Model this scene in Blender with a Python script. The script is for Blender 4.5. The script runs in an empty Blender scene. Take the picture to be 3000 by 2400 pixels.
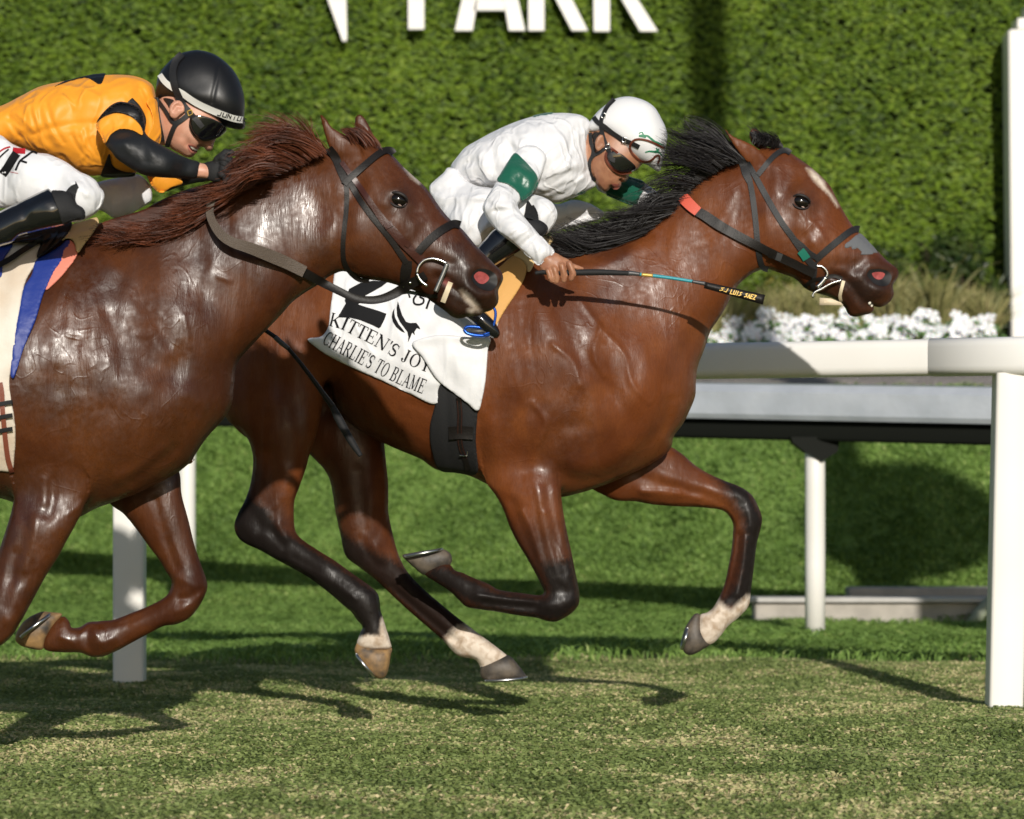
import bpy, math, random
import numpy as np
from mathutils import Vector
from mathutils.bvhtree import BVHTree

# ------------------------------------------------------------------ camera, sky, sun, exposure
random.seed(7)
rng = np.random.default_rng(11)
S = bpy.context.scene
COL = S.collection
F, CX, HY, CH = 9000.0, 1500.0, 1429.0, 0.8     # focal length in photo pixels, principal column, horizon row, camera height
cam_d = bpy.data.cameras.new("camera")
cam = bpy.data.objects.new("camera", cam_d)
COL.objects.link(cam)
cam.location = (0, 0, CH)
cam.rotation_euler = (math.pi / 2, 0, 0)
cam_d.sensor_width = 36.0
cam_d.lens = F / 3000.0 * 36.0
cam_d.shift_y = (HY - 1200.0) / 3000.0
cam_d.clip_end = 500
cam_d.dof.use_dof = True
cam_d.dof.focus_distance = 9.2
cam_d.dof.aperture_fstop = 108.0 / 24.0
S.camera = cam

SUN_DIR = Vector((-0.14, 1.0, -0.36)).normalized()
SUN_EL = math.asin(-SUN_DIR.z)
SUN_AZ = math.atan2(-SUN_DIR.x, -SUN_DIR.y)      # compass azimuth of the sun measured from +Y towards +X
w = bpy.data.worlds.new("World")
S.world = w
w.use_nodes = True
nt = w.node_tree
bg = nt.nodes["Background"]
sky = nt.nodes.new("ShaderNodeTexSky")
sky.sky_type = 'NISHITA'
sky.sun_disc = False
sky.sun_elevation = SUN_EL
sky.sun_rotation = SUN_AZ
sky.air_density = 1.0
sky.dust_density = 0.6
sky.ozone_density = 1.0
nt.links.new(sky.outputs[0], bg.inputs[0])
bg.inputs[1].default_value = 0.062
sun_d = bpy.data.lights.new("sun", 'SUN')
sun_d.energy = 3.35
sun_d.angle = math.radians(0.7)
sun_d.color = (1.0, 0.945, 0.86)
sun = bpy.data.objects.new("sun", sun_d)
COL.objects.link(sun)
sun.location = (2, -10, 8)
sun.rotation_euler = SUN_DIR.to_track_quat('-Z', 'Y').to_euler()
S.view_settings.view_transform = 'Standard'
S.view_settings.look = 'None'
S.view_settings.exposure = 0.22
S.view_settings.gamma = 1.0
S.render.engine = 'CYCLES'
S.cycles.max_bounces = 6

# ------------------------------------------------------------------ helpers
ZS = {'A': (0, 100, 2.156), 'B': (800, 300, 2.695), 'C': (1200, 250, 2.695), 'D': (1900, 330, 2.695),
      'E': (0, 600, 2.156), 'G': (700, 750, 2.695), 'H': (0, 1300, 2.156), 'I': (650, 1200, 2.156),
      'J': (1400, 1200, 2.156), 'K': (2000, 900, 2.156), 'L': (2200, 1600, 2.695), 'M': (2000, 0, 2.156),
      'N': (1500, 680, 2.695), 'O': (0, 400, 4.312), 'P': (1700, 250, 4.3125), 'Q': (0, 620, 2.156),
      'R': (900, 0, 1.96), 'W': (0, 0, 2156 / 3000.0), 'X': (0, 0, 1.0)}


def T(key, s):
    """measured outline points -> photo pixels"""
    ox, oy, k = ZS[key]
    return [(ox + float(a) / k, oy + float(b) / k) for a, b in (q.split(',') for q in s.split())]


def P3(px, py, d):
    return Vector(((px - CX) / F * d, d, CH + (HY - py) / F * d))


def spline(pts, step=6.0, closed=True):
    p = np.array(pts, float)
    n = len(p)
    out = []
    rng_i = range(n) if closed else range(n - 1)
    for i in rng_i:
        if closed:
            a, b, c, d = p[i - 1], p[i], p[(i + 1) % n], p[(i + 2) % n]
        else:
            b, c = p[i], p[i + 1]
            a = p[i - 1] if i > 0 else 2 * b - c
            d = p[i + 2] if i + 2 < n else 2 * c - b
        L = np.linalg.norm((c - b)[:2])
        k = max(1, int(round(L / step)))
        # tangents limited by the local segment so uneven spacing does not overshoot
        la, ld = np.linalg.norm((b - a)[:2]) + 1e-6, np.linalg.norm((d - c)[:2]) + 1e-6
        m1 = (c - a) / (la + L + 1e-6) * L
        m2 = (d - b) / (ld + L + 1e-6) * L
        t = (np.arange(k) / k)[:, None]
        out.append((2 * t**3 - 3 * t**2 + 1) * b + (t**3 - 2 * t**2 + t) * m1 + (-2 * t**3 + 3 * t**2) * c + (t**3 - t**2) * m2)
    r = np.concatenate(out)
    return r if closed else np.vstack([r, p[-1]])


def poly_sdf(poly, x0, y0, nx, ny, s, reach=60.0):
    """distance to the outline (capped) and inside mask on a pixel grid"""
    D2 = np.full((nx, ny), float(reach) ** 2)
    tog = np.zeros((nx + 1, ny), np.int32)
    n = len(poly)
    xs = x0 + np.arange(nx) * s
    ys = y0 + np.arange(ny) * s
    for i in range(n):
        ax, ay = poly[i]
        bx, by = poly[(i + 1) % n]
        i0 = max(0, int((min(ax, bx) - reach - x0) / s)); i1 = min(nx, int((max(ax, bx) + reach - x0) / s) + 2)
        j0 = max(0, int((min(ay, by) - reach - y0) / s)); j1 = min(ny, int((max(ay, by) + reach - y0) / s) + 2)
        ex, ey = bx - ax, by - ay
        if i1 > i0 and j1 > j0:
            wx = xs[i0:i1, None] - ax
            wy = ys[None, j0:j1] - ay
            t = np.clip((wx * ex + wy * ey) / (ex * ex + ey * ey + 1e-9), 0, 1)
            np.minimum(D2[i0:i1, j0:j1], (wx - t * ex)**2 + (wy - t * ey)**2, out=D2[i0:i1, j0:j1])
        if ay != by:
            lo, hi = (ay, by) if ay < by else (by, ay)
            k0 = max(0, int(math.ceil((lo - y0) / s))); k1 = min(ny, int(math.ceil((hi - y0) / s)))
            for j in range(k0, k1):
                xc = ax + (ys[j] - ay) / ey * ex
                c = int(math.ceil((xc - x0) / s))
                tog[min(max(c, 0), nx), j] += 1
    ins = (np.cumsum(tog, 0)[:nx] % 2) == 1
    return np.sqrt(D2), ins


def poisson(mask):
    """u with lap(u) = -1 inside the mask, 0 outside (grid cells)"""
    levels = []
    m = mask.astype(np.float32)
    h = 1
    while True:
        levels.append((m, h))
        if min(m.shape) < 24 or h >= 16:
            break
        m = m[::2, ::2]
        h *= 2
    u = None
    for li, (m, h) in enumerate(reversed(levels)):
        if u is None:
            u = np.zeros_like(m)
            it = 500
        else:
            v = np.repeat(np.repeat(u, 2, 0), 2, 1)[:m.shape[0], :m.shape[1]]
            if v.shape != m.shape:
                v = np.pad(v, ((0, m.shape[0] - v.shape[0]), (0, m.shape[1] - v.shape[1])), mode='edge')
            u = v * m
            it = 90
        for _ in range(it):
            p = np.pad(u, 1)
            u = m * 0.25 * (p[2:, 1:-1] + p[:-2, 1:-1] + p[1:-1, 2:] + p[1:-1, :-2] + h * h)
    return u


def blur2(a, r):
    for ax in (0, 1):
        p = np.pad(a, [(r, r) if i == ax else (0, 0) for i in range(2)], mode='edge')
        c = np.cumsum(p, ax)
        c = np.insert(c, 0, 0, axis=ax)
        n = a.shape[ax]
        a = (np.take(c, range(2 * r + 1, 2 * r + 1 + n), ax) - np.take(c, range(0, n), ax)) / (2 * r + 1)
    return a


class Piece:
    """a rounded solid from a measured outline; ctrl = (px, py, depth/width ratio, depth offset in m) control points"""
    def __init__(self, pts, ctrl, op='add', blend=0.012, flat=False, grow=0.0, sharp=False, tmax=None):
        self.pts = np.array(pts, float) if sharp else spline(pts)
        self.ctrl = ctrl if isinstance(ctrl, list) else [ctrl]
        self.op, self.blend, self.grow, self.tmax = op, blend, grow, tmax

    def field(self, D, x0, y0, s, pad):
        m = D / F
        a = self.pts.min(0) - pad
        b = self.pts.max(0) + pad
        i0, j0 = int((a[0] - x0) / s), int((a[1] - y0) / s)
        nx, ny = int((b[0] - a[0]) / s) + 2, int((b[1] - a[1]) / s) + 2
        X0, Y0 = x0 + i0 * s, y0 + j0 * s
        d, ins = poly_sdf(self.pts, X0, Y0, nx, ny, s, reach=max(pad, 8 * s))
        u = poisson(ins)
        X = X0 + np.arange(nx)[:, None] * s
        Y = Y0 + np.arange(ny)[None, :] * s
        if len(self.ctrl) == 1 and len(self.ctrl[0]) == 2:
            k, yc = self.ctrl[0]
            K = np.full((nx, ny), k); YC = np.full((nx, ny), yc)
        else:
            W = np.zeros((nx, ny)); K = np.zeros((nx, ny)); YC = np.zeros((nx, ny))
            for (cx, cy, k, yc) in self.ctrl:
                ww = 1.0 / (((X - cx)**2 + (Y - cy)**2) + 900.0)**1.6
                W += ww; K += ww * k; YC += ww * yc
            K /= W; YC /= W
        t2 = 2 * u * (s * m * K)**2
        if self.tmax:
            t2 = np.minimum(t2, self.tmax**2)
        gx, gy = np.gradient(t2, s * m)
        R = np.sqrt(t2 + (gx * gx + gy * gy) / 4)
        R = np.maximum(blur2(R, 2), 0.003)
        near = ins & (d < 1.3 * s)
        t2 = np.where(near, 2 * R * d * m * np.minimum(1, 1), t2)
        return i0, j0, nx, ny, d * m, ins, t2, R, YC


def smax(a, b, k):
    h = np.maximum(k - np.abs(a - b), 0) / k
    return np.maximum(a, b) + h * h * k * 0.25


class Volume:
    def __init__(self, D, pieces, s=5.0, ws=0.006, pad=20.0, wr=None):
        self.D, self.s, self.ws = D, s, ws
        lo = np.min([p.pts.min(0) for p in pieces if p.op == 'add'], 0) - pad - 2 * s
        hi = np.max([p.pts.max(0) for p in pieces if p.op == 'add'], 0) + pad + 2 * s
        self.x0, self.y0 = lo
        fl = [p.field(D, lo[0], lo[1], s, pad) for p in pieces]
        if wr is None:
            wlo, whi = 9, -9
            for p, f in zip(pieces, fl):
                if p.op == 'add':
                    t = np.sqrt(np.maximum(f[6], 0))
                    if f[5].any():
                        wlo = min(wlo, (f[8] - t)[f[5]].min()); whi = max(whi, (f[8] + t)[f[5]].max())
            wr = (wlo - 0.03, whi + 0.03)
        self.w0 = D + wr[0]
        nz = int((wr[1] - wr[0]) / ws) + 2
        nx, ny = int((hi[0] - lo[0]) / s) + 4, int((hi[1] - lo[1]) / s) + 4
        G = np.full((nx, ny, nz), -0.08, np.float32)
        wz = (wr[0] + np.arange(nz) * ws).astype(np.float32)
        for p, (i0, j0, fx, fy, d, ins, t2, R, YC) in zip(pieces, fl):
            a0, b0 = max(0, -i0), max(0, -j0)
            a1, b1 = min(fx, nx - i0), min(fy, ny - j0)
            sl = (slice(a0, a1), slice(b0, b1))
            dy2 = (wz[None, None, :] - YC[sl][:, :, None].astype(np.float32))**2
            g = np.where(ins[sl][:, :, None], (t2[sl][:, :, None] - dy2) / (2 * R[sl][:, :, None]),
                         -(d[sl][:, :, None] + dy2 / 0.12)).astype(np.float32) + np.float32(p.grow)
            sub = (slice(i0 + a0, i0 + a1), slice(j0 + b0, j0 + b1))
            if p.op == 'add':
                G[sub] = smax(G[sub], g, p.blend)
            else:
                G[sub] = -smax(-G[sub], g, p.blend)
        self.G = G

    def crop(self, pts, grow=0.0, wlo=None, whi=None, sharp=False):
        """a copy grown by some metres and cut to an outline (and a depth range)"""
        v = Volume.__new__(Volume)
        v.D, v.s, v.ws, v.x0, v.y0, v.w0 = self.D, self.s, self.ws, self.x0, self.y0, self.w0
        poly = np.array(pts, float) if sharp else spline(pts)
        lo = np.maximum(((poly.min(0) - (self.x0, self.y0)) / self.s).astype(int) - 3, 0)
        hi = ((poly.max(0) - (self.x0, self.y0)) / self.s).astype(int) + 4
        G = self.G[lo[0]:hi[0], lo[1]:hi[1]]
        v.x0, v.y0 = self.x0 + lo[0] * self.s, self.y0 + lo[1] * self.s
        d, ins = poly_sdf(poly, v.x0, v.y0, G.shape[0], G.shape[1], self.s)
        c = (np.where(ins, d, -d) * self.D / F).astype(np.float32)
        G = np.minimum(G + np.float32(grow), c[:, :, None])
        wz = self.w0 + np.arange(G.shape[2]) * self.ws
        if wlo is not None:
            G = np.minimum(G, (wz - wlo)[None, None, :].astype(np.float32))
        if whi is not None:
            G = np.minimum(G, (whi - wz)[None, None, :].astype(np.float32))
        G[0], G[-1], G[:, 0], G[:, -1], G[:, :, 0], G[:, :, -1] = -.01, -.01, -.01, -.01, -.01, -.01
        v.G = G
        return v

    def net(self, smooth=2):
        """surface nets -> vertices (px, py, depth) and quads"""
        G = self.G
        ins = G > 0
        c = [ins[i:ins.shape[0] - 1 + i, j:ins.shape[1] - 1 + j, k:ins.shape[2] - 1 + k]
             for i in (0, 1) for j in (0, 1) for k in (0, 1)]
        cnt = sum(q.astype(np.int8) for q in c)
        act = np.argwhere((cnt > 0) & (cnt < 8))
        val = np.stack([G[act[:, 0] + i, act[:, 1] + j, act[:, 2] + k] for i in (0, 1) for j in (0, 1) for k in (0, 1)], 1)
        off = np.array([(i, j, k) for i in (0, 1) for j in (0, 1) for k in (0, 1)], float)
        acc = np.zeros((len(act), 3)); num = np.zeros(len(act))
        for a in range(8):
            for b in range(a + 1, 8):
                if np.abs(off[a] - off[b]).sum() == 1:
                    va, vb = val[:, a], val[:, b]
                    m = (va > 0) != (vb > 0)
                    t = va[m] / (va[m] - vb[m])
                    acc[m] += off[a] + t[:, None] * (off[b] - off[a])
                    num[m] += 1
        vert = act + acc / num[:, None]
        idx = np.full(cnt.shape, -1, np.int32)
        idx[act[:, 0], act[:, 1], act[:, 2]] = np.arange(len(act))
        quads = []
        for ax in range(3):
            o1, o2 = [(1, 2), (2, 0), (0, 1)][ax]
            A = ins[tuple(slice(0, -1) if q == ax else slice(None) for q in range(3))]
            B = ins[tuple(slice(1, None) if q == ax else slice(None) for q in range(3))]
            e = np.argwhere(A != B)
            e = e[(e[:, o1] > 0) & (e[:, o2] > 0) & (e[:, o1] < ins.shape[o1] - 1) & (e[:, o2] < ins.shape[o2] - 1)]
            sgn = A[e[:, 0], e[:, 1], e[:, 2]]
            q = []
            for da, db in ((0, 0), (1, 0), (1, 1), (0, 1)):
                f = e.copy()
                f[:, o1] -= da; f[:, o2] -= db
                q.append(idx[f[:, 0], f[:, 1], f[:, 2]])
            q = np.stack(q, 1)
            q[~sgn] = q[~sgn][:, ::-1]
            quads.append(q)
        quads = np.concatenate(quads)
        quads = quads[(quads >= 0).all(1)]
        V = np.stack([self.x0 + vert[:, 0] * self.s, self.y0 + vert[:, 1] * self.s, self.w0 + vert[:, 2] * self.ws], 1)
        if smooth:
            V = lap(V, quads, smooth)
        return V, quads


def lap(V, Q, it, lam=0.5, mu=-0.52):
    e = np.concatenate([Q[:, [0, 1]], Q[:, [1, 2]], Q[:, [2, 3]], Q[:, [3, 0]]])
    n = len(V)
    deg = np.bincount(e[:, 0], minlength=n) + np.bincount(e[:, 1], minlength=n)
    deg = np.maximum(deg, 1)[:, None]
    for i in range(2 * it):
        f = lam if i % 2 == 0 else mu
        acc = np.stack([np.bincount(e[:, 0], V[e[:, 1], c], n) + np.bincount(e[:, 1], V[e[:, 0], c], n) for c in range(3)], 1)
        V = V + f * (acc / deg - V)
    return V


def world(V):
    V = np.asarray(V, float)
    return np.stack([(V[:, 0] - CX) / F * V[:, 2], V[:, 2], CH + (HY - V[:, 1]) / F * V[:, 2]], 1)


def vnormals(Wv, Q):
    a, b, c, d = (Wv[Q[:, i]] for i in range(4))
    fn = np.cross(c - a, d - b)
    n = len(Wv)
    N = np.zeros((n, 3))
    for i in range(4):
        for k in range(3):
            N[:, k] += np.bincount(Q[:, i], fn[:, k], n)
    return N / (np.linalg.norm(N, axis=1, keepdims=True) + 1e-12)


def polydist(P, pts):
    """distance of points (n,2) to an open polyline"""
    pts = np.array(pts, float)
    if len(pts) == 1:
        return np.hypot(P[:, 0] - pts[0, 0], P[:, 1] - pts[0, 1])
    best = np.full(len(P), 1e9)
    for a, b in zip(pts[:-1], pts[1:]):
        e = b - a
        w_ = P - a
        t = np.clip((w_ @ e) / (e @ e + 1e-9), 0, 1)
        np.minimum(best, np.hypot(w_[:, 0] - t * e[0], w_[:, 1] - t * e[1]), out=best)
    return best


def inpoly(P, pts):
    pts = np.array(pts, float)
    r = np.zeros(len(P), bool)
    for (ax, ay), (bx, by) in zip(pts, np.roll(pts, -1, 0)):
        if ay == by:
            continue
        c = ((P[:, 1] >= min(ay, by)) & (P[:, 1] < max(ay, by))) & (P[:, 0] < ax + (P[:, 1] - ay) / (by - ay) * (bx - ax))
        r ^= c
    return r


def sculpt(V, Q, strokes, side=-1):
    """strokes: (points px, width px, height m [, depth limits]); + raises towards the camera"""
    Wv = world(V)
    N = vnormals(Wv, Q)
    face = np.clip(-N[:, 1] * 2.2 - 0.15, 0, 1)
    D = np.zeros(len(V))
    for st in strokes:
        pts, wd, h = st[:3]
        pts = spline(pts, 10, False) if len(pts) > 2 else np.array(pts, float)
        lo, hi = pts.min(0) - 3 * wd, pts.max(0) + 3 * wd
        m = np.where((V[:, 0] > lo[0]) & (V[:, 0] < hi[0]) & (V[:, 1] > lo[1]) & (V[:, 1] < hi[1]) & (face > 0))[0]
        if len(st) > 3 and st[3] is not None:
            m = m[(V[m, 2] > st[3][0]) & (V[m, 2] < st[3][1])]
        if len(m) == 0:
            continue
        d = polydist(V[m, :2], pts)
        D[m] += h * np.exp(-(d / wd)**2)
    V = V.copy()
    V[:, 2] -= D * face
    return V


def mesh_np(name, Wv, faces, mat, parent=None, attrs=None, smooth=True):
    faces = np.asarray(faces, np.int32)
    k = faces.shape[1]
    me = bpy.data.meshes.new(name)
    me.vertices.add(len(Wv))
    me.vertices.foreach_set("co", np.asarray(Wv, np.float32).ravel())
    me.loops.add(faces.size)
    me.loops.foreach_set("vertex_index", faces.ravel())
    me.polygons.add(len(faces))
    me.polygons.foreach_set("loop_start", np.arange(0, faces.size, k, dtype=np.int32))
    me.update(calc_edges=True)
    me.validate()
    me.polygons.foreach_set("use_smooth", np.full(len(me.polygons), smooth))
    for an, av in (attrs or {}).items():
        av = np.asarray(av, np.float32)
        if av.ndim == 1:
            a = me.attributes.new(an, 'FLOAT', 'POINT'); a.data.foreach_set("value", av)
        else:
            a = me.attributes.new(an, 'FLOAT_COLOR', 'POINT'); a.data.foreach_set("color", av.ravel())
    if mat:
        me.materials.append(mat)
    o = bpy.data.objects.new(name, me)
    COL.objects.link(o)
    if parent:
        o.parent = parent
    return o


def tag(o, label=None, cat=None, group=None, kind=None):
    if label: o["label"] = label
    if cat: o["category"] = cat
    if group: o["group"] = group
    if kind: o["kind"] = kind
    return o


def empty(name, label=None, cat=None, group=None, loc=(0, 0, 0)):
    o = bpy.data.objects.new(name, None)
    COL.objects.link(o)
    o.empty_display_size = 0.1
    o.location = loc
    return tag(o, label, cat, group)


class Mesh:
    """collects faces for one mesh object"""
    def __init__(self):
        self.v, self.f = [], []

    def add(self, verts, faces):
        b = len(self.v)
        self.v += [tuple(q) for q in verts]
        self.f += [tuple(b + i for i in f) for f in faces]

    def box(self, x0, x1, y0, y1, z0, z1):
        self.add([(x0, y0, z0), (x1, y0, z0), (x1, y1, z0), (x0, y1, z0), (x0, y0, z1), (x1, y0, z1), (x1, y1, z1), (x0, y1, z1)],
                 [(0, 3, 2, 1), (4, 5, 6, 7), (0, 1, 5, 4), (1, 2, 6, 5), (2, 3, 7, 6), (3, 0, 4, 7)])

    def tube(self, pts, r, n=8, cap=True, squash=1.0):
        pts = [Vector(p) for p in pts]
        rr = r if isinstance(r, (list, tuple, np.ndarray)) else [r] * len(pts)
        rings = []
        up = Vector((0, -1, 0.01))
        for i, p in enumerate(pts):
            t = (pts[min(i + 1, len(pts) - 1)] - pts[max(i - 1, 0)]).normalized()
            a = t.cross(up)
            if a.length < 1e-4:
                a = t.cross(Vector((1, 0, 0)))
            a.normalize()
            b = a.cross(t).normalized()
            rings.append([p + (a * math.cos(2 * math.pi * k / n) + b * squash * math.sin(2 * math.pi * k / n)) * rr[i] for k in range(n)])
        f = []
        for i in range(len(pts) - 1):
            for k in range(n):
                f.append((i * n + k, i * n + (k + 1) % n, (i + 1) * n + (k + 1) % n, (i + 1) * n + k))
        if cap:
            f.append(tuple(range(n - 1, -1, -1)))
            f.append(tuple((len(pts) - 1) * n + k for k in range(n)))
        self.add([v for q in rings for v in q], f)

    def ellipsoid(self, c, rx, ry, rz, nu=14, nv=9, rot=None):
        vs, fs = [], []
        for i in range(nv + 1):
            th = math.pi * i / nv
            for k in range(nu):
                ph = 2 * math.pi * k / nu
                q = Vector((rx * math.sin(th) * math.cos(ph), ry * math.sin(th) * math.sin(ph), rz * math.cos(th)))
                if rot:
                    q = rot @ q
                vs.append(q + Vector(c))
        for i in range(nv):
            for k in range(nu):
                fs.append((i * nu + k, (i + 1) * nu + k, (i + 1) * nu + (k + 1) % nu, i * nu + (k + 1) % nu))
        self.add(vs, fs)

    def build(self, name, mat, parent=None, smooth=True, bevel=0.0):
        me = bpy.data.meshes.new(name)
        me.from_pydata(self.v, [], self.f)
        me.validate()
        me.polygons.foreach_set("use_smooth", [smooth] * len(me.polygons))
        if mat:
            me.materials.append(mat)
        o = bpy.data.objects.new(name, me)
        COL.objects.link(o)
        if parent:
            o.parent = parent
        if bevel:
            b = o.modifiers.new("bevel", 'BEVEL'); b.width = bevel; b.segments = 2; b.limit_method = 'ANGLE'
        return o


class Surf:
    """a set of solids that straps, print and hair are laid on, probed along a line of sight"""
    def __init__(self, parts):
        vs, fs, b = [], [], 0
        for Wv, Q in parts:
            vs.append(Wv); fs.append(np.asarray(Q) + b); b += len(Wv)
        self.bvh = BVHTree.FromPolygons(np.concatenate(vs).tolist(), np.concatenate(fs).tolist())

    def depth(self, px, py, default=None):
        o = Vector((0, 0, CH))
        d = Vector(((px - CX) / F, 1.0, (HY - py) / F))
        L = d.length
        h = self.bvh.ray_cast(o, d / L)
        return h[0].y if h[0] is not None else default


def ribbon(name, surf, pts, width, mat, parent=None, thick=0.004, off=0.001, step=5.0, depth=None, sm=4, rnd=True, closed=False):
    """a strap of given pixel width lying on the surface; pts may carry a third value = depth that overrides the probe"""
    P = spline([tuple(p[:2]) for p in pts], step, closed)
    n = len(P)
    if isinstance(width, (list, tuple)):
        wd = np.interp(np.linspace(0, 1, n), np.linspace(0, 1, len(width)), width)
    else:
        wd = np.full(n, float(width))
    tg = np.gradient(P, axis=0)
    tg /= np.linalg.norm(tg, axis=1, keepdims=True) + 1e-9
    nr = np.stack([-tg[:, 1], tg[:, 0]], 1)
    cols = []
    for sgn in (-1.0, 0.0, 1.0):
        q = P + nr * (wd / 2)[:, None] * sgn
        dd = [None] * n
        if depth is None:
            dd = [surf.depth(a, b) for a, b in q]
        else:
            dp = depth if isinstance(depth, (list, tuple)) else [depth, depth]
            dd = list(np.interp(np.linspace(0, 1, n), np.linspace(0, 1, len(dp)), dp))
        ok = [i for i in range(n) if dd[i] is not None]
        if not ok:
            ok, dd = [0], [surf.depth(*P[n // 2], 9.0)] + dd[1:]
        miss_a, miss_b = ok[0], n - 1 - ok[-1]
        dd = np.interp(np.arange(n), ok, [dd[i] for i in ok])
        if depth is None:
            dd = dd + np.maximum(0, miss_a - np.arange(n)) * .012 + np.maximum(0, np.arange(n) - (n - 1 - miss_b)) * .012
        cols.append([q, dd])
    mn = np.minimum(np.minimum(cols[0][1], cols[2][1]), cols[1][1] + 0.004)
    for c in cols:
        d = np.minimum(c[1], mn + 0.012)
        for _ in range(sm):
            d[1:-1] = np.minimum(d[1:-1], (d[:-2] + d[1:-1] * 2 + d[2:]) / 4) if depth is None else d[1:-1]
        c[1] = d
    V = []
    for q, dd in cols:
        V.append(world(np.column_stack([q, dd - off - thick * (1.0 if q is not cols[1][0] else 1.08)])))
    for q, dd in (cols[2], cols[0]):
        V.append(world(np.column_stack([q, dd - off + 0.002])))
    M = Mesh()
    st = lambda a_, b_: [(i, n + i, n + i + 1, i + 1) for i in range(n - 1)]
    L_, C_, R_, RB, LB = V
    M.add(list(L_) + list(C_) + list(R_), [(i, n + i, n + i + 1, i + 1) for i in range(n - 1)] + [(n + i, 2 * n + i, 2 * n + i + 1, n + i + 1) for i in range(n - 1)])
    M.add(list(R_) + list(RB), st(0, 0))
    M.add(list(LB) + list(L_), st(0, 0))
    M.add(list(RB) + list(LB), st(0, 0))
    for i in (0, n - 1):
        M.add([L_[i], C_[i], R_[i], RB[i], LB[i]], [(0, 1, 2, 3, 4)])
    return M.build(name, mat, parent)


# ------------------------------------------------------------------ materials
def mat(name, col, rough=0.6, spec=0.5, metal=0.0, noise=None, bump=None, sheen=0.0, coat=0.0, sss=0.0, crease=None):
    """noise = (scale, amount, colour2); bump = (scale, strength, distance)"""
    m = bpy.data.materials.new(name)
    m.use_nodes = True
    n = m.node_tree
    b = n.nodes["Principled BSDF"]
    b.inputs["Base Color"].default_value = (*col, 1)
    b.inputs["Roughness"].default_value = rough
    b.inputs["Specular IOR Level"].default_value = spec
    b.inputs["Metallic"].default_value = metal
    if sheen:
        b.inputs["Sheen Weight"].default_value = sheen
    if coat:
        b.inputs["Coat Weight"].default_value = coat
        b.inputs["Coat Roughness"].default_value = 0.1
    if sss:
        b.inputs["Subsurface Weight"].default_value = sss
        b.inputs["Subsurface Radius"].default_value = (0.01, 0.004, 0.002)
        b.inputs["Subsurface Scale"].default_value = 1.0
    tc = n.nodes.new("ShaderNodeTexCoord")
    if noise:
        t = n.nodes.new("ShaderNodeTexNoise")
        t.inputs["Scale"].default_value = noise[0]
        t.inputs["Detail"].default_value = 5
        n.links.new(tc.outputs["Object"], t.inputs["Vector"])
        r = n.nodes.new("ShaderNodeValToRGB")
        r.color_ramp.elements[0].position = 0.5 - 0.25 / max(noise[1], .05) * 0.4
        r.color_ramp.elements[1].position = 0.5 + 0.25 / max(noise[1], .05) * 0.4
        r.color_ramp.elements[0].color = (*col, 1)
        r.color_ramp.elements[1].color = (*noise[2], 1)
        n.links.new(t.outputs["Fac"], r.inputs["Fac"])
        n.links.new(r.outputs["Color"], b.inputs["Base Color"])
    if bump:
        t = n.nodes.new("ShaderNodeTexNoise")
        t.inputs["Scale"].default_value = bump[0]
        t.inputs["Detail"].default_value = 4
        mp = n.nodes.new("ShaderNodeMapping")
        if len(bump) > 3:
            mp.inputs["Rotation"].default_value = bump[3]
            mp.inputs["Scale"].default_value = bump[4]
        n.links.new(tc.outputs["Object"], mp.inputs["Vector"])
        n.links.new(mp.outputs["Vector"], t.inputs["Vector"])
        bp = n.nodes.new("ShaderNodeBump")
        bp.inputs["Strength"].default_value = bump[1]
        bp.inputs["Distance"].default_value = bump[2]
        n.links.new(t.outputs["Fac"], bp.inputs["Height"])
        n.links.new(bp.outputs["Normal"], b.inputs["Normal"])
    if crease:                                                       # sharp cloth creases: ridges of a stretched noise
        scale, strength, dist, ang = crease
        last = bp.outputs["Normal"]
        for k, a_ in enumerate((ang, ang + 70)):
            mp = n.nodes.new("ShaderNodeMapping")
            mp.inputs["Rotation"].default_value = (0, math.radians(a_), 0)
            mp.inputs["Scale"].default_value = (1, 1, .38)
            n.links.new(tc.outputs["Object"], mp.inputs["Vector"])
            t = n.nodes.new("ShaderNodeTexNoise"); t.inputs["Scale"].default_value = scale * (1 + .5 * k); t.inputs["Detail"].default_value = 1.5; t.inputs["Distortion"].default_value = .35
            n.links.new(mp.outputs[0], t.inputs["Vector"])
            s1 = n.nodes.new("ShaderNodeMath"); s1.operation = 'SUBTRACT'; s1.inputs[1].default_value = .5; n.links.new(t.outputs["Fac"], s1.inputs[0])
            s2 = n.nodes.new("ShaderNodeMath"); s2.operation = 'ABSOLUTE'; n.links.new(s1.outputs[0], s2.inputs[0])
            r = n.nodes.new("ShaderNodeMapRange"); r.interpolation_type = 'SMOOTHSTEP'
            r.inputs[1].default_value, r.inputs[2].default_value, r.inputs[3].default_value, r.inputs[4].default_value = 0, .07, 1, 0
            n.links.new(s2.outputs[0], r.inputs[0])
            b2 = n.nodes.new("ShaderNodeBump"); b2.inputs["Strength"].default_value = strength; b2.inputs["Distance"].default_value = dist
            n.links.new(r.outputs[0], b2.inputs["Height"]); n.links.new(last, b2.inputs["Normal"])
            last = b2.outputs["Normal"]
        n.links.new(last, b.inputs["Normal"])
    return m


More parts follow.
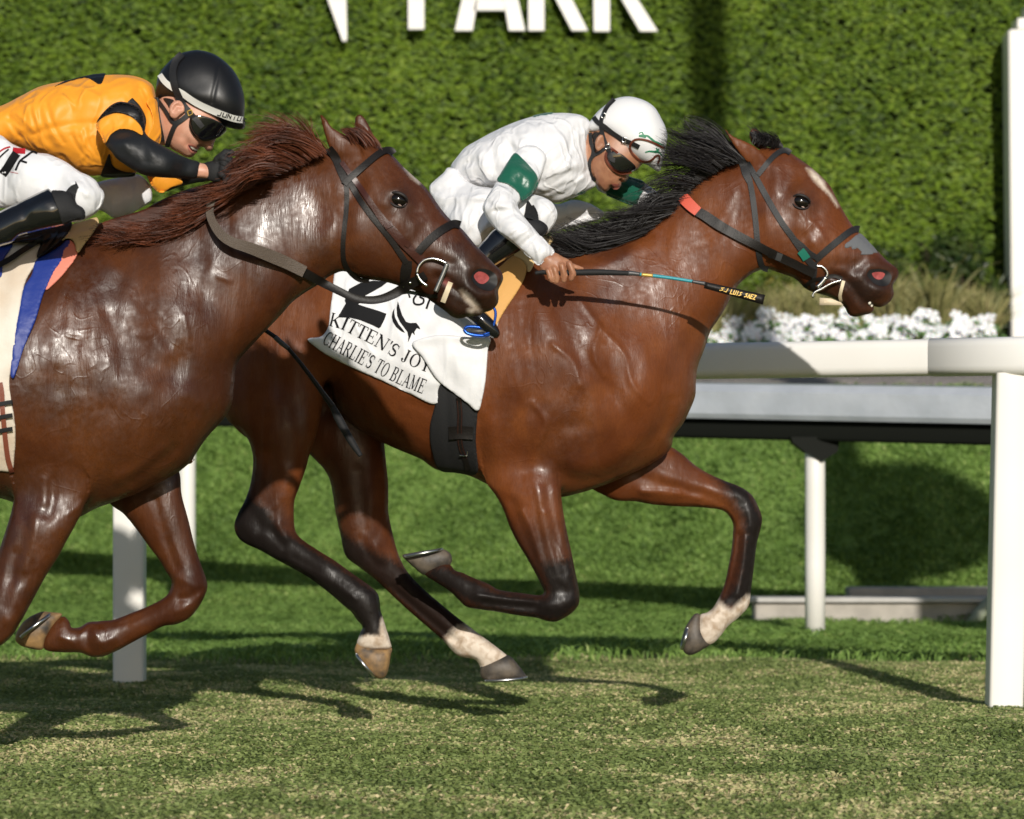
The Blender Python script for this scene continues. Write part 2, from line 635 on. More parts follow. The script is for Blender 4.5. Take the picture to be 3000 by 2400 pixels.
def coat_mat(name, base, dark, light, white=(0.68, 0.58, 0.48), black=(0.012, 0.009, 0.008), rough=(0.38, 0.62), spec=0.42):
    """horse coat: attributes black / white / pink are markings; noise gives hair colour and the wet gloss"""
    m = bpy.data.materials.new(name)
    m.use_nodes = True
    n = m.node_tree
    L = n.links.new
    b = n.nodes["Principled BSDF"]
    tc = n.nodes.new("ShaderNodeTexCoord")

    def noise(scale, detail=4, vec=None, dist=0.0):
        t = n.nodes.new("ShaderNodeTexNoise")
        t.inputs["Scale"].default_value = scale
        t.inputs["Detail"].default_value = detail
        t.inputs["Distortion"].default_value = dist
        L(vec or tc.outputs["Object"], t.inputs["Vector"])
        return t.outputs["Fac"]

    def mapr(v, a, c, lo, hi):
        r = n.nodes.new("ShaderNodeMapRange")
        r.inputs[1].default_value, r.inputs[2].default_value, r.inputs[3].default_value, r.inputs[4].default_value = a, c, lo, hi
        L(v, r.inputs[0])
        return r.outputs[0]

    def mix(f, a, c):
        x = n.nodes.new("ShaderNodeMix"); x.data_type = 'RGBA'
        L(f, x.inputs[0])
        for i, q in ((6, a), (7, c)):
            if isinstance(q, tuple): x.inputs[i].default_value = (*q, 1)
            else: L(q, x.inputs[i])
        return x.outputs[2]

    def attr(a):
        x = n.nodes.new("ShaderNodeAttribute"); x.attribute_name = a
        return x.outputs["Fac"]

    c = mix(mapr(noise(3.0, 3), .35, .65, 0, 1), base, dark)
    c = mix(mapr(noise(7.0, 4, dist=0.6), .45, .75, 0, .55), c, light)
    mp = n.nodes.new("ShaderNodeMapping")
    mp.inputs["Rotation"].default_value = (0, math.radians(35), 0)
    mp.inputs["Scale"].default_value = (1.0, 1.0, 0.16)
    L(tc.outputs["Object"], mp.inputs["Vector"])
    hair = noise(260, 3, mp.outputs["Vector"])
    c = mix(mapr(hair, .3, .7, 0, .35), c, dark)
    c = mix(attr("black"), c, black)
    c = mix(attr("pink"), c, (0.55, 0.17, 0.15))
    c = mix(attr("white"), c, mix(mapr(noise(38, 5, dist=.4), .42, .68, 0, .8), white, (0.36, 0.25, 0.16)))
    L(c, b.inputs["Base Color"])
    ml = n.nodes.new("ShaderNodeMapping")
    ml.inputs["Rotation"].default_value = (0, math.radians(-12), 0)
    ml.inputs["Scale"].default_value = (1.25, 1.0, 0.36)
    L(tc.outputs["Object"], ml.inputs["Vector"])
    wet = noise(4.6, 6, ml.outputs["Vector"], dist=1.1)
    fine = noise(55, 4)
    r1 = mapr(wet, .40, .60, rough[0], rough[1])
    ad = n.nodes.new("ShaderNodeMath"); ad.operation = 'ADD'
    L(r1, ad.inputs[0]); L(mapr(fine, .3, .7, -.10, .14), ad.inputs[1])
    L(ad.outputs[0], b.inputs["Roughness"])
    sm = n.nodes.new("ShaderNodeMath"); sm.operation = 'MULTIPLY'
    L(mapr(wet, .40, .60, spec, spec * .22), sm.inputs[0]); L(mapr(attr("black"), 0, 1, 1, .42), sm.inputs[1])
    L(sm.outputs[0], b.inputs["Specular IOR Level"])
    h1 = n.nodes.new("ShaderNodeBump"); h1.inputs["Strength"].default_value = 0.22; h1.inputs["Distance"].default_value = 0.003
    L(hair, h1.inputs["Height"])
    h2 = n.nodes.new("ShaderNodeBump"); h2.inputs["Strength"].default_value = 0.07; h2.inputs["Distance"].default_value = 0.012
    L(noise(26, 4, dist=.5), h2.inputs["Height"])
    L(h1.outputs[0], h2.inputs["Normal"])
    h3 = n.nodes.new("ShaderNodeBump"); h3.inputs["Strength"].default_value = 0.2; h3.inputs["Distance"].default_value = 0.03
    L(noise(9, 3, ml.outputs["Vector"], dist=.5), h3.inputs["Height"])
    L(h2.outputs[0], h3.inputs["Normal"])
    # raised veins and skin creases: thin ridges where a distorted noise crosses its middle value
    vn = noise(5.5, 2, dist=.9)
    ab = n.nodes.new("ShaderNodeMath"); ab.operation = 'SUBTRACT'; ab.inputs[1].default_value = .5; L(vn, ab.inputs[0])
    ab2 = n.nodes.new("ShaderNodeMath"); ab2.operation = 'ABSOLUTE'; L(ab.outputs[0], ab2.inputs[0])
    rg = mapr(ab2.outputs[0], 0, .017, 1, 0)
    mk = n.nodes.new("ShaderNodeMath"); mk.operation = 'MULTIPLY'
    L(rg, mk.inputs[0]); L(mapr(noise(2.3, 2), .44, .6, 0, 1), mk.inputs[1])
    h4 = n.nodes.new("ShaderNodeBump"); h4.inputs["Strength"].default_value = .12; h4.inputs["Distance"].default_value = .006
    L(mk.outputs[0], h4.inputs["Height"]); L(h3.outputs[0], h4.inputs["Normal"])
    L(h4.outputs[0], b.inputs["Normal"])
    return m

# ------------------------------------------------------------------ ground, bank, hedge, rails
PROF_Y = [-200, 17.5, 18.2, 19.1, 19.6, 20.1, 20.6, 20.95, 22.1, 22.3, 24.4, 30, 200]
PROF_Z = [0, 0, .07, .19, .42, .80, 1.22, 1.52, 1.62, 1.70, 1.88, 2.0, 2.0]


def hgt(x, y):
    """terrain height: flat track, grass bank, narrow path, planted bed"""
    y = np.asarray(y, float)
    y = y + .5 * (np.clip(np.asarray(x, float), -8, 8) - 1.5) * np.clip((y - 13) / 5, 0, 1)     # the bank runs parallel to the far rail
    return np.interp(y, PROF_Y, PROF_Z) + .012 * np.sin(np.asarray(x) * 1.7 + y * 2.3) * np.clip((y - 6) / 4, 0, 1) * np.clip((20 - y) / 3, 0, 1)


def ground_mat():
    m = bpy.data.materials.new("turf_soil")
    m.use_nodes = True
    n = m.node_tree; L = n.links.new
    b = n.nodes["Principled BSDF"]
    tc = n.nodes.new("ShaderNodeTexCoord")
    sep = n.nodes.new("ShaderNodeSeparateXYZ"); L(tc.outputs["Object"], sep.inputs[0])

    def ns(sc, vs=(1, 1, 1)):
        mp = n.nodes.new("ShaderNodeMapping"); mp.inputs["Scale"].default_value = vs
        L(tc.outputs["Object"], mp.inputs[0])
        t = n.nodes.new("ShaderNodeTexNoise"); t.inputs["Scale"].default_value = sc; t.inputs["Detail"].default_value = 6
        L(mp.outputs[0], t.inputs["Vector"])
        return t.outputs["Fac"]

    def mix(f, a, c):
        x = n.nodes.new("ShaderNodeMix"); x.data_type = 'RGBA'; L(f, x.inputs[0])
        for i, q in ((6, a), (7, c)):
            if isinstance(q, tuple): x.inputs[i].default_value = (*q, 1)
            else: L(q, x.inputs[i])
        return x.outputs[2]

    def ramp(v, a, c):
        r = n.nodes.new("ShaderNodeMapRange"); r.inputs[1].default_value, r.inputs[2].default_value = a, c
        L(v, r.inputs[0]); return r.outputs[0]
    sl = n.nodes.new("ShaderNodeMath"); sl.operation = 'MULTIPLY_ADD'; sl.inputs[1].default_value = .5; sl.inputs[2].default_value = -.75
    L(sep.outputs[0], sl.inputs[0])
    ys = n.nodes.new("ShaderNodeMath"); L(sl.outputs[0], ys.inputs[0]); L(sep.outputs[1], ys.inputs[1])
    dry = mix(ramp(ns(9, (.45, 1, 1)), .42, .62), (.16, .205, .058), (.30, .26, .125))
    lush = mix(ramp(ns(6), .35, .65), (.11, .19, .04), (.18, .27, .07))
    c = mix(ramp(sep.outputs[1], 13.9, 15.1), dry, lush)
    path = mix(ramp(ns(40), .3, .7), (.30, .27, .25), (.22, .2, .19))
    c = mix(ramp(ys.outputs[0], 20.85, 20.95), c, path)
    c = mix(ramp(ys.outputs[0], 22.1, 22.2), c, (.04, .028, .018))
    L(c, b.inputs["Base Color"]); b.inputs["Roughness"].default_value = .95
    b.inputs["Specular IOR Level"].default_value = .1
    bp = n.nodes.new("ShaderNodeBump"); bp.inputs["Strength"].default_value = .6; bp.inputs["Distance"].default_value = .03
    L(ns(30), bp.inputs["Height"]); L(bp.outputs[0], b.inputs["Normal"])
    return m


gx = np.unique(np.concatenate([np.linspace(-150, -8, 12), np.linspace(-8, 8, 81), np.linspace(8, 150, 12)]))
gy = np.unique(np.concatenate([np.linspace(-150, 4, 14), np.linspace(4, 26, 111), np.linspace(26, 200, 14)]))
GX, GY = np.meshgrid(gx, gy, indexing='ij')
GV = np.stack([GX, GY, hgt(GX, GY)], -1).reshape(-1, 3)
ii = np.arange(len(gx) * len(gy)).reshape(len(gx), len(gy))
GF = np.stack([ii[:-1, :-1], ii[1:, :-1], ii[1:, 1:], ii[:-1, 1:]], -1).reshape(-1, 4)
tag(mesh_np('ground', GV, GF, ground_mat()), kind='structure')


def blade_mat(name, c0, c1, straw, rough=.6):
    m = bpy.data.materials.new(name)
    m.use_nodes = True
    n = m.node_tree; L = n.links.new
    b = n.nodes["Principled BSDF"]
    a = n.nodes.new("ShaderNodeAttribute"); a.attribute_name = "tint"
    r = n.nodes.new("ShaderNodeValToRGB")
    e = r.color_ramp.elements
    e[0].position, e[0].color = 0, (*c0, 1)
    e[1].position, e[1].color = .62, (*c1, 1)
    k = e.new(.8); k.color = (*[(p + q) / 2 for p, q in zip(c1, straw)], 1)
    k = e.new(1.0); k.color = (*straw, 1)
    L(a.outputs["Fac"], r.inputs[0]); L(r.outputs[0], b.inputs["Base Color"])
    b.inputs["Roughness"].default_value = rough
    b.inputs["Specular IOR Level"].default_value = .3
    tr = n.nodes.new("ShaderNodeBsdfTranslucent"); L(r.outputs[0], tr.inputs[0])
    ms = n.nodes.new("ShaderNodeMixShader"); ms.inputs[0].default_value = .25
    L(b.outputs[0], ms.inputs[1]); L(tr.outputs[0], ms.inputs[2])
    L(ms.outputs[0], n.nodes["Material Output"].inputs[0])
    return m


def vnoise(x, y, s, seed):
    """smooth value noise"""
    r = np.random.default_rng(seed).random((64, 64))
    X, Y = x * s, y * s
    xi, yi = np.floor(X).astype(int), np.floor(Y).astype(int)
    fx, fy = X - xi, Y - yi
    fx, fy = fx * fx * (3 - 2 * fx), fy * fy * (3 - 2 * fy)
    g = lambda a, b: r[(xi + a) % 64, (yi + b) % 64]
    return (g(0, 0) * (1 - fx) + g(1, 0) * fx) * (1 - fy) + (g(0, 1) * (1 - fx) + g(1, 1) * fx) * fy


def blades(name, y0, y1, n, hh, ww, mt, lean, straw_f, seed, xlim=None, pat=.25):
    r = np.random.default_rng(seed)
    y = np.sqrt(r.uniform(y0 * y0, y1 * y1, n))
    x = r.uniform(-1, 1, n) * (.1667 * y + .45)
    if xlim is not None:
        keep = xlim(x, y)
        x, y = x[keep], y[keep]
    n = len(x)
    z = hgt(x, y)
    h = r.uniform(hh[0], hh[1], n) * (.65 + .7 * vnoise(x, y, 1.9, seed + 1))
    w_ = r.uniform(ww[0], ww[1], n)
    an = r.uniform(0, 2 * math.pi, n)
    ln = r.uniform(lean[0], lean[1], n) * h
    dx, dy = np.cos(an) * ln, np.sin(an) * ln * .7
    fa = r.uniform(-.9, .9, n)
    sx, sy = np.cos(fa) * w_ / 2, np.sin(fa) * w_ / 2
    B = np.stack([x, y, z], 1)
    S_ = np.stack([sx, sy, np.zeros(n)], 1)
    Mi = B + np.stack([dx * .35, dy * .35, h * .6], 1)
    Tp = B + np.stack([dx, dy, h * np.clip(1 - (lean[0] + lean[1]) * .12, .4, 1)], 1)
    V = np.stack([B, Mi + S_, Tp, Mi - S_], 1).reshape(-1, 3)
    k = np.arange(n)[:, None] * 4
    Fc = k + np.array([[0, 1, 2, 3]])
    patch = vnoise(x * .8, y * .8, 1.7, seed + 2) * .25 + vnoise(x * .8, y * .6, 5.5, seed + 3) * .4 + vnoise(x, y * .7, 13, seed + 4) * .35
    tint = np.clip(r.normal(.33, .17, n), 0, .66)
    st = r.random(n) < straw_f * np.clip((patch - .44) * 6, 0.10, 1.5)
    tint = np.where(st, r.uniform(.72, 1.0, n), tint + (patch - .5) * pat)
    o = mesh_np(name, V, Fc, mt, None, {'tint': np.repeat(tint, 4)}, smooth=False)
    return tag(o, kind='stuff')


M_TURF = blade_mat("dry_turf_blades", (.140, .195, .052), (.325, .39, .130), (.76, .63, .36))
M_LUSH = blade_mat("lush_grass_blades", (.088, .165, .032), (.25, .39, .088), (.42, .50, .17))
blades('turf_grass', 6.9, 15.4, 262000, (.018, .038), (.006, .013), M_TURF, (.8, 2.8), .34, 21, lambda x, y: np.random.default_rng(5).random(len(y)) < np.clip((15.5 - y) / 1.5, 0, 1), .9)
blades('long_grass', 13.7, 19.6, 126000, (.05, .10), (.008, .015), M_LUSH, (.4, 1.5), .05, 31, lambda x, y: (y + .5 * (x - 1.5) < 17.6) & (np.random.default_rng(6).random(len(y)) < np.clip((y - 13.6) / 1.3, 0, 1) ** 1.5), .6)
blades('bank_grass', 17.4, 22.6, 170000, (.03, .065), (.010, .019), M_LUSH, (.8, 2.4), .05, 41, lambda x, y: (y + .5 * (x - 1.5) > 17.3) & (y + .5 * (x - 1.5) < 20.88), .8)

# --- hedge wall
M_LEAF = blade_mat("hedge_leaf", (.040, .082, .006), (.160, .250, .020), (.24, .32, .04), .55)
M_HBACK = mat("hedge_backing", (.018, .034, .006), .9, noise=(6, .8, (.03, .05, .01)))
HY0 = 24.15
hedge = empty('hedge_wall', "tall clipped green hedge wall behind the racecourse", 'hedge')
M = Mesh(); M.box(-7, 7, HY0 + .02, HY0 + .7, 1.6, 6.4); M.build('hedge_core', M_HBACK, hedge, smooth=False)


def leaves(name, n, x0, x1, zf, yf, size, mt, parent, seed, elong=2.3, tilt=.55):
    r = np.random.default_rng(seed)
    x = r.uniform(x0, x1, n); z = zf(r, n, x); y = yf(r, n, x, z)
    L_ = r.uniform(size * .6, size * 1.35, n); W_ = L_ / elong * r.uniform(.8, 1.2, n)
    an = r.normal(0, .55, n) + np.where(r.random(n) < .5, 0, math.pi)
    u = np.stack([np.cos(an), r.normal(0, .3, n), np.sin(an) - .15], 1); u /= np.linalg.norm(u, axis=1, keepdims=True)
    nm = np.stack([r.normal(0, tilt, n), -np.ones(n), r.normal(.25, tilt, n)], 1)
    v = np.cross(nm, u); v /= np.linalg.norm(v, axis=1, keepdims=True)
    nn_ = np.cross(u, v)
    C = np.stack([x, y, z], 1)
    l, w_ = L_[:, None] / 2, W_[:, None] / 2
    f = nn_ * (W_[:, None] * .22)
    V = np.stack([C - u * l, C + v * w_ - f, C + u * l, C - v * w_ - f], 1).reshape(-1, 3)
    k = np.arange(n)[:, None] * 4
    Fc = np.concatenate([k + np.array([[0, 2, 1]]), k + np.array([[0, 3, 2]])])
    tint = np.clip(r.normal(.36, .2, n) + (vnoise(x, z, 2.2, seed + 9) - .5) * .4, 0, 1)
    o = mesh_np(name, V, Fc, mt, parent, {'tint': np.repeat(tint, 4)}, smooth=False)
    o['kind'] = 'stuff'
    return o


def hedge_y(r, n, x, z):
    lump = vnoise(x, z, 1.3, 5) * .10 + vnoise(x, z, 4.5, 6) * .08
    return HY0 - .02 - lump - r.random(n) * .06


leaves('hedge_leaves', 90000, -5.4, 5.4, lambda r, n, x: r.uniform(1.85, 5.6, n), hedge_y, .064, M_LEAF, hedge, 77)

# --- white capitals fixed to the hedge
M_SIGN = mat("white_sign_letter", (.78, .76, .72), .5)
sign = empty('hedge_sign', "white capital letters of the racecourse name fixed high on the hedge", 'sign')


def letter(polys):
    M = Mesh()
    for p in polys:
        P = T('R', p)
        f = [P3(a, b, 23.86) for a, b in P]
        n = len(f)
        M.add(f + [q + Vector((0, .06, 0)) for q in f], [tuple(range(n))] + [(i, n + i, n + (i + 1) % n, (i + 1) % n) for i in range(n)] + [tuple(range(2 * n - 1, n - 1, -1))])
    return M.build('letter', M_SIGN, sign, smooth=False)


letter(["-60,-480 40,-480 131,-180 131,-480 222,-480 224,0 229,200 226,236 203,236 118,0"])
letter(["576,-460 672,-460 672,168 580,168", "672,-460 860,-460 930,-420 960,-330 930,-235 860,-190 672,-190 672,-270 830,-275 862,-330 830,-380 672,-385"])
letter(["848,176 990,-450 1048,-450 950,176", "1048,-450 1110,-450 1252,176 1158,176", "955,60 975,-15 1120,-15 1142,60"])
letter(["1266,-450 1362,-450 1362,176 1270,176", "1362,-450 1500,-450 1580,-400 1600,-320 1570,-240 1490,-195 1362,-195 1362,-275 1470,-280 1498,-325 1470,-370 1362,-375", "1362,-195 1425,-195 1612,176 1520,176 1362,-130"])
letter(["1640,-450 1738,-450 1738,180 1646,180", "1738,-120 1900,-450 2000,-450 1830,-110 2014,180 1912,180"])

# --- planting in front of the hedge
M_SHRUB = blade_mat("shrub_leaf", (.014, .032, .007), (.055, .085, .016), (.16, .16, .03), .4)
M_TWIG = mat("shrub_stem", (.05, .035, .02), .9)
r_ = np.random.default_rng(3)


def shrub(px, d, w_, h0, h1, label, seed, mt, n=900, size=.09):
    X = (px - CX) / F * d
    base = float(hgt(X, d))
    o = empty('shrub', label, 'shrub', 'shrubs along the foot of the hedge', (X, d, base))
    M = Mesh()
    for k in range(5):
        a = r_.uniform(-.5, .5)
        M.tube([(0.03 * k - .06, 0, -.03), (a * w_ * .5, r_.uniform(-.1, .1), h1 * .45), (a * w_, r_.uniform(-.15, .15), h1 * .85)], [.014, .010, .004], 5)
    M.build('stem', M_TWIG, o)
    r = np.random.default_rng(seed)
    nb = 7
    bx, bz, br = r.uniform(-.42, .42, nb) * w_, r.uniform(h0, h1 * .8, nb), r.uniform(.14, .26, nb) * max(w_, .5)
    idx = r.integers(0, nb, n)
    dr = r.normal(0, 1, (n, 3)); dr /= np.linalg.norm(dr, axis=1, keepdims=True)
    rad = br[idx] * r.uniform(.55, 1.05, n)
    C = np.stack([bx[idx] + dr[:, 0] * rad, dr[:, 1] * rad * .8, np.clip(bz[idx] + dr[:, 2] * rad, .02, None)], 1)
    L_ = r.uniform(size * .6, size * 1.3, n)[:, None] / 2
    u = np.stack([r.normal(0, 1, n), r.normal(0, .5, n), r.normal(0, .7, n)], 1); u /= np.linalg.norm(u, axis=1, keepdims=True)
    nm = dr + np.array([0, -.5, .4]); v = np.cross(nm, u); v /= np.linalg.norm(v, axis=1, keepdims=True) + 1e-9
    f = np.cross(u, v) * L_ * .2
    V = np.stack([C - u * L_, C + v * L_ * .5 - f, C + u * L_, C - v * L_ * .5 - f], 1).reshape(-1, 3)
    k = np.arange(n)[:, None] * 4
    Fc = np.concatenate([k + np.array([[0, 3, 2]]), k + np.array([[0, 2, 1]])])
    tint = np.clip(r.normal(.35, .22, n) + .3 * (r.random(nb)[idx] - .5), 0, 1)
    q = mesh_np('foliage', V, Fc, mt, o, {'tint': np.repeat(tint, 4)}, smooth=False)
    q['kind'] = 'stuff'
    return o


M_YSHRUB = blade_mat("yellow_shrub_leaf", (.04, .065, .008), (.13, .16, .02), (.26, .22, .04), .4)
shrub(2820, 23.75, .8, .1, .95, "dark glossy shrub at the foot of the hedge beside the white post", 101, M_SHRUB, 1300)
shrub(2560, 23.7, .8, .1, .78, "mid green shrub at the hedge foot just ahead of the bay horse's nose", 102, M_SHRUB, 1200)
shrub(2330, 23.75, .7, .1, .7, "low shrub at the hedge foot hidden mostly behind the bay horse's head", 103, M_YSHRUB, 1000)
shrub(2690, 23.6, .55, .1, .62, "yellow leaved shrub between the two dark shrubs under the hedge", 104, M_YSHRUB, 800)
shrub(1180, 23.7, .9, .1, .65, "olive shrub seen below the hedge between the chestnut's head and the white jockey", 106, M_YSHRUB, 900)
M_REED = blade_mat("ornamental_grass_blade", (.14, .15, .05), (.34, .32, .13), (.56, .48, .25), .6)


def tuft(px, d, n, h, seed, green=False):
    r = np.random.default_rng(seed)
    X = (px - CX) / F * d
    vs, k = [], 5
    a = r.uniform(0, 2 * math.pi, n); sp = r.uniform(.05, .55, n) * h; hh = r.uniform(.55, 1.1, n) * h; w0 = r.uniform(.008, .017, n)
    for i in range(k):
        t = i / (k - 1)
        c = np.stack([np.cos(a) * (.04 + sp * t ** 1.6), np.sin(a) * (.04 + sp * t ** 1.6), hh * (t - .32 * t ** 3)], 1)
        s_ = np.stack([w0 * (1 - t * .92), np.zeros(n), np.zeros(n)], 1)
        vs += [c - s_, c + s_]
    V = np.stack(vs, 1).reshape(-1, 3)
    kk = np.arange(n)[:, None] * 2 * k
    Fc = np.concatenate([kk + np.array([[2 * i, 2 * i + 1, 2 * i + 3, 2 * i + 2]]) for i in range(k - 1)])
    t_ = np.clip(r.normal(.5 if not green else .2, .25, n), 0, 1)
    o = mesh_np('ornamental_grass', V, Fc, M_REED, None, {'tint': np.repeat(t_, 2 * k)}, smooth=False)
    o.location = (X, d, float(hgt(X, d)))
    return tag(o, "tawny arching clump of ornamental grass behind the white flowers", 'ornamental grass', 'ornamental grasses behind the flowers')


for i, px in enumerate(np.linspace(2060, 2880, 23)):
    tuft(px + r_.uniform(-18, 18), 22.75 + (i % 2) * .3 + r_.uniform(-.1, .1), 120, r_.uniform(.55, .92), 200 + i)
for i, px in enumerate((980, 1120, 1240)):
    tuft(px, 22.9, 90, .5, 230 + i)
sp = tuft(2738, 22.7, 46, .95, 250, True)
sp['label'] = "tall pale spiky grass clump standing above the others near the white post"
sp2 = tuft(2650, 22.6, 36, .72, 251, True)
sp2['label'] = "spiky green clump left of the tallest pale grass"

M_PETAL = mat("white_petal", (.86, .86, .87), .5, sss=.25)
M_PETALC = mat("flower_leaf", (.09, .17, .045), .5)


def flower_proto(seed):
    r = np.random.default_rng(seed)
    M = Mesh()
    heads = [(r.uniform(-.07, .07), r.uniform(-.06, .06), r.uniform(.15, .26)) for _ in range(4)]
    for (x, y, z) in heads:
        tilt = Vector((r.uniform(-.4, .4), -1, r.uniform(.3, 1))).normalized()
        a = tilt.cross(Vector((0, 0, 1))).normalized(); b = a.cross(tilt)
        c = Vector((x, y, z)); R = r.uniform(.042, .062)
        for p in range(5):
            t0 = 2 * math.pi * p / 5
            e = lambda t, q, l: c + (a * math.cos(t) + b * math.sin(t)) * R * q + tilt * l
            M.add([c, e(t0 - .5, .6, .008), e(t0 - .42, 1, .004), e(t0, 1.12, .0), e(t0 + .42, 1, .004), e(t0 + .5, .6, .008)], [(0, 1, 2, 3), (0, 3, 4, 5)])
    L_ = Mesh()
    for k in range(34):
        c = Vector((r.uniform(-.12, .12), r.uniform(-.10, .06), r.uniform(.02, .20)))
        u = Vector((r.normal(), r.normal() * .5, r.normal() * .5)).normalized() * .035
        v = u.cross(Vector((r.normal() * .4, -1, r.normal() * .4 + .5))).normalized() * .018
        L_.add([c - u, c + v, c + u, c - v], [(0, 1, 2, 3)])
    return M, L_


protos = []
for s_ in range(4):
    Mf, Ml = flower_proto(300 + s_)
    o = Mf.build('flower_plant', M_PETAL, None, smooth=False)
    l_ = Ml.build('leaves', M_PETALC, o, smooth=False); l_['kind'] = 'stuff'
    tag(o, "white bedding flowers in bloom in the row along the top of the bank", 'flowers', 'white flowers along the bed')
    protos.append((o, l_))
k_ = 0
for row, (dd, dz) in enumerate(((22.2, -.02), (22.32, .045), (22.45, .115))):
    for px in np.arange(2050 + row * 22, 2915, 46):
        X = (px + r_.uniform(-12, 12) - CX) / F * 22.5
        d = dd + .35 - .5 * (X - 1.5) + r_.uniform(-.06, .06)
        X *= d / 22.5
        if r_.random() < .2:
            continue
        if k_ < 4:
            o, l_ = protos[k_]
        else:
            a_, b_ = protos[k_ % 4]
            o = a_.copy(); COL.objects.link(o); l_ = b_.copy(); COL.objects.link(l_); l_.parent = o
        o.location = (X, d, CH + (HY - 985) / F * d - .20 + dz * .9 + r_.uniform(-.025, .025))
        o.rotation_euler = (0, 0, r_.uniform(-.5, .5))
        k_ += 1

# --- running rails
M_RAILW = mat("white_rail_plastic", (.86, .85, .82), .35, noise=(2.5, .5, (.82, .80, .76)), bump=(4, .1, .01))
M_POSTW = mat("white_post_plastic", (.84, .82, .77), .45, noise=(3, .4, (.80, .77, .71)))
M_ALU = mat("galvanised_cap", (.56, .59, .64), .28, metal=.15, noise=(3, .5, (.40, .43, .47)), bump=(5, .35, .03))
M_DARK = mat("shade_black", (.008, .009, .007), .7, spec=.12)  # shade under the cap, on brackets and in the drain gap, painted near-black
M_RED_R0 = mat("red_disc_paint", (.5, .03, .03), .4)
M_CONC = mat("concrete", (.46, .42, .37), .9, noise=(8, .7, (.36, .33, .29)), bump=(50, .3, .006))


def rail_frame(pxa, da, pxb, db):
    A = Vector(((pxa - CX) / F * da, da, 0)); B = Vector(((pxb - CX) / F * db, db, 0))
    u = (B - A).normalized()
    return A, u, Vector((-u.y, u.x, 0))


def sweep(A, u, nrm, s0, s1, prof, n=1, rise=0.0, s_ref=0.0):
    """a straight extrusion of a (across, height) profile"""
    M = Mesh()
    vs = []
    for s_ in np.linspace(s0, s1, n + 1):
        vs += [A + u * s_ + nrm * a + Vector((0, 0, z + rise * (s_ref - s_))) for a, z in prof]
    k = len(prof)
    fs = [(i * k + e, i * k + (e + 1) % k, i * k + k + (e + 1) % k, i * k + k + e) for i in range(n) for e in range(k)]
    fs += [tuple(range(k - 1, -1, -1)), tuple(n * k + e for e in range(k))]
    M.add(vs, fs)
    return M


def rrect(w_, h0, h1, r, n=4, c=0.0):
    o = []
    for cx, cz, a0 in ((w_ / 2 - r, h0 + r, -90), (w_ / 2 - r, h1 - r, 0), (-w_ / 2 + r, h1 - r, 90), (-w_ / 2 + r, h0 + r, 180)):
        for k in range(n + 1):
            a = math.radians(a0 + 90 * k / n)
            o.append((c + cx + r * math.cos(a), cz + r * math.sin(a)))
    return o


RA, RU, RN = rail_frame(380, 12.3, 2941, 11.0)
rl = empty('running_rail', "white plastic running rail on square posts just behind the galloping horses", 'rail')
sweep(RA, RU, RN, -8, 10, rrect(.14, 1.205, 1.335, .032), 20).build('rail_tube', M_RAILW, rl)
LEN = ((2941 - CX) / F * 11.0 - RA.x) / RU.x
sweep(RA, RU, RN, LEN - .26, LEN + 1.2, rrect(.144, 1.2025, 1.338, .033), 4).build('rail_sleeve', M_RAILW, rl)


def square_post(s_, lean, w_=.122):
    M = Mesh()
    c = RA + RU * s_
    n = 6
    vs = []
    for i in range(n + 1):
        z = -.04 + (1.21 + .04) * i / n
        off = lean * z
        for a, b in rrect(w_, -w_ / 2, w_ / 2, .012, 2):
            vs.append((c.x + a + off, c.y + b, z))
    k = len(vs) // (n + 1)
    fs = [(i * k + e, i * k + (e + 1) % k, i * k + k + (e + 1) % k, i * k + k + e) for i in range(n) for e in range(k)]
    M.add(vs, fs)
    return M.build('post', M_POSTW, rl)


for s_, ln in ((-LEN - .1, 0), (0, .0), (LEN, .022), (2 * LEN, 0)):
    square_post(s_, ln)

FA, FU, FN = rail_frame(547, 18.0, 2388, 15.8)
fl_ = empty('far_rail', "grey metal capped second rail on round posts beyond the white rail", 'rail')
sweep(FA, FU, FN, -7, 10, [(-.11, 1.145), (-.125, 1.17), (-.125, 1.285), (-.085, 1.325), (.02, 1.335), (.1, 1.31), (.1, 1.145)], 24, .03, 4.09).build('rail_cap', M_ALU, fl_, smooth=False)
sweep(FA, FU, FN, -7, 10, rrect(.15, 1.04, 1.144, .02, 3, .02), 4, .03, 4.09).build('rail_channel', M_DARK, fl_)
LF = ((2388 - CX) / F * 15.8 - FA.x) / FU.x
for i, s_ in enumerate((-LF, 0, LF, 2 * LF)):
    c = FA + FU * s_
    M = Mesh()
    M.tube([(c.x, c.y, -.03), (c.x, c.y, .4), (c.x, c.y, .8), (c.x, c.y + .01, .98), (c.x - .01, c.y + .05, 1.1 + max(0, .03 * (LF - s_)))], .052, 18)
    p_ = M.build('post', M_POSTW, fl_)
    M = Mesh()
    v = [(-.13, 1.06), (.12, 1.06), (.11, .985), (.03, .935), (-.06, .985), (-.12, 1.03)]
    up_ = .03 * (LF - s_)
    vs = [(c.x + a, c.y + yy, z + up_) for yy in (-.065, .09) for a, z in v]
    M.add(vs, [tuple(range(6)), tuple(range(11, 5, -1))] + [(i_, 6 + i_, 6 + (i_ + 1) % 6, (i_ + 1) % 6) for i_ in range(6)])
    M.build('bracket', M_DARK, fl_, smooth=False)
M = Mesh(); q = P3(2398, 1868, 15.7); M.ellipsoid(q, .026, .02, .035, 12, 8); M.build('post_foot', mat("pale_green_plastic", (.45, .7, .4), .5), fl_)

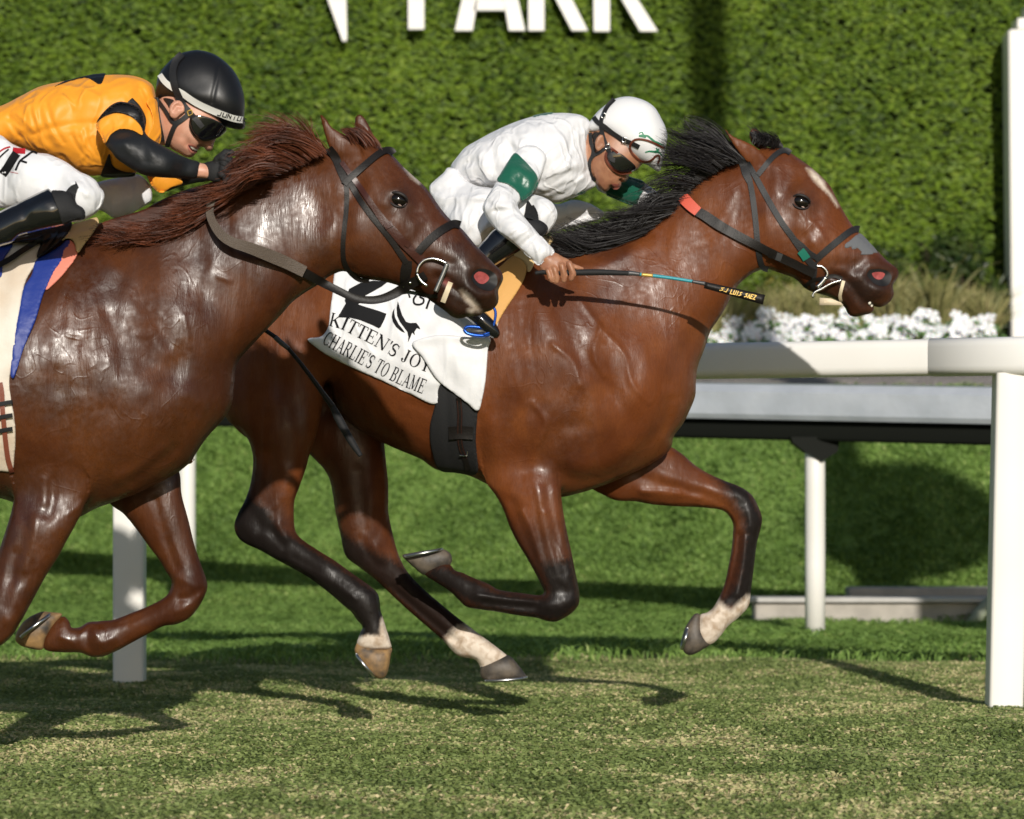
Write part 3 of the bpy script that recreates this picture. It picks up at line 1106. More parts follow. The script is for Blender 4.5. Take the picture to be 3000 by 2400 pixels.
# --- concrete drain at the foot of the bank
kb = empty('drain_wall', "low concrete drain wall half hidden in grass at the foot of the bank", 'drain wall')
M = Mesh(); M.box(1.37, 6, 17.42, 17.56, -.1, .145); M.build('front_wall', M_CONC, kb, smooth=False, bevel=.006)
M = Mesh(); M.box(1.34, 6, 17.38, 17.60, .15, .178); M.build('coping', mat("pale_concrete", (.55, .53, .5), .8, noise=(9, .6, (.45, .43, .4))), kb, smooth=False, bevel=.005)
M = Mesh(); M.box(1.95, 6, 17.74, 17.98, -.1, .222); M.build('rear_slab', M_CONC, kb, smooth=False, bevel=.006)
M = Mesh(); M.box(1.4, 6, 17.605, 17.735, -.1, .12); M.build('drain_channel', M_DARK, kb, smooth=False)
pp = Mesh(); pp.tube([P3(2842, 1836, 17.3), P3(2868, 1800, 17.32), P3(2905, 1760, 17.34), P3(2930, 1752, 17.36)], .036, 12)
tag(pp.build('drain_pipe', mat("green_grey_pipe", (.30, .33, .24), .6)), "short bent grey green pipe against the drain wall beside the white post", 'pipe')

# --- white stepped post standing in the flower bed
wp = empty('winning_post', "tall white stepped pillar standing behind the rails at the right edge", 'post')
WD = 23.55
DP = .3
cx_ = (2936 - CX) / F * (WD + DP)
M = Mesh()
wid = .8
vs = []
zt = CH + (HY - 85) / F * WD
for z, o_ in ((1.2, .03), (zt - .02, 0), (zt, .01)):
    for a, b in ((0, 0), (wid, 0), (wid, DP), (0, DP)):
        vs.append((cx_ + a + (o_ if a == 0 else -o_), WD + b, z))
M.add(vs, [(i * 4 + e, i * 4 + (e + 1) % 4, i * 4 + 4 + (e + 1) % 4, i * 4 + 4 + e) for i in range(2) for e in range(4)] + [(8, 9, 10, 11)])
M.build('pillar', M_POSTW, wp, smooth=False, bevel=.02)
hs = [zt + .003] + [CH + (HY - y) / F * WD for y in (51, 11, -30)]
for k in range(3):
    i_ = .072 * (k + 1)
    M = Mesh(); M.box(cx_ + i_, cx_ + wid - i_, WD + .02 * (k + 1), WD + DP - .01 * (k + 1), hs[k] + .003 * k, hs[k + 1])
    M.build('cap_tier', M_POSTW, wp, smooth=False, bevel=.012)
# the finish mast with its round disc stands just outside the right edge; its shadow crosses the bank, the flowers and the hedge
mst = empty('finish_mast', "tall white finish mast with a round disc just outside the right edge", 'mast')
M = Mesh(); M.box(3.0, 3.3, 12.4, 12.6, -.05, 9.4); M.build('mast_pole', M_POSTW, mst, smooth=False, bevel=.01)
M = Mesh(); M.tube([(3.42, 12.3, 3.1), (3.42, 12.36, 3.1)], .56, 32); M.build('finish_disc', M_RED_R0, mst, smooth=False)
M = Mesh(); M.box(3.1, 3.5, 12.365, 12.40, 3.0, 3.2); M.build('disc_bracket', M_ALU, mst, smooth=False)

# ------------------------------------------------------------------ horses
M_BAY = coat_mat("bay_coat", (0.155, 0.043, 0.011), (0.070, 0.019, 0.006), (0.23, 0.072, 0.018), rough=(.36, .55), spec=.5)
M_CHEST = coat_mat("chestnut_coat", (0.086, 0.0255, 0.0068), (0.038, 0.0105, 0.0040), (0.140, 0.043, 0.0105), rough=(0.31, 0.52), spec=0.62)
M_EYE = mat("horse_eye", (0.006, 0.004, 0.003), 0.12, 0.45)
M_EYEWHITE = mat("eye_rim", (0.5, 0.36, 0.3), 0.3)
M_HOOF = mat("hoof_horn", (0.035, 0.03, 0.026), 0.55, noise=(18, .8, (0.12, 0.095, 0.07)), bump=(60, .5, .003))
M_HOOFY = mat("hoof_horn_striped", (0.05, 0.042, 0.036), 0.55, noise=(14, .9, (0.34, 0.2, 0.08)), bump=(60, .5, .003))
M_SHOE = mat("aluminium_shoe", (0.6, 0.6, 0.6), 0.3, metal=1.0)
M_PINK = mat("nostril_lining", (0.40, 0.085, 0.08), 0.4, spec=0.4, noise=(60, .6, (0.22, 0.04, 0.04)), bump=(90, .5, .003))

DF = 10.23
DN = 8.58

far_body = T('D', "720,362 800,330 905,280 985,278 1060,288 1120,318 1190,365 1280,430 1380,520 1440,590 1480,670 1540,780 1610,890 1670,955 1760,1045 1830,1115 1880,1165 1930,1205 1965,1235 1977,1265 1970,1300 1945,1335 1928,1370 1936,1410 1936,1445 1900,1500 1840,1535 1790,1534 1765,1520 1783,1550 1760,1582 1700,1600 1620,1613 1575,1590 1550,1540 1480,1482 1420,1452 1340,1430 1290,1415 1230,1385 1200,1350 1140,1302 1050,1272 960,1240 925,1236 880,1245 820,1270 750,1322 700,1372 650,1455 600,1555 540,1650") + \
    T('X', "2082,970 2063,1025 2044,1076 2039,1118 2037,1160 2019,1206 2000,1243 1973,1281 1968,1307 1952,1330 1910,1358 1845,1390 1780,1418 1725,1437 1678,1450 1643,1457 1560,1462 1480,1450 1425,1418 1368,1392 1279,1376 1234,1346 1197,1330 1160,1315 1123,1298 1080,1275 1030,1240 990,1200 960,1120 930,1180 880,1240 800,1290 740,1290 690,1255 645,1190 612,1120 598,1030 602,930 640,840 700,770 800,720 900,700 1000,690 1100,700 1200,722 1300,732 1400,722 1500,703 1600,693 1700,690 1800,672 1880,648 1930,612 1985,560 2048,515 2108,485")
far_ctrl = [(700, 950, .75, 0), (900, 950, .74, 0), (1250, 1000, .72, 0), (1500, 1050, .68, 0), (1750, 1100, .66, 0), (1900, 1200, .74, 0), (1880, 850, .52, 0),
            (2000, 700, .46, 0), (2120, 620, .44, 0), (2220, 560, .5, 0), (2300, 700, .56, 0), (2420, 680, .6, 0), (2450, 780, .6, 0), (2570, 860, .66, 0), (2500, 900, .6, 0)]
far_nh = T('X', "970,1040 958,1084 948,1125 943,1195 923,1288 908,1329 897,1370 877,1427 863,1466 861,1501 862,1534 868,1562 891,1585 933,1613 984,1645 1035,1682 1081,1715 1107,1740 1113,1766 1115,1789 1123,1812 1132,1842 1142,1875 1146,1900 1095,1908 1046,1892 1056,1852 1062,1836 1044,1815 1031,1795 1005,1773 965,1738 910,1696 859,1666 803,1636 761,1612 723,1595 700,1578 688,1555 688,1530 700,1499 717,1467 733,1420 741,1365 740,1330 728,1291 705,1259 670,1235 640,1170 640,1050 700,950 800,900 900,940")
far_fh = T('X', "1125,1250 1126,1297 1131,1353 1137,1413 1138,1460 1138,1501 1149,1557 1162,1608 1181,1655 1203,1687 1239,1724 1285,1764 1332,1803 1374,1835 1411,1863 1445,1888 1486,1920 1500,1935 1455,1952 1412,1968 1405,1950 1391,1933 1346,1924 1323,1905 1298,1877 1265,1848 1207,1798 1151,1747 1105,1703 1058,1666 1016,1634 1005,1608 1000,1580 991,1539 982,1497 975,1450 965,1404 947,1372 924,1348 900,1320 880,1250 900,1150 1000,1120 1080,1180")
far_nf = T('X', "1640,1400 1645,1457 1650,1497 1660,1553 1674,1617 1685,1673 1692,1706 1698,1743 1696,1770 1678,1794 1653,1811 1627,1822 1599,1819 1575,1811 1516,1803 1446,1791 1400,1785 1366,1778 1346,1760 1318,1733 1272,1703 1244,1684 1240,1664 1270,1648 1300,1640 1320,1655 1334,1672 1355,1678 1380,1690 1429,1710 1462,1728 1531,1738 1585,1744 1594,1735 1586,1715 1572,1687 1544,1636 1516,1590 1493,1543 1474,1492 1451,1450 1426,1415 1410,1340 1430,1240 1520,1210 1620,1290")
far_ff = T('X', "1930,1290 1966,1309 1998,1330 2035,1362 2073,1386 2124,1409 2170,1427 2202,1450 2221,1483 2233,1520 2227,1555 2219,1585 2214,1617 2207,1678 2200,1733 2198,1758 2190,1782 2161,1812 2133,1835 2112,1862 2088,1886 2062,1890 2038,1860 2046,1830 2052,1800 2068,1796 2086,1784 2097,1768 2110,1743 2124,1706 2133,1664 2142,1617 2147,1566 2147,1534 2133,1508 2114,1495 2086,1490 2040,1486 1966,1483 1910,1478 1859,1469 1808,1467 1771,1452 1720,1420 1700,1360 1750,1300 1850,1260")

# ears as rounded leaves
far_ear = T('D', "596,108 640,165 690,195 760,225 820,255 880,300 925,350 940,400 915,430 870,450 820,420 770,385 735,345 700,300 655,235 620,175")
far_ear2 = T('D', "795,160 820,120 850,130 890,165 925,210 945,250 925,290 870,290 820,250 800,210")


def hoof(px_outline, D, yc, shoe_line, mt, parent, k=0.95, name='hoof'):
    v = Volume(D, [Piece(px_outline, (k, yc), blend=.002)], s=3.0, ws=.004, pad=10)
    V, Q = v.net(2)
    o = mesh_np(name, world(V), Q, mt, parent)
    if shoe_line:
        W_ = P3(*shoe_line[0], D + yc), P3(*shoe_line[1], D + yc)
        a, b = W_
        ax = (b - a)
        L = ax.length
        ax.normalize()
        up = Vector((0, 1, 0)).cross(ax)
        if len(shoe_line) > 2 and shoe_line[2] < 0:
            up = -up
        c = (a + b) / 2
        M = Mesh()
        rw = 0.058
        out, inn = [], []
        n = 22
        for i in range(n + 1):
            t = math.radians(-150 + 300 * i / n)
            for lst, q in ((out, 1.0), (inn, 0.74)):
                lst.append(c + ax * (math.cos(t) * L / 2 * q) + Vector((0, 1, 0)) * (math.sin(t) * rw * q))
        vs = []
        for o_, i_ in zip(out, inn):
            vs += [o_, i_, i_ + up * .009, o_ + up * .009]
        fs = []
        for i in range(n):
            for e in range(4):
                fs.append((i * 4 + e, i * 4 + (e + 1) % 4, (i + 1) * 4 + (e + 1) % 4, (i + 1) * 4 + e))
        fs += [(0, 1, 2, 3), (n * 4 + 3, n * 4 + 2, n * 4 + 1, n * 4)]
        M.add(vs, fs)
        M.build('horseshoe', M_SHOE, o)
    return o


def strokes(spec):
    """'KEY w h : x,y x,y ...' lines -> sculpt strokes; optional depth limits 'n' near side / 'f' far side handled by the caller"""
    out = []
    for ln in spec.strip().splitlines():
        if ':' not in ln:
            continue
        head, pts = ln.split(':')
        h = head.split()
        out.append((T(h[0], pts.strip()), float(h[1]), float(h[2]) * 0.001, h[3] if len(h) > 3 else None))
    return out


def paint(V, spec, D):
    """marking masks: 'name KEY soft [n|f] : polygon' -> attribute value with soft edge; one point pair = polyline brush"""
    res = {'black': np.zeros(len(V)), 'white': np.zeros(len(V)), 'pink': np.zeros(len(V))}
    for ln in spec.strip().splitlines():
        head, pts = ln.split(':')
        h = head.split()
        P = np.array(T(h[1], pts.strip()))
        soft = float(h[2])
        amt = float(h[3])
        side = h[4] if len(h) > 4 else None
        lo, hi = P.min(0) - soft * 3, P.max(0) + soft * 3
        m = np.where((V[:, 0] > lo[0]) & (V[:, 0] < hi[0]) & (V[:, 1] > lo[1]) & (V[:, 1] < hi[1]))[0]
        if side == 'n':
            m = m[V[m, 2] < D]
        elif side == 'f':
            m = m[V[m, 2] > D]
        if len(m) == 0:
            continue
        if 'line' in h:
            d = polydist(V[m, :2], P)
            val = np.exp(-(d / soft)**2) * amt
        else:
            d = polydist(V[m, :2], np.vstack([P, P[:1]]))
            ins = inpoly(V[m, :2], P)
            sd = np.where(ins, d, -d)
            sd = sd + rng.normal(0, soft * .12, len(sd))
            val = np.clip(sd / (2 * soft) + .5, 0, 1) * amt
        if amt < 0:
            res[h[0]][m] *= 1 + val
        else:
            res[h[0]][m] = np.maximum(res[h[0]][m], val)
    return res


def horse(name, D, body, ctrl, limbs, ears, mt, strk, marks, label):
    pcs = [Piece(body, ctrl, blend=.03)]
    for (o, c, b) in limbs:
        pcs.append(Piece(o, c, blend=b))
    for (o, c) in ears:
        pcs.append(Piece(o, c, blend=.012))
    vol = Volume(D, pcs, s=5.0, ws=.0056)
    V, Q = vol.net(3)
    lim = {'n': (0, D), 'f': (D, 99)}
    V = sculpt(V, Q, [(p, w_, h_, lim.get(sd)) for p, w_, h_, sd in strokes(strk)])
    V = lap(V, Q, 1)
    at = paint(V, marks, D)
    Wv = world(V)
    o = mesh_np(name, Wv, Q, mt, None, at)
    tag(o, label, 'horse', 'racehorses galloping past the post')
    return o, vol, Wv, Q


FAR_STROKES = """
D 14 -9 : 1470,1280 1530,1310 1600,1380 1660,1460 1710,1510 1760,1525
D 10 -5 : 1400,1290 1470,1285 1520,1305
D 30 10 : 1205,610 1150,640 1130,700
D 26 9 : 1200,625 1260,640 1300,690
D 22 -7 : 1320,640 1345,720 1330,800
D 30 6 : 1230,800 1330,900 1330,1010
D 26 7 : 1000,440 1040,520 1010,600
D 22 -6 : 960,460 930,540 930,640
D 20 -5 : 1080,480 1090,600
D 24 -6 : 880,1150 870,1000 850,850 830,700 800,560
D 22 5 : 1180,900 1290,1000 1330,1100
D 16 -4 : 1350,900 1290,960 1240,980
D 22 8 : 1870,1215 1800,1210 1730,1225 1700,1280 1720,1340 1780,1390 1860,1400 1915,1370 1935,1310
D 32 -12 : 1780,1290 1830,1300 1870,1310
D 26 6 : 1840,1400 1900,1420 1920,1360
D 18 -6 : 1690,1180 1600,1200 1500,1200
D 14 -4 : 1560,1280 1620,1240 1680,1230
D 20 6 : 1560,1420 1640,1510 1690,1560
X 20 -9 : 1890,690 1850,705 1790,735 1720,755 1650,752
X 26 8 : 1880,720 1820,745 1750,775 1680,775
X 16 -4 : 1900,700 1885,740 1880,800
X 30 -8 : 2090,935 2050,960 2020,1010 1985,1060 1960,1120
X 24 -10 : 1860,1350 1800,1385 1740,1405 1680,1400 1655,1390
X 34 9 : 1840,1310 1780,1350 1720,1370 1680,1360
X 22 -9 : 1960,1180 1950,1230 1920,1280 1880,1320
X 22 8 : 1990,1190 1985,1230 1955,1290
X 30 -8 : 1620,860 1650,940 1690,1020 1740,1090 1800,1160 1850,1230
X 40 8 : 1570,830 1600,930 1640,1020 1700,1120
X 34 -7 : 1520,900 1540,1000 1560,1100 1560,1200
X 44 9 : 1500,880 1490,1000 1500,1120
X 26 -7 : 1580,1360 1600,1300 1650,1250 1700,1250
X 18 -6 n : 1600,1430 1610,1500 1625,1580 1650,1680
X 18 6 n : 1580,1440 1590,1510 1605,1590 1635,1690
X 16 -6 n : 1560,1440 1575,1530 1600,1620 1640,1720
X 16 5 n : 1625,1440 1635,1520 1650,1600 1668,1680
X 14 -5 n : 1500,1470 1530,1550 1570,1640
X 26 -10 : 1400,1240 1405,1300 1415,1360 1425,1400
X 30 8 : 1440,1250 1450,1320
X 18 6 n : 1600,1770 1640,1780 1675,1765
X 16 -5 n : 1590,1755 1620,1740 1660,1735
X 18 6 : 2190,1500 2200,1540
X 14 -5 : 2160,1470 2180,1490 2180,1530
X 16 -6 : 2060,1445 2100,1465 2140,1490
X 20 6 : 1950,1400 2030,1420 2100,1440
X 18 -6 : 1880,1400 1960,1420 2030,1440
X 12 5 : 1880,1440 1940,1450 1990,1450
X 30 -10 : 1000,1090 985,1150 960,1210
X 50 12 : 850,1050 880,1150
X 40 -8 : 740,1200 800,1220 880,1180
X 22 -8 n : 790,1330 800,1400 780,1470
X 22 7 n : 840,1380 845,1450
X 18 -6 n : 740,1500 765,1540 800,1560
X 18 6 n : 715,1540 740,1570
X 14 6 n : 815,1540 840,1575
X 12 -5 n : 800,1500 800,1560 830,1600
X 12 -5 n : 860,1640 940,1690 1020,1750
X 18 -6 f : 1050,1380 1060,1470 1070,1550
X 14 6 f : 1100,1600 1110,1640
X 14 -5 f : 1060,1580 1085,1630 1120,1660
X 12 -5 f : 1170,1740 1250,1810 1320,1870
X 9 4.5 : 1700,880 1760,960 1830,1040 1850,1120 1900,1180
X 9 4 : 1760,960 1740,1040 1770,1100
X 9 4 : 1560,1180 1600,1240 1580,1300
X 9 4 : 1620,1010 1680,1060 1700,1130
X 9 4 n : 1530,1500 1560,1560 1580,1640
X 9 4 n : 1600,1500 1620,1570 1650,1640
X 9 4 f : 1880,1440 1960,1440 2050,1460
X 10.5 -6.8 n : 820,1650 920,1705 1010,1765
X 10.5 6.0 n : 850,1640 950,1695 1040,1755
X 10.5 -6.8 f : 1150,1720 1260,1815 1340,1880
X 10.5 -6.8 n : 1420,1765 1500,1775 1570,1780
X 10.5 6.8 n : 1400,1745 1480,1755 1560,1762
X 10.5 -6.8 f : 2165,1570 2155,1650 2130,1740
X 10.5 5.1 f : 2185,1580 2178,1660 2160,1740
D 6 2.5 : 1290,860 1370,960 1420,1050
D 5 2 : 1340,930 1410,920 1480,960
D 5 2.5 : 1180,780 1230,850 1240,930
D 18 -4 : 760,620 700,760 640,900
D 26 5 : 690,640 640,760 580,880
X 16 -4 : 1200,1180 1300,1220 1380,1290
"""
FAR_MARKS = """
black X 20 1 n : 670,1470 730,1440 790,1490 830,1550 885,1575 1135,1740 1160,1900 1030,1900 1030,1835 860,1690 680,1590
black X 20 .95 f : 960,1530 1020,1560 1080,1600 1170,1640 1240,1690 1450,1880 1290,1880 1090,1700 1000,1640
black X 30 1 n : 1560,1640 1690,1620 1720,1780 1640,1840 1400,1800 1230,1700 1240,1630 1330,1650 1460,1715 1590,1735
black X 24 1 f : 2080,1375 2200,1420 2250,1520 2225,1690 2225,1790 2085,1790 2110,1745 2150,1700 2165,1600 2170,1530 2140,1470
black X 40 .5 n : 1480,1540 1700,1540 1700,1760 1560,1740
black X 26 .5 n : 720,1330 800,1400 870,1560 700,1560 690,1480
black X 30 .35 f : 960,1350 1080,1450 1160,1620 1000,1640
black D 60 .85 : 1440,1240 1560,1210 1640,1180 1760,1180 1880,1165 1990,1230 1980,1340 1960,1480 1840,1560 1700,1630 1600,1560 1520,1480 1440,1440 1350,1420
black D 22 .8 : 1140,650 1200,630 1280,670 1290,730 1220,760 1140,730
black D 40 .35 : 1120,620 1300,620 1340,780 1200,860 1100,760
white X 5 1 n : 1044,1868 1075,1860 1112,1862 1116,1815 1122,1806 1150,1880 1150,1900 1040,1900
white X 12 1 f : 1300,1880 1320,1855 1345,1838 1376,1834 1500,1920 1510,1960 1400,1975 1380,1930 1310,1915
white X 9 1 f : 2100,1745 2112,1768 2140,1790 2190,1745 2210,1745 2200,1800 2090,1900 2030,1880 2040,1800 2086,1780
white D 6 1 n : 1245,440 1290,450 1340,490 1385,545 1400,590 1440,640 1500,740 1490,745 1420,640 1360,590 1310,540 1275,490
black X 14 .5 : 1660,740 1750,745 1840,715 1890,690 1910,640 1850,650 1750,690 1650,700
"""
far_horse, VF, far_W, far_Q = horse(
    'racehorse', DF, far_body, far_ctrl,
    [(far_nh, [(800, 1050, .42, -.12), (820, 1300, .62, -.13), (780, 1540, .6, -.13), (900, 1650, .75, -.13), (1080, 1780, .9, -.13)], .035),
     (far_fh, [(1000, 1200, .5, .12), (1050, 1400, .62, .13), (1080, 1620, .65, .13), (1250, 1780, .8, .13), (1430, 1910, .85, .13)], .035),
     (far_nf, [(1520, 1300, .42, -.13), (1570, 1520, .62, -.14), (1650, 1760, .8, -.14), (1450, 1760, .85, -.14), (1290, 1680, .85, -.14)], .035),
     (far_ff, [(1820, 1350, .5, .12), (2000, 1430, .62, .14), (2190, 1500, .75, .14), (2170, 1680, .8, .14), (2080, 1840, .85, .14)], .035)],
    [(far_ear, (.35, -.055)), (far_ear2, (.4, .06))],
    M_BAY, FAR_STROKES, FAR_MARKS, "bright bay racehorse in front with black mane and a small white star")

hoof(T('I', "858,1468 940,1500 1040,1510 1075,1505 1066,1560 1055,1630 1035,1685 995,1702 940,1670 880,1605 838,1525 845,1490"), DF, -.13,
     ((1037, 1912), (1095, 1985), -1), M_HOOFY, far_horse)
hoof(T('I', "1640,1605 1720,1570 1800,1550 1830,1565 1870,1610 1905,1655 1932,1702 1850,1712 1760,1722 1690,1724 1640,1695 1630,1660"), DF, .13,
     ((1412, 1999), (1546, 1989), -1), M_HOOF, far_horse)
hoof(T('I', "1137,920 1200,905 1290,890 1390,880 1440,905 1455,945 1440,985 1380,1010 1320,1030 1275,1045 1215,1000 1160,950"), DF, -.14,
     ((1177, 1628), (1298, 1605), 1), M_HOOF, far_horse)
hoof(T('J', "1325,1350 1370,1290 1400,1290 1410,1340 1435,1420 1470,1480 1430,1510 1380,1540 1335,1552 1300,1530 1292,1460 1305,1390"), DF, .14,
     ((2018, 1835), (2000, 1905), 1), M_HOOF, far_horse)

def hindcopy(pts, ox, oy, k=1.19):
    return [(ox + (x - 1000) * k, oy + (y - 1400) * k) for x, y in pts]


near_body = T('B', "450,362 560,330 640,270 760,270 840,345 905,372 955,428 1030,510 1100,575 1165,632 1230,702 1290,790 1350,870 1410,935 1490,998 1560,1080 1620,1150 1690,1220 1760,1292 1803,1335 1818,1390 1800,1440 1778,1485 1782,1550 1768,1600 1718,1645 1650,1665 1640,1680 1600,1690 1540,1692 1480,1708 1420,1698 1360,1650 1290,1600 1240,1565 1190,1525 1120,1490 1000,1452 940,1432 850,1412 760,1400 680,1380 600,1345 540,1335 440,1378 370,1432 250,1505 150,1580") + \
    T('E', "1780,690 1690,785 1600,880 1500,1000 1478,1130 1465,1250 1430,1330 1370,1400 1300,1480 1240,1570 1200,1640") + \
    T('H', "1250,80 1120,185 1000,250 850,320 700,375 600,412 520,455") + \
    T('X', "200,1525 110,1500 0,1460 -120,1450 -300,1435 -500,1405 -680,1360 -860,1370 -960,1330 -1050,1240 -1110,1120 -1140,1010 -1130,900 -1080,800 -1000,735 -800,700 -600,700 -400,725 -200,712 0,700 100,692 200,680 288,655 348,640 408,622 464,590 533,560 600,540 660,520 719,500 788,478 881,458 928,440")
near_ctrl = [(-950, 950, .74, 0), (-400, 1050, .72, 0), (0, 1100, .7, 0), (250, 1150, .66, 0), (450, 1250, .7, 0), (500, 1000, .56, 0),
             (650, 800, .46, 0), (800, 680, .42, 0), (900, 600, .42, 0), (980, 520, .5, 0), (1040, 700, .56, 0), (1180, 600, .6, 0), (1220, 720, .6, 0), (1380, 830, .66, 0), (1300, 860, .6, 0)]
near_nf = T('X', "241,1500 225,1530 218,1545 199,1578 172,1629 139,1680 111,1731 88,1773 70,1806 54,1833 40,1857 19,1879 0,1893 -40,1905 -80,1900 -150,1925 -230,1960 -310,1995 -350,2030 -410,2040 -440,2005 -400,1975 -350,1950 -250,1900 -150,1855 -60,1815 -55,1780 -40,1730 -19,1671 0,1605 19,1546 35,1490 42,1440 30,1350 80,1280 180,1300 260,1400")
near_ff = T('X', "519,1370 533,1453 552,1523 570,1597 587,1648 602,1690 608,1720 598,1750 580,1782 552,1813 515,1830 482,1834 445,1852 385,1884 343,1907 297,1925 264,1923 232,1912 186,1912 132,1904 125,1880 150,1830 185,1805 204,1822 209,1838 232,1838 258,1823 288,1820 334,1815 385,1796 441,1773 487,1746 501,1720 501,1699 487,1676 468,1643 436,1601 399,1550 362,1506 320,1470 340,1400 440,1330")
near_ear = T('B', "371,90 420,130 455,185 500,220 560,250 620,290 670,330 700,380 700,440 650,480 600,480 550,445 480,415 440,350 410,260 385,170")
near_ear2 = T('B', "650,110 685,96 720,120 755,175 785,240 815,310 830,355 780,350 720,300 670,240 645,180")

NEAR_STROKES = """
B 13 -9 : 1300,1380 1370,1420 1440,1470 1520,1530 1590,1590 1640,1650
B 26 10 : 985,690 920,720 890,780
B 22 8 : 985,690 1050,720 1085,790
B 22 -7 : 1110,720 1130,800 1120,860
B 30 6 : 1000,860 1090,960 1120,1040
B 34 8 : 740,560 790,640 760,720
B 22 -7 : 700,580 670,640 660,720
B 24 -9 : 600,1330 560,1230 545,1100 560,950 580,800
B 26 6 : 960,1000 1060,1090 1130,1160
B 18 -5 : 1180,1000 1110,1090 1060,1130
B 24 9 : 1690,1300 1610,1300 1555,1350 1545,1420 1590,1480 1650,1510 1720,1510 1780,1460 1790,1390
B 34 -13 : 1620,1380 1670,1400 1710,1420
B 20 6 : 1540,1480 1600,1540
B 22 6 : 1690,1520 1730,1500
B 18 -6 : 1420,1280 1350,1260 1250,1240
B 20 7 : 1380,1600 1440,1640 1520,1660
E 27.0 -4.9 : 760,330 790,400 770,480 750,540
E 32.0 4.3 : 700,330 720,400
E 29.0 -4.3 : 640,560 660,660 670,760 650,860
E 35.0 4.3 : 570,560 600,700 610,800
E 27.0 -4.3 : 480,530 520,640 530,760 500,860
E 32.0 4.3 : 420,560 440,680 430,780
E 24.0 -4.3 : 700,700 740,820 760,950 770,1060
E 27.0 3.7 : 800,560 870,660 930,760 1000,860 1050,940
E 21.0 -3.7 : 850,560 930,680 1010,790 1060,880
E 35.0 -4.3 : 400,740 380,840 370,980 390,1150
E 35.0 3.7 : 330,860 330,980
E 24.0 -3.2 : 470,900 510,1050 530,1150
E 40.0 4.3 : 1020,950 1020,1050 960,1130
E 35.0 -3.7 : 1110,980 1060,1120 980,1220
E 40.0 -4.9 : 1700,760 1560,880 1400,1030 1300,1150
E 40.0 4.3 : 1800,620 1650,720 1500,860
E 35.0 -3.7 : 1960,440 1900,540 1780,640
E 35.0 -3.2 : 1500,250 1650,360 1800,470
E 54.0 3.7 : 1100,420 1300,420 1480,330
E 40.0 -3.2 : 1000,330 1150,340 1300,310
E 27.0 -4.9 : 1130,1400 1050,1480 960,1560 850,1640
E 29.0 4.3 : 1050,1440 970,1520 900,1590
E 21.0 -3.2 : 1240,1320 1180,1430 1100,1530 1020,1600
E 40.0 4.9 : 1200,1200 1250,1300 1200,1400
E 27.0 -2.7 : 700,1300 780,1340 900,1270
H 20 -9 : 1100,40 1000,110 880,200 740,280
H 22 8 : 1050,40 900,140 760,230
H 16 -5 n : 330,230 330,330 310,450
H 22 6 n : 280,240 280,360
H 22 -6 n : 170,480 140,650 90,850
H 18 6 n : 220,480 200,620 150,780
H 16 -5 n : 100,700 60,880 30,1020
H 18 5 n : 60,1120 100,1120
H 14 -5 f : 980,360 1010,480 1060,640 1110,780
H 18 6 f : 1120,850 1240,900 1260,960
H 12 -6 f : 1140,980 1200,970 1260,930
H 14 5 f : 1120,1060 1180,1040
H 14 5 f : 600,1200 640,1260 700,1240
H 12 -5 f : 560,1180 550,1260 590,1320
H 10 -3 f : 640,1150 800,1120 980,1040
H 10 3 f : 380,1220 450,1250
H 8 2 : 430,450 470,420 520,370
E 9 2.5 : 1160,700 1180,800 1190,900
E 7 2.5 : 850,540 860,580
E 9 2 : 980,800 920,830 870,820
E 8 2.5 : 1380,450 1450,480
"""
NEAR_MARKS = """
black B 70 .8 : 1400,1250 1520,1200 1640,1190 1760,1300 1820,1390 1780,1480 1780,1600 1650,1690 1480,1710 1360,1650 1280,1580 1320,1430
black B 24 .7 : 900,740 960,700 1040,710 1080,780 1040,850 940,850
black B 45 .35 : 880,700 1080,700 1140,1000 1060,1060 940,880
white B 7 1 n : 1040,520 1062,530 1110,580 1165,630 1150,640 1090,590
white B 8 .75 : 1480,1480 1520,1500 1580,1560 1620,1610 1640,1650 1590,1650 1560,1680 1540,1640 1580,1620 1530,1570 1500,1530
pink B 8 .6 : 1370,1400 1410,1440 1390,1460 1350,1420
white H 6 .6 n : 1020,730 1060,820 1050,825 1015,740
"""
near_horse, VN, near_W, near_Q = horse(
    'racehorse', DN, near_body, near_ctrl,
    [(near_nf, [(120, 1400, .42, -.13), (80, 1600, .6, -.14), (0, 1850, .8, -.14), (-250, 1930, .85, -.14)], .04),
     (near_ff, [(430, 1400, .48, .12), (460, 1560, .62, .13), (540, 1750, .75, .13), (400, 1840, .8, .13), (170, 1860, .85, .13)], .035),
     (hindcopy(far_nh, -690, 1450), [(-920, 1080, .42, -.13), (-900, 1350, .62, -.13), (-940, 1660, .75, -.13), (-600, 1880, .9, -.13)], .04),
     (hindcopy(far_fh, -690, 1450), [(-690, 1250, .5, .12), (-600, 1500, .65, .13), (-400, 1900, .8, .13), (-200, 2020, .85, .13)], .04)],
    [(near_ear, (.35, -.055)), (near_ear2, (.4, .06))],
    M_CHEST, NEAR_STROKES, NEAR_MARKS, "dark chestnut racehorse nearer the camera with flying red mane and wet shoulder")

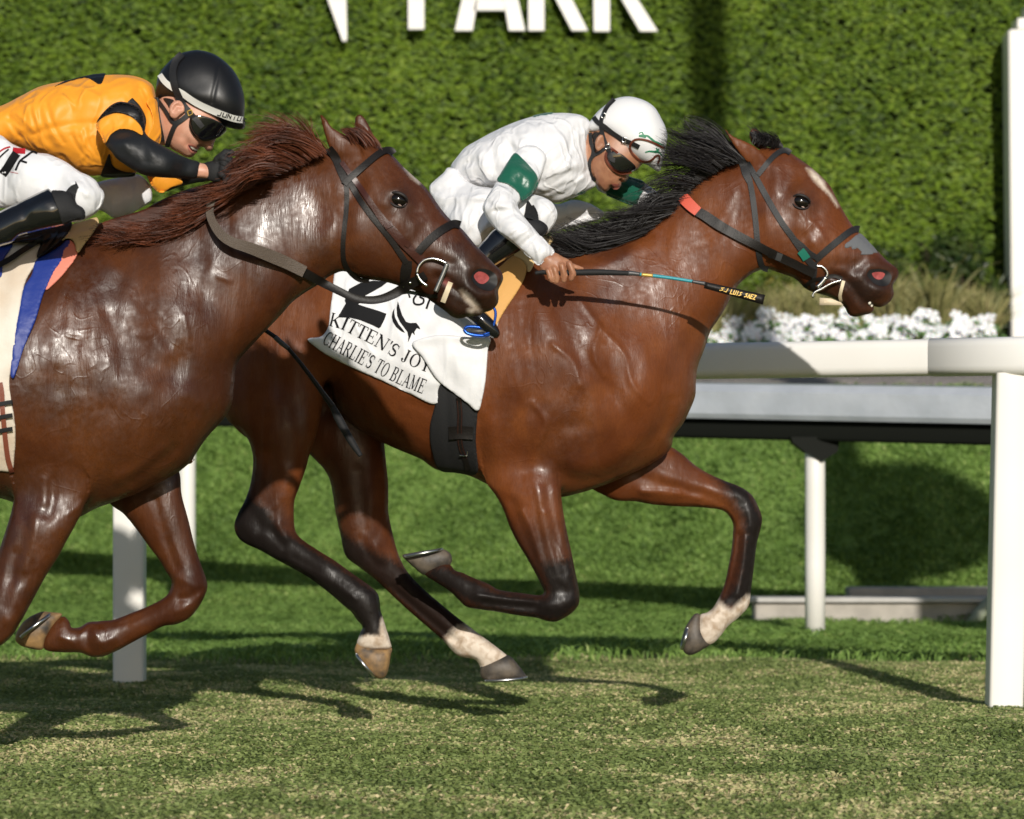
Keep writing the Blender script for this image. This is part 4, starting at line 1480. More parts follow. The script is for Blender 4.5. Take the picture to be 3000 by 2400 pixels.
hoof(T('H', "130,1275 100,1250 95,1235 110,1180 165,1110 260,1062 320,1064 395,1075 375,1110 330,1170 290,1240 268,1300 180,1292"), DN, .13,
     ((55, 1868), (150, 1795), 1), M_HOOFY, near_horse)
hoof(T('X', "-330,1990 -390,1960 -440,1975 -500,2010 -520,2060 -430,2090 -370,2060 -330,2030"), DN, -.14, None, M_HOOF, near_horse)
hoof(hindcopy(T('I', "858,1468 940,1500 1040,1510 1075,1505 1066,1560 1055,1630 1035,1685 995,1702 940,1670 880,1605 838,1525 845,1490"), -690, 1450), DN, -.13, None, M_HOOF, near_horse)
hoof(hindcopy(T('I', "1640,1605 1720,1570 1800,1550 1830,1565 1870,1610 1905,1655 1932,1702 1850,1712 1760,1722 1690,1724 1640,1695 1630,1660"), -690, 1450), DN, .13, None, M_HOOF, near_horse)

S_FAR = Surf([(far_W, far_Q)])
S_NEAR = Surf([(near_W, near_Q)])


def eyeball(surf, c, rx, ry, ang, D, parent, name='eye'):
    """glossy eye set in thin lids"""
    from mathutils import Matrix
    d = surf.depth(*c)
    m = D / F
    a = math.radians(ang)

    def at(u, v):
        return c[0] + u * math.cos(a) + v * math.sin(a), c[1] + u * math.sin(a) - v * math.cos(a)
    r = Matrix.Rotation(a, 3, 'Y')
    M = Mesh()
    M.ellipsoid(P3(c[0], c[1], d + .005), rx * m, .017, ry * m, 20, 12, rot=r)
    e = M.build(name, M_EYE, parent)
    for sgn, nm in ((1, 'upper_eyelid'), (-1, 'lower_eyelid')):
        M = Mesh()
        pts = []
        for i in range(15):
            t = -1 + 2 * i / 14
            q = math.sqrt(max(0, 1 - t * t))
            X, Y = at(t * rx * 1.15, sgn * ry * (.98 if sgn > 0 else .95) * q)
            pts.append(P3(X, Y, d - .0095 * q + .004 * t * t))
        M.tube(pts, [.0008 + (.0042 if sgn > 0 else .0026) * math.sqrt(max(0, 1 - (-1 + 2 * i / 14)**2)) for i in range(15)], 8)
        M.build(nm, M_LID, e)
    M = Mesh()
    X, Y = at(rx * .42, -ry * .62)
    M.ellipsoid(P3(X, Y, d - .0085), rx * m * .22, .003, ry * m * .09, 10, 6, rot=r)
    M.build('eye_white', M_EYEWHITE, e)
    return e


M_LID = mat("eyelid_skin", (0.014, 0.009, 0.008), 0.6)
M_NOSE = mat("nostril_skin", (0.006, 0.005, 0.005), 0.5)


def nostril(surf, ring, hole, D, parent):
    """dark opening inside the sculpted flare, with the pink lining"""
    P = spline(ring, 5)
    top = None
    cxy0 = np.mean(P, 0)
    for nm, poly, mt, lift, sc in (('nostril', P, M_NOSE, .0012, .94), ('nostril_lining', spline(hole, 4), M_PINK, .003, .88)):
        cxy = np.mean(poly, 0)
        dc = surf.depth(*cxy, D) - lift
        vs, fs = [P3(cxy[0], cxy[1], dc)], []
        n = len(poly)
        for q in (.5 * sc, sc):
            for (a, b) in poly:
                X, Y = cxy + (np.array((a, b)) - cxy) * q
                vs.append(P3(X, Y, surf.depth(X, Y, dc) - lift))
        for i in range(n):
            j = (i + 1) % n
            fs += [(0, 1 + j, 1 + i), (1 + i, 1 + j, 1 + n + j, 1 + n + i)]
        M = Mesh(); M.add(vs, fs)
        top = M.build(nm, mt, parent if top is None else top)


eyeball(S_FAR, T('D', "1203,706")[0], 25, 20, 18, DF, far_horse)
eyeball(S_NEAR, T('B', "985,770")[0], 26, 20, 22, DN, near_horse)
nostril(S_FAR, T('D', "1740,1240 1790,1232 1850,1235 1900,1255 1925,1290 1920,1330 1895,1365 1850,1375 1790,1360 1745,1320 1720,1280"), T('D', "1757,1268 1800,1255 1850,1258 1873,1272 1862,1300 1840,1320 1800,1320 1772,1300"), DF, far_horse)
nostril(S_NEAR, T('B', "1600,1318 1650,1308 1710,1322 1760,1355 1778,1400 1770,1450 1730,1490 1680,1490 1620,1465 1575,1420 1560,1370"), T('B', "1578,1365 1620,1330 1680,1345 1715,1385 1700,1415 1660,1440 1620,1432 1590,1400"), DN, near_horse)

# ------------------------------------------------------------------ riders
M_SKIN_F = mat("tan_skin", (0.40, 0.19, 0.105), 0.45, noise=(40, .8, (0.31, 0.135, 0.075)), bump=(300, .15, .001), sss=0.05)
M_SKIN_N = mat("fair_skin", (0.62, 0.33, 0.23), 0.45, noise=(40, .8, (0.56, 0.27, 0.18)), bump=(300, .15, .001), sss=0.05)
M_WHITE = mat("white_silk", (0.74, 0.74, 0.76), 0.42, spec=0.45, bump=(9, .4, .02), crease=(9, .28, .011, 40), sheen=.15)
M_BREECH = mat("white_breeches", (0.76, 0.76, 0.78), 0.5, spec=0.4, bump=(9, .35, .018), crease=(8, .27, .010, -50))
M_GREEN = mat("green_silk", (0.008, 0.10, 0.06), 0.35, spec=0.5, bump=(22, .5, .012), sheen=.2)
M_ORANGE = mat("orange_silk", (0.84, 0.33, 0.022), 0.5, spec=0.4, bump=(13, .25, .012), crease=(7, .3, .011, -30), sheen=.1)
M_BLACKSILK = mat("black_silk", (0.008, 0.008, 0.009), 0.42, spec=0.4, bump=(16, .5, .012))
M_BLACKARM = mat("black_stretch_fabric", (0.012, 0.013, 0.015), 0.5, spec=0.4, bump=(90, .3, .003))
M_BOOT = mat("black_patent_leather", (0.006, 0.006, 0.007), 0.12, spec=0.6, coat=.6, bump=(14, .15, .01))
M_CUFF = mat("black_matt_fabric", (0.008, 0.008, 0.009), 0.75, bump=(140, .4, .002))
M_HELM_W = mat("white_helmet_cover", (0.78, 0.78, 0.79), 0.35, bump=(10, .12, .01))
M_HELM_B = mat("black_helmet_cover", (0.007, 0.007, 0.008), 0.42, spec=0.45, bump=(10, .12, .01))
M_STRAP = mat("black_webbing", (0.011, 0.011, 0.012), 0.6, bump=(220, .4, .002))
M_LENS = mat("dark_goggle_lens", (0.004, 0.004, 0.005), 0.06, spec=0.8, coat=1)
M_BROWNRIM = mat("brown_rubber_rim", (0.13, 0.03, 0.014), 0.4)
M_BLACKRIM = mat("black_rubber_rim", (0.008, 0.008, 0.008), 0.35)
M_METAL = mat("polished_steel", (0.62, 0.62, 0.6), 0.22, metal=1)
M_BRASS = mat("gilt_print", (0.55, 0.36, 0.08), 0.4, metal=.3)
M_HAIR_D = mat("dark_hair", (0.012, 0.008, 0.006), 0.5)
M_LIP = mat("lip_skin", (0.36, 0.12, 0.09), 0.4)
M_TEETH = mat("teeth", (0.7, 0.66, 0.56), 0.3)
M_PRINT = mat("black_print", (0.008, 0.008, 0.009), 0.7, spec=0.15)
M_RED = mat("red_trim", (0.42, 0.012, 0.02), 0.5)


def cap(a, b, ra, rb=None, n=9):
    """outline of a tapered capsule in pixels"""
    a, b = np.array(a, float), np.array(b, float)
    rb = ra if rb is None else rb
    t = (b - a) / (np.linalg.norm(b - a) + 1e-9)
    an = math.atan2(t[1], t[0])
    o = [tuple(b + rb * np.array((math.cos(an + q), math.sin(an + q)))) for q in np.linspace(-math.pi / 2, math.pi / 2, n)]
    o += [tuple(a + ra * np.array((math.cos(an + q), math.sin(an + q)))) for q in np.linspace(math.pi / 2, 3 * math.pi / 2, n)]
    return o


def solid(name, D, pieces, mt, parent=None, strk=None, s=3.0, ws=.0034, smooth=3, marks=None, fold=1.0):
    v = Volume(D, pieces, s=s, ws=ws)
    V, Q = v.net(smooth)
    if strk:
        V = sculpt(V, Q, [(p, w_ / fold, h_ * fold, {'n': (0, D), 'f': (D, 99)}.get(sd)) for p, w_, h_, sd in strokes(strk)])
        V = lap(V, Q, 1 if fold == 1 else 0)
    W_ = world(V)
    o = mesh_np(name, W_, Q, mt, parent, paint(V, marks, D) if marks else None)
    return o, v, W_, Q


def fan(key, a, b, n, w_, h, seed=0, jit=6):
    """n alternating creases between two guide lines, as stroke lines"""
    r = np.random.default_rng(seed)
    P = [np.array([tuple(map(float, q.split(','))) for q in g.split()]) for g in (a, b)]
    out = []
    for i in range(n):
        t = np.clip((i + r.uniform(.2, .8)) / n, 0, 1)
        g = P[0] * (1 - t) + P[1] * t + r.normal(0, jit, P[0].shape)
        t0, t1 = r.uniform(0, .3), r.uniform(.65, 1)
        q = [g[0] + (g[-1] - g[0]) * 0] if False else None
        s_ = np.linspace(t0, t1, len(g))
        x = np.interp(s_, np.linspace(0, 1, len(g)), g[:, 0]); y = np.interp(s_, np.linspace(0, 1, len(g)), g[:, 1])
        sg = 1 if i % 2 else -1
        out.append("%s %.1f %.2f : %s" % (key, w_ * r.uniform(.75, 1.3), sg * h * r.uniform(.6, 1.3), " ".join("%.0f,%.0f" % q for q in zip(x, y))))
    return "\n".join(out) + "\n"


def cut(name, vol, pts, mt, parent=None, grow=.003, wlo=None, whi=None, strk=None, smooth=None, sharp=False):
    smooth = smooth or (5 if grow > .0045 else 3)
    v = vol.crop(pts, grow, wlo, whi, sharp)
    V, Q = v.net(smooth)
    if strk:
        V = sculpt(V, Q, [(p, w_, h_, None) for p, w_, h_, sd in strokes(strk)])
    W_ = world(V)
    return mesh_np(name, W_, Q, mt, parent), W_, Q


# ---- rider in white on the far horse
R1_torso = Piece(T('C', "1425,300 1400,262 1340,232 1270,222 1200,218 1080,224 950,252 800,303 650,372 540,432 435,495 380,560 325,640 345,690 400,760 480,805 640,830 800,860 950,880 1060,905 1150,930 1250,903 1330,872 1400,835 1470,790 1440,730 1425,640 1412,560 1405,450"),
                 [(*T('C', "450,640")[0], 1.55, 0), (*T('C', "800,560")[0], 1.25, 0), (*T('C', "1150,560")[0], 1.15, 0), (*T('C', "1380,400")[0], .9, 0)])
R1_arm = Piece(T('C', "1000,480 900,480 835,530 775,600 715,700 690,755 640,835 592,915 575,970 598,1030 640,1090 720,1175 830,1258 900,1318 960,1370 1020,1420 1080,1368 1140,1320 1090,1255 1030,1188 975,1122 920,1058 880,1000 852,945 890,905 985,832 1014,765 1060,660 1080,560"),
               [(*T('C', "980,560")[0], .8, -.17), (*T('C', "860,720")[0], .9, -.24), (*T('C', "690,930")[0], .95, -.33), (*T('C', "850,1150")[0], .95, -.37), (*T('C', "1060,1350")[0], .95, -.385)], blend=.02)
R1_arm2 = Piece(T('C', "1480,700 1600,690 1760,740 1850,770 1940,830 2030,920 2060,990 2000,1020 1900,1000 1800,960 1700,920 1580,870 1480,820"), [(0, 0, .9, .16)][0:0] or [(*T('C', "1500,760")[0], .9, .14), (*T('C', "1980,950")[0], .9, .19)], blend=.02)
R1_head = Piece(T('P', "200,560 300,350 450,245 640,222 800,300 940,470 990,640 975,790 890,900 790,990 715,1070 660,1092 622,1112 613,1152 592,1200 552,1229 522,1222 508,1200 520,1225 519,1255 500,1290 470,1312 440,1321 410,1312 392,1278 375,1302 345,1336 305,1346 262,1316 220,1270 180,1200 150,1120 138,1040 128,950 100,880 90,780 110,660"),
                [(*T('P', "600,600")[0], .74, 0), (*T('P', "300,1100")[0], .86, 0), (*T('P', "560,1170")[0], .8, 0), (*T('P', "450,1280")[0], 1.0, 0)], blend=.008)
R1_neck = Piece(T('C', "1380,380 1480,400 1560,520 1520,640 1440,720 1340,680 1300,520"), (.9, 0), blend=.02)


def hand_far(shrink=0.0):
    N_ = lambda s: T('N', s)
    y = -.385
    p = [Piece(N_("215,262 250,215 325,160 400,195 448,218 475,255 490,300 470,335 420,345 360,350 300,350 250,325 225,292"), (.62, y), blend=.004)]
    for a, k, b, ra in (((452, 250), (482, 330), (466, 370), 25), ((395, 268), (412, 345), (410, 380), 25), ((335, 290), (352, 360), (350, 390), 23), ((285, 305), (308, 365), (312, 385), 21)):
        q = [N_("%f,%f" % t)[0] for t in (a, k, b)]
        r = ra / 2.695
        p.append(Piece(cap(q[0], q[1], r * 1.05, r), (1.0, y - .022), blend=.005))
        p.append(Piece(cap(q[1], q[2], r, r * .86), (1.0, y - .020), blend=.004))
    p.append(Piece(cap(N_("440,255")[0], N_("520,283")[0], 8.5, 7), (1.0, y + .012), blend=.006))
    p.append(Piece(cap(N_("520,283")[0], N_("556,288")[0], 6.5, 4.5), (1.0, y + .014), blend=.004))
    return p


def thin(p, g):
    q = Piece.__new__(Piece)
    q.__dict__.update(p.__dict__)
    q.grow = -g
    return q


R1_thigh = Piece(T('C', "300,650 370,665 420,730 520,790 640,810 800,835 960,858 1060,885 1130,930 1165,1000 1160,1060 1120,1130 1080,1178 1000,1195 880,1160 760,1150 660,1142 600,1215 540,1278 450,1240 340,1120 240,1000 180,900 155,805 200,750 270,690"),
                 [(*T('C', "300,800")[0], 1.15, -.04), (*T('C', "600,960")[0], .9, -.12), (*T('C', "850,1000")[0], .9, -.2), (*T('C', "1100,1030")[0], .95, -.27), (*T('C', "520,1200")[0], .8, -.16)])
R1_thigh2 = Piece(T('C', "950,900 1170,937 1290,905 1400,925 1480,965 1540,1015 1500,1060 1380,1100 1240,1130 1120,1160 1000,1100"), (.95, .22))
R1_pelvis = Piece(T('C', "300,680 420,730 520,800 620,900 600,1040 480,1100 340,1060 240,980 180,900 160,810 220,740"), (1.35, .02), blend=.03)
R1_boot_o = T('C', "1085,1130 1060,1180 1000,1215 900,1290 800,1350 690,1415 600,1480 520,1540 470,1600 520,1700 600,1790 680,1880 715,1960 690,2000 640,1990 560,1930 460,1850 350,1780 260,1740 215,1690 230,1620 300,1550 400,1430 520,1300 600,1210 660,1142 780,1080 890,1035 1000,1060 1060,1095")
R1_boot_c = [(*T('C', "980,1130")[0], 1.0, -.315), (*T('C', "700,1300")[0], .85, -.3), (*T('C', "330,1640")[0], .9, -.33), (*T('C', "640,1930")[0], .95, -.36)]

R1, _, r1W, r1Q = solid('person', DF, [thin(R1_torso, .014), thin(R1_arm, .010), thin(R1_arm2, .012), R1_head, R1_neck, Piece(cap(T('N', '190,130')[0], T('N', '300,235')[0], 17, 18), (.9, -.385), blend=.015),
    thin(R1_thigh, .014), thin(R1_thigh2, .014), thin(Piece(R1_boot_o, R1_boot_c), .012)] + hand_far(), M_SKIN_F, None,
    """P 22 -5 : 395,1245 430,1275 480,1290
P 18 4 : 420,1240 470,1250 510,1250
P 26 5 : 560,1190 540,1200
P 14 -4 : 478,1150 490,1190 515,1200
P 40 4 : 300,1000 380,1090 430,1150
P 30 -3 : 380,1180 370,1240 380,1290
P 26 4 : 300,1310 340,1310
P 60 3 : 230,1120 260,1200
N 10 -3 : 430,270 448,330 445,380
N 10 -3 : 372,290 385,350 380,395
N 10 -3 : 316,310 333,370 330,400
N 14 2.5 : 395,262 405,275
N 14 2 : 330,290 340,300""", s=3.1, ws=.0038)
tag(R1, "jockey in white silks with green armbands crouching over the bay horse", 'person')

W1 = fan('C', "1010,760 1100,660 1200,560 1300,470", "1060,900 1180,860 1300,800 1420,720", 15, 11, 4.2, 1) + fan('C', "1290,300 1280,420 1250,540 1200,640", "1400,320 1400,450 1390,600 1420,720", 9, 11, 3.2, 2) \
    + fan('C', "720,360 760,430 800,480 830,530", "960,280 930,380 890,470 860,540", 10, 12, 4.0, 3) + fan('C', "440,520 480,600 520,700 540,800", "680,400 690,520 690,640 660,790", 10, 14, 3.0, 4) \
    + fan('C', "330,650 370,640 420,620 470,590", "400,790 430,740 470,700 520,660", 6, 10, 3.0, 5) + fan('C', "610,900 690,900 780,905 870,930", "600,1010 690,1010 770,1000 850,970", 9, 11, 3.6, 6) \
    + fan('C', "650,1090 720,1050 800,1020 880,1000", "900,1310 950,1260 1000,1220 1070,1180", 12, 11, 3.0, 7) + fan('C', "880,500 940,520 1000,560 1060,620", "860,560 920,590 980,640 1040,700", 5, 12, 2.5, 8)
W1b = fan('C', "180,820 300,800 420,790 560,800", "200,960 340,940 480,930 640,930", 9, 12, 2.6, 11) + fan('C', "560,1230 600,1150 640,1060 680,970", "420,1210 470,1120 520,1030 560,950", 8, 12, 2.8, 12) \
    + fan('C', "960,870 1040,920 1100,980 1130,1060", "1060,890 1120,950 1150,1000 1155,1060", 6, 10, 3.0, 13) + fan('C', "1150,1110 1260,1050 1380,1010 1480,990", "1140,1140 1260,1110 1380,1080 1480,1060", 6, 12, 3.0, 14)
shirt1, v_shirt1, sh1W, sh1Q = solid('shirt', DF, [R1_torso, R1_arm, R1_arm2], M_WHITE, R1, W1 + """
C 26 -5 : 740,440 790,500 830,540
C 22 5 : 770,420 830,490 850,530
C 24 -5 : 850,330 830,420 830,520
C 24 5 : 890,330 870,420 860,500
C 14 -4 : 410,640 560,585 700,545 820,495
C 30 -6 : 1010,770 1060,690 1120,640 1200,600
C 26 6 : 1030,800 1090,720 1170,670 1270,650
C 24 -6 : 1020,830 1100,770 1200,720 1320,700
C 24 5 : 1020,860 1110,820 1220,770 1360,730
C 22 -5 : 1050,890 1150,850 1260,800 1380,760
C 22 -5 : 1350,330 1330,450 1330,580
C 20 5 : 1380,400 1370,520 1370,640
C 26 -5 : 1400,480 1340,480 1260,500
C 24 -5 : 500,600 540,700 560,800
C 26 5 : 560,590 610,690 640,800
C 20 -4 : 380,680 440,640 480,600
C 26 -5 : 650,400 640,520 660,640
C 26 5 : 720,380 700,500 710,620
C 24 -5 n : 660,860 720,880 800,900 850,930
C 22 5 n : 640,900 720,930 830,960
C 22 -5 n : 640,960 720,985 820,1000
C 26 -4 n : 690,1120 770,1100 860,1090
C 22 4 n : 760,1190 840,1160 930,1130
C 20 -4 n : 870,1290 930,1240 1000,1200
C 18 3 n : 940,1340 1010,1290 1080,1250
C 40 8 : 960,420 1040,520 1100,620
C 46 7 : 620,470 760,400 900,330
""", s=2.9, fold=1.25)
v_arm1 = Volume(DF, [R1_arm], s=2.2, ws=.003)
cut('sleeve_band', v_arm1, T('C', "832,533 885,572 950,640 1000,700 1018,762 988,832 890,912 862,850 805,800 770,778 690,752 715,700 775,605"), M_GREEN, shirt1, .009, strk="""C 20 -5 : 960,640 900,760 880,860
C 20 5 : 990,700 940,800 910,870
C 18 -4 : 830,600 850,700 900,800
C 18 4 : 800,640 830,730""")
cut('shirt_cuff', v_arm1, T('C', "900,1320 975,1230 1040,1190 1145,1318 1080,1372 1018,1424 960,1372"), M_WHITE, shirt1, .003)
v_arm1b = Volume(DF, [R1_arm2], s=2.6, ws=.0035)
cut('sleeve_band', v_arm1b, T('C', "1560,660 1700,700 1850,760 1860,800 1820,880 1790,940 1700,940 1560,880"), M_GREEN, shirt1, .005)
cut('back_emblem', v_shirt1, T('C', "970,200 1140,200 1135,222 1060,240 1030,240 985,255 972,250"), M_GREEN, shirt1, .0025)
cut('chest_emblem', v_shirt1, T('C', "1320,860 1380,835 1400,850 1480,820 1485,830 1400,860 1340,865"), M_GREEN, shirt1, .003, whi=DF)
breech1, v_br1, br1W, br1Q = solid('breeches', DF, [R1_thigh, R1_thigh2, R1_pelvis], M_BREECH, R1, W1b + """
C 22 -4 : 200,830 330,820 460,830
C 26 5 : 260,900 420,880 600,880
C 26 -5 : 300,960 450,950 620,960
C 22 -4 : 940,880 1000,960 1120,1000
C 20 5 n : 1080,920 1130,980 1150,1050
C 22 -5 n : 1090,1090 1120,1060 1150,1040
C 26 -5 : 300,660 360,760 440,800
C 20 4 : 1200,1050 1300,1010 1400,1000
C 20 -4 : 1150,1080 1280,1050 1400,1050
C 24 -4 : 450,1220 520,1120 600,1030
C 24 4 : 500,1240 570,1140 640,1060
""", s=2.9, fold=1.3)
boot1, v_b1, b1W, b1Q = solid('boot', DF, [Piece(R1_boot_o, R1_boot_c)], M_BOOT, R1, s=2.8)
cut('boot_cuff', v_b1, T('C', "1095,1130 1060,1200 1030,1195 940,1130 880,1080 890,1030 1000,1055 1070,1090"), M_CUFF, boot1, .004)
solid('boot', DF, [Piece(R1_boot_o, [(x, y, k, -w_) for x, y, k, w_ in R1_boot_c])], M_BOOT, R1, s=4)
S_R1 = Surf([(sh1W, sh1Q), (br1W, br1Q), (r1W, r1Q), (b1W, b1Q)])
ribbon('garter_tab', S_R1, T('C', "940,1050 950,1000 940,950 935,912"), [26, 30, 20, 4], M_CUFF, breech1, thick=.003)
ribbon('garter_tab', S_R1, T('C', "990,1080 985,1010 965,950"), [24, 20, 12], M_CUFF, breech1, thick=.003)

helm_o = T('P', "100,545 112,480 165,395 232,320 330,240 440,171 540,146 640,143 740,166 850,211 950,292 1030,430 1080,540 1101,650 1085,760 1062,900 1030,1000 1012,1080 985,1095 930,1062 850,1012 720,960 600,880 510,790 420,705 330,640 280,603 200,592 130,585")
helm1, v_h1, h1W, h1Q = solid('helmet', DF, [Piece(helm_o, [(*T('P', "600,500")[0], 1.2, 0), (*T('P', "950,950")[0], 1.3, 0), (*T('P', "200,560")[0], 1.35, 0), (*T('P', "500,750")[0], 1.35, 0)])], M_HELM_W, R1, """
P 20 -4 : 280,620 420,720 600,900 850,1030
P 14 3 : 300,600 450,710 620,870 860,990
P 12 -2.5 : 860,215 990,400 1060,620
P 20 6 : 860,220 900,240 940,280
""", s=2.2, ws=.003)
S_H1 = Surf([(h1W, h1Q), (r1W, r1Q), (sh1W, sh1Q)])
ribbon('goggle_strap', S_H1, T('P', "165,400 220,470 300,520 400,600 540,690 660,740 745,785"), 60 / 4.3125, M_STRAP, helm1, thick=.003)
ribbon('goggle_strap', S_H1, T('P', "430,172 340,270 290,370 262,460 270,560 285,640 320,740"), 54 / 4.3125, M_STRAP, helm1, thick=.003)
ribbon('spare_goggles', S_H1, T('P', "1075,800 1000,765 920,725 840,695 740,680 670,700 630,760 640,830 700,910 780,965 860,965 920,930 960,890 1000,890 1000,940 980,990"), 26 / 4.3125, M_BROWNRIM, helm1, thick=.004)
M_GREENPRINT = mat("green_print", (0.02, 0.2, 0.1), 0.5)
for pts, wd_ in (("740,610 780,590 800,630 850,640 900,680 950,715 1000,735 1070,765", 26), ("740,640 790,640 830,660", 40), ("820,850 870,835 930,840 970,830 1000,800", 26), ("930,850 1000,855 1040,900", 20), ("960,790 980,830 1000,850", 22)):
    ribbon('emblem', S_H1, T('P', pts), [wd_ / 4.3125 * .6, wd_ / 4.3125, wd_ / 4.3125 * .6], M_GREENPRINT, helm1, thick=.0008, off=.0005)
for c in ("555,690", "295,385"):
    q = T('P', c)[0]
    d_ = S_H1.depth(*q)
    M = Mesh()
    r_ = 34 / 4.3125
    lp = [P3(q[0] + a * r_, q[1] + b * r_, d_ - .006) for a, b in ((-.55, -1), (.75, -.7), (.55, 1), (-.75, .7), (-.55, -1))]
    M.tube(lp, .0018, 6)
    M.build('strap_buckle', M_METAL, helm1)
# goggles worn on the face
gog1, g1W, g1Q = cut('goggles', Volume(DF, [R1_head], s=1.8, ws=.0026), T('P', "345,850 420,835 520,870 600,930 690,1010 705,1060 650,1092 600,1100 520,1098 450,1070 390,1010 350,930"), M_LENS, R1, .02, smooth=3)
S_G1 = Surf([(g1W, g1Q), (r1W, r1Q), (h1W, h1Q)])
ribbon('goggle_rim', S_G1, T('P', "330,850 325,930 365,1010 430,1070 510,1112 580,1110 650,1100"), 32 / 4.3125, M_BROWNRIM, gog1, thick=.006)
ribbon('goggle_strap', S_G1, T('P', "345,760 365,850 400,940 440,950"), 56 / 4.3125, M_STRAP, gog1, thick=.004)
ribbon('goggle_rim', S_G1, T('P', "340,760 400,800 480,860"), 28 / 4.3125, M_BROWNRIM, gog1, thick=.004)
q = T('P', "342,770")[0]
M = Mesh(); d_ = S_G1.depth(*q)
M.tube([P3(q[0] + a, q[1] + b, d_ - .008) for a, b in ((-7, -3), (6, -8), (8, 4), (-5, 9), (-7, -3))], .002, 6)
M.build('strap_buckle', M_METAL, gog1)
# chin harness
for pts, wd_ in (("125,600 135,720 165,820 150,900 120,960 115,1060 140,1150 180,1200", 46), ("310,800 240,850 180,880 150,910", 40), ("90,1190 140,1200 190,1205", 24)):
    ribbon('chin_strap', S_G1, T('P', pts), wd_ / 4.3125, M_STRAP, helm1, thick=.004)
# ear, hair, lips
ear1, _, _, _ = solid('ear', DF, [Piece(T('P', "195,800 185,740 205,670 250,622 285,630 300,700 305,760 270,800 230,832"), (.7, -.08))], M_SKIN_F, R1, """P 14 -5 : 230,720 255,680 280,690
P 12 4 : 205,720 225,660 265,635
P 12 -4 : 250,770 265,750""", s=1.3, ws=.0018)
cut('hair', Volume(DF, [R1_head], s=2.0, ws=.003), T('P', "150,600 280,600 300,640 240,640 200,700 180,800 165,760 150,680"), M_HAIR_D, R1, .004)
for pts in ("395,1250 430,1262 480,1262 516,1252", "400,1285 430,1300 470,1298 500,1280"):
    ribbon('lip', S_G1, T('P', pts), [8 / 4.3, 34 / 4.3, 30 / 4.3, 10 / 4.3], M_LIP, R1, thick=.003, off=0)

# ---- rider in orange on the near horse
A_ = lambda s: T('A', s)
R2_torso = Piece(A_("-500,640 -440,560 -300,500 -150,480 0,455 130,392 250,332 400,298 550,270 700,257 830,262 910,285 965,325 985,400 1000,480 1015,560 1018,640 1000,700 960,760 900,820 850,885 740,895 640,893 560,893 430,842 330,792 200,745 120,715 40,700 -150,740 -350,760 -470,720"),
                 [(*A_("-300,620")[0], 1.3, 0), (*A_("200,560")[0], 1.1, 0), (*A_("600,560")[0], .95, 0), (*A_("930,480")[0], .9, 0)])
R2_arm = Piece(A_("760,440 680,480 625,540 608,580 640,640 665,700 700,740 735,785 800,832 900,888 1000,905 1150,911 1246,906 1262,815 1200,790 1130,760 1020,700 930,640 900,560 880,480"),
               [(*A_("760,560")[0], .85, -.17), (*A_("780,720")[0], .9, -.25), (*A_("1000,800")[0], .95, -.25), (*A_("1240,860")[0], .95, -.17)], blend=.02)
R2_wrist = Piece(A_("1180,815 1262,813 1330,842 1330,905 1246,908 1180,905"), (.95, -.165), blend=.01)
R2_head = Piece(A_("1010,400 1030,280 1100,190 1240,150 1380,180 1470,290 1500,420 1480,520 1440,560 1400,600 1370,650 1352,690 1345,722 1330,738 1302,736 1290,716 1262,712 1244,742 1215,776 1180,778 1130,752 1085,726 1060,690 1020,640 985,560 985,470"),
                [(*A_("1250,330")[0], .74, 0), (*A_("1150,650")[0], .86, 0), (*A_("1320,700")[0], .8, 0)], blend=.008)
R2_neck = Piece(A_("900,420 1000,430 1080,540 1080,680 1010,700 930,620"), (.9, 0), blend=.02)
R2_arm2 = Piece(A_("950,820 1100,830 1250,820 1400,790 1480,800 1440,900 1300,930 1150,960 1020,1000 960,960"), [(*A_("1000,900")[0], .8, .18), (*A_("1440,840")[0], .7, .1)], blend=.02)


def hand_near(y, dx=0, dy=0):
    """gloved fist on the rein: back of the hand, four bent fingers, thumb along the side"""
    q = lambda s: [(x + dx, y_ + dy) for x, y_ in A_(s)]
    p = [Piece(q("1290,825 1340,800 1390,760 1430,770 1450,820 1440,890 1400,930 1350,934 1305,912"), (.75, y), blend=.005)]
    for a, b, c in (((1400, 780), (1452, 800), (1458, 838)), ((1408, 815), (1462, 838), (1460, 872)), ((1405, 850), (1455, 878), (1448, 905)), ((1395, 885), (1435, 912), (1420, 930))):
        u = [q("%f,%f" % t)[0] for t in (a, b, c)]
        p += [Piece(cap(u[0], u[1], 9.5, 9), (1, y - .02), blend=.005), Piece(cap(u[1], u[2], 9, 7.5), (1, y - .024), blend=.004)]
    p += [Piece(cap(q("1370,790")[0], q("1425,745")[0], 10, 9), (1, y - .012), blend=.006), Piece(cap(q("1425,745")[0], q("1470,752")[0], 9, 7), (1, y - .014), blend=.004)]
    return p


R2_thigh = Piece(T('O', "-1700,-100 -1400,-250 -900,-200 -300,-60 0,-20 150,90 300,155 470,205 600,220 750,280 850,332 1000,440 1130,500 1212,560 1262,640 1312,702 1312,800 1262,920 1150,1012 1000,1080 860,1075 600,980 270,900 0,905 -300,900 -700,760 -1200,560 -1600,300 -1750,80"),
                 [(*T('O', "-1200,150")[0], 1.0, -.06), (*T('O', "-200,400")[0], .75, -.15), (*T('O', "500,560")[0], .8, -.23), (*T('O', "1100,780")[0], .95, -.28)])
R2_thigh2 = Piece(T('O', "900,700 1300,560 1500,520 1740,478 1842,548 1912,650 1922,760 1910,822 1720,940 1560,1022 1440,1032 1300,945 1100,900"), (.95, .2))
R2_pelvis = Piece(T('O', "-1750,100 -1500,-200 -1000,-250 -500,-150 -200,200 -400,500 -900,560 -1400,450"), (1.0, .03), blend=.03)
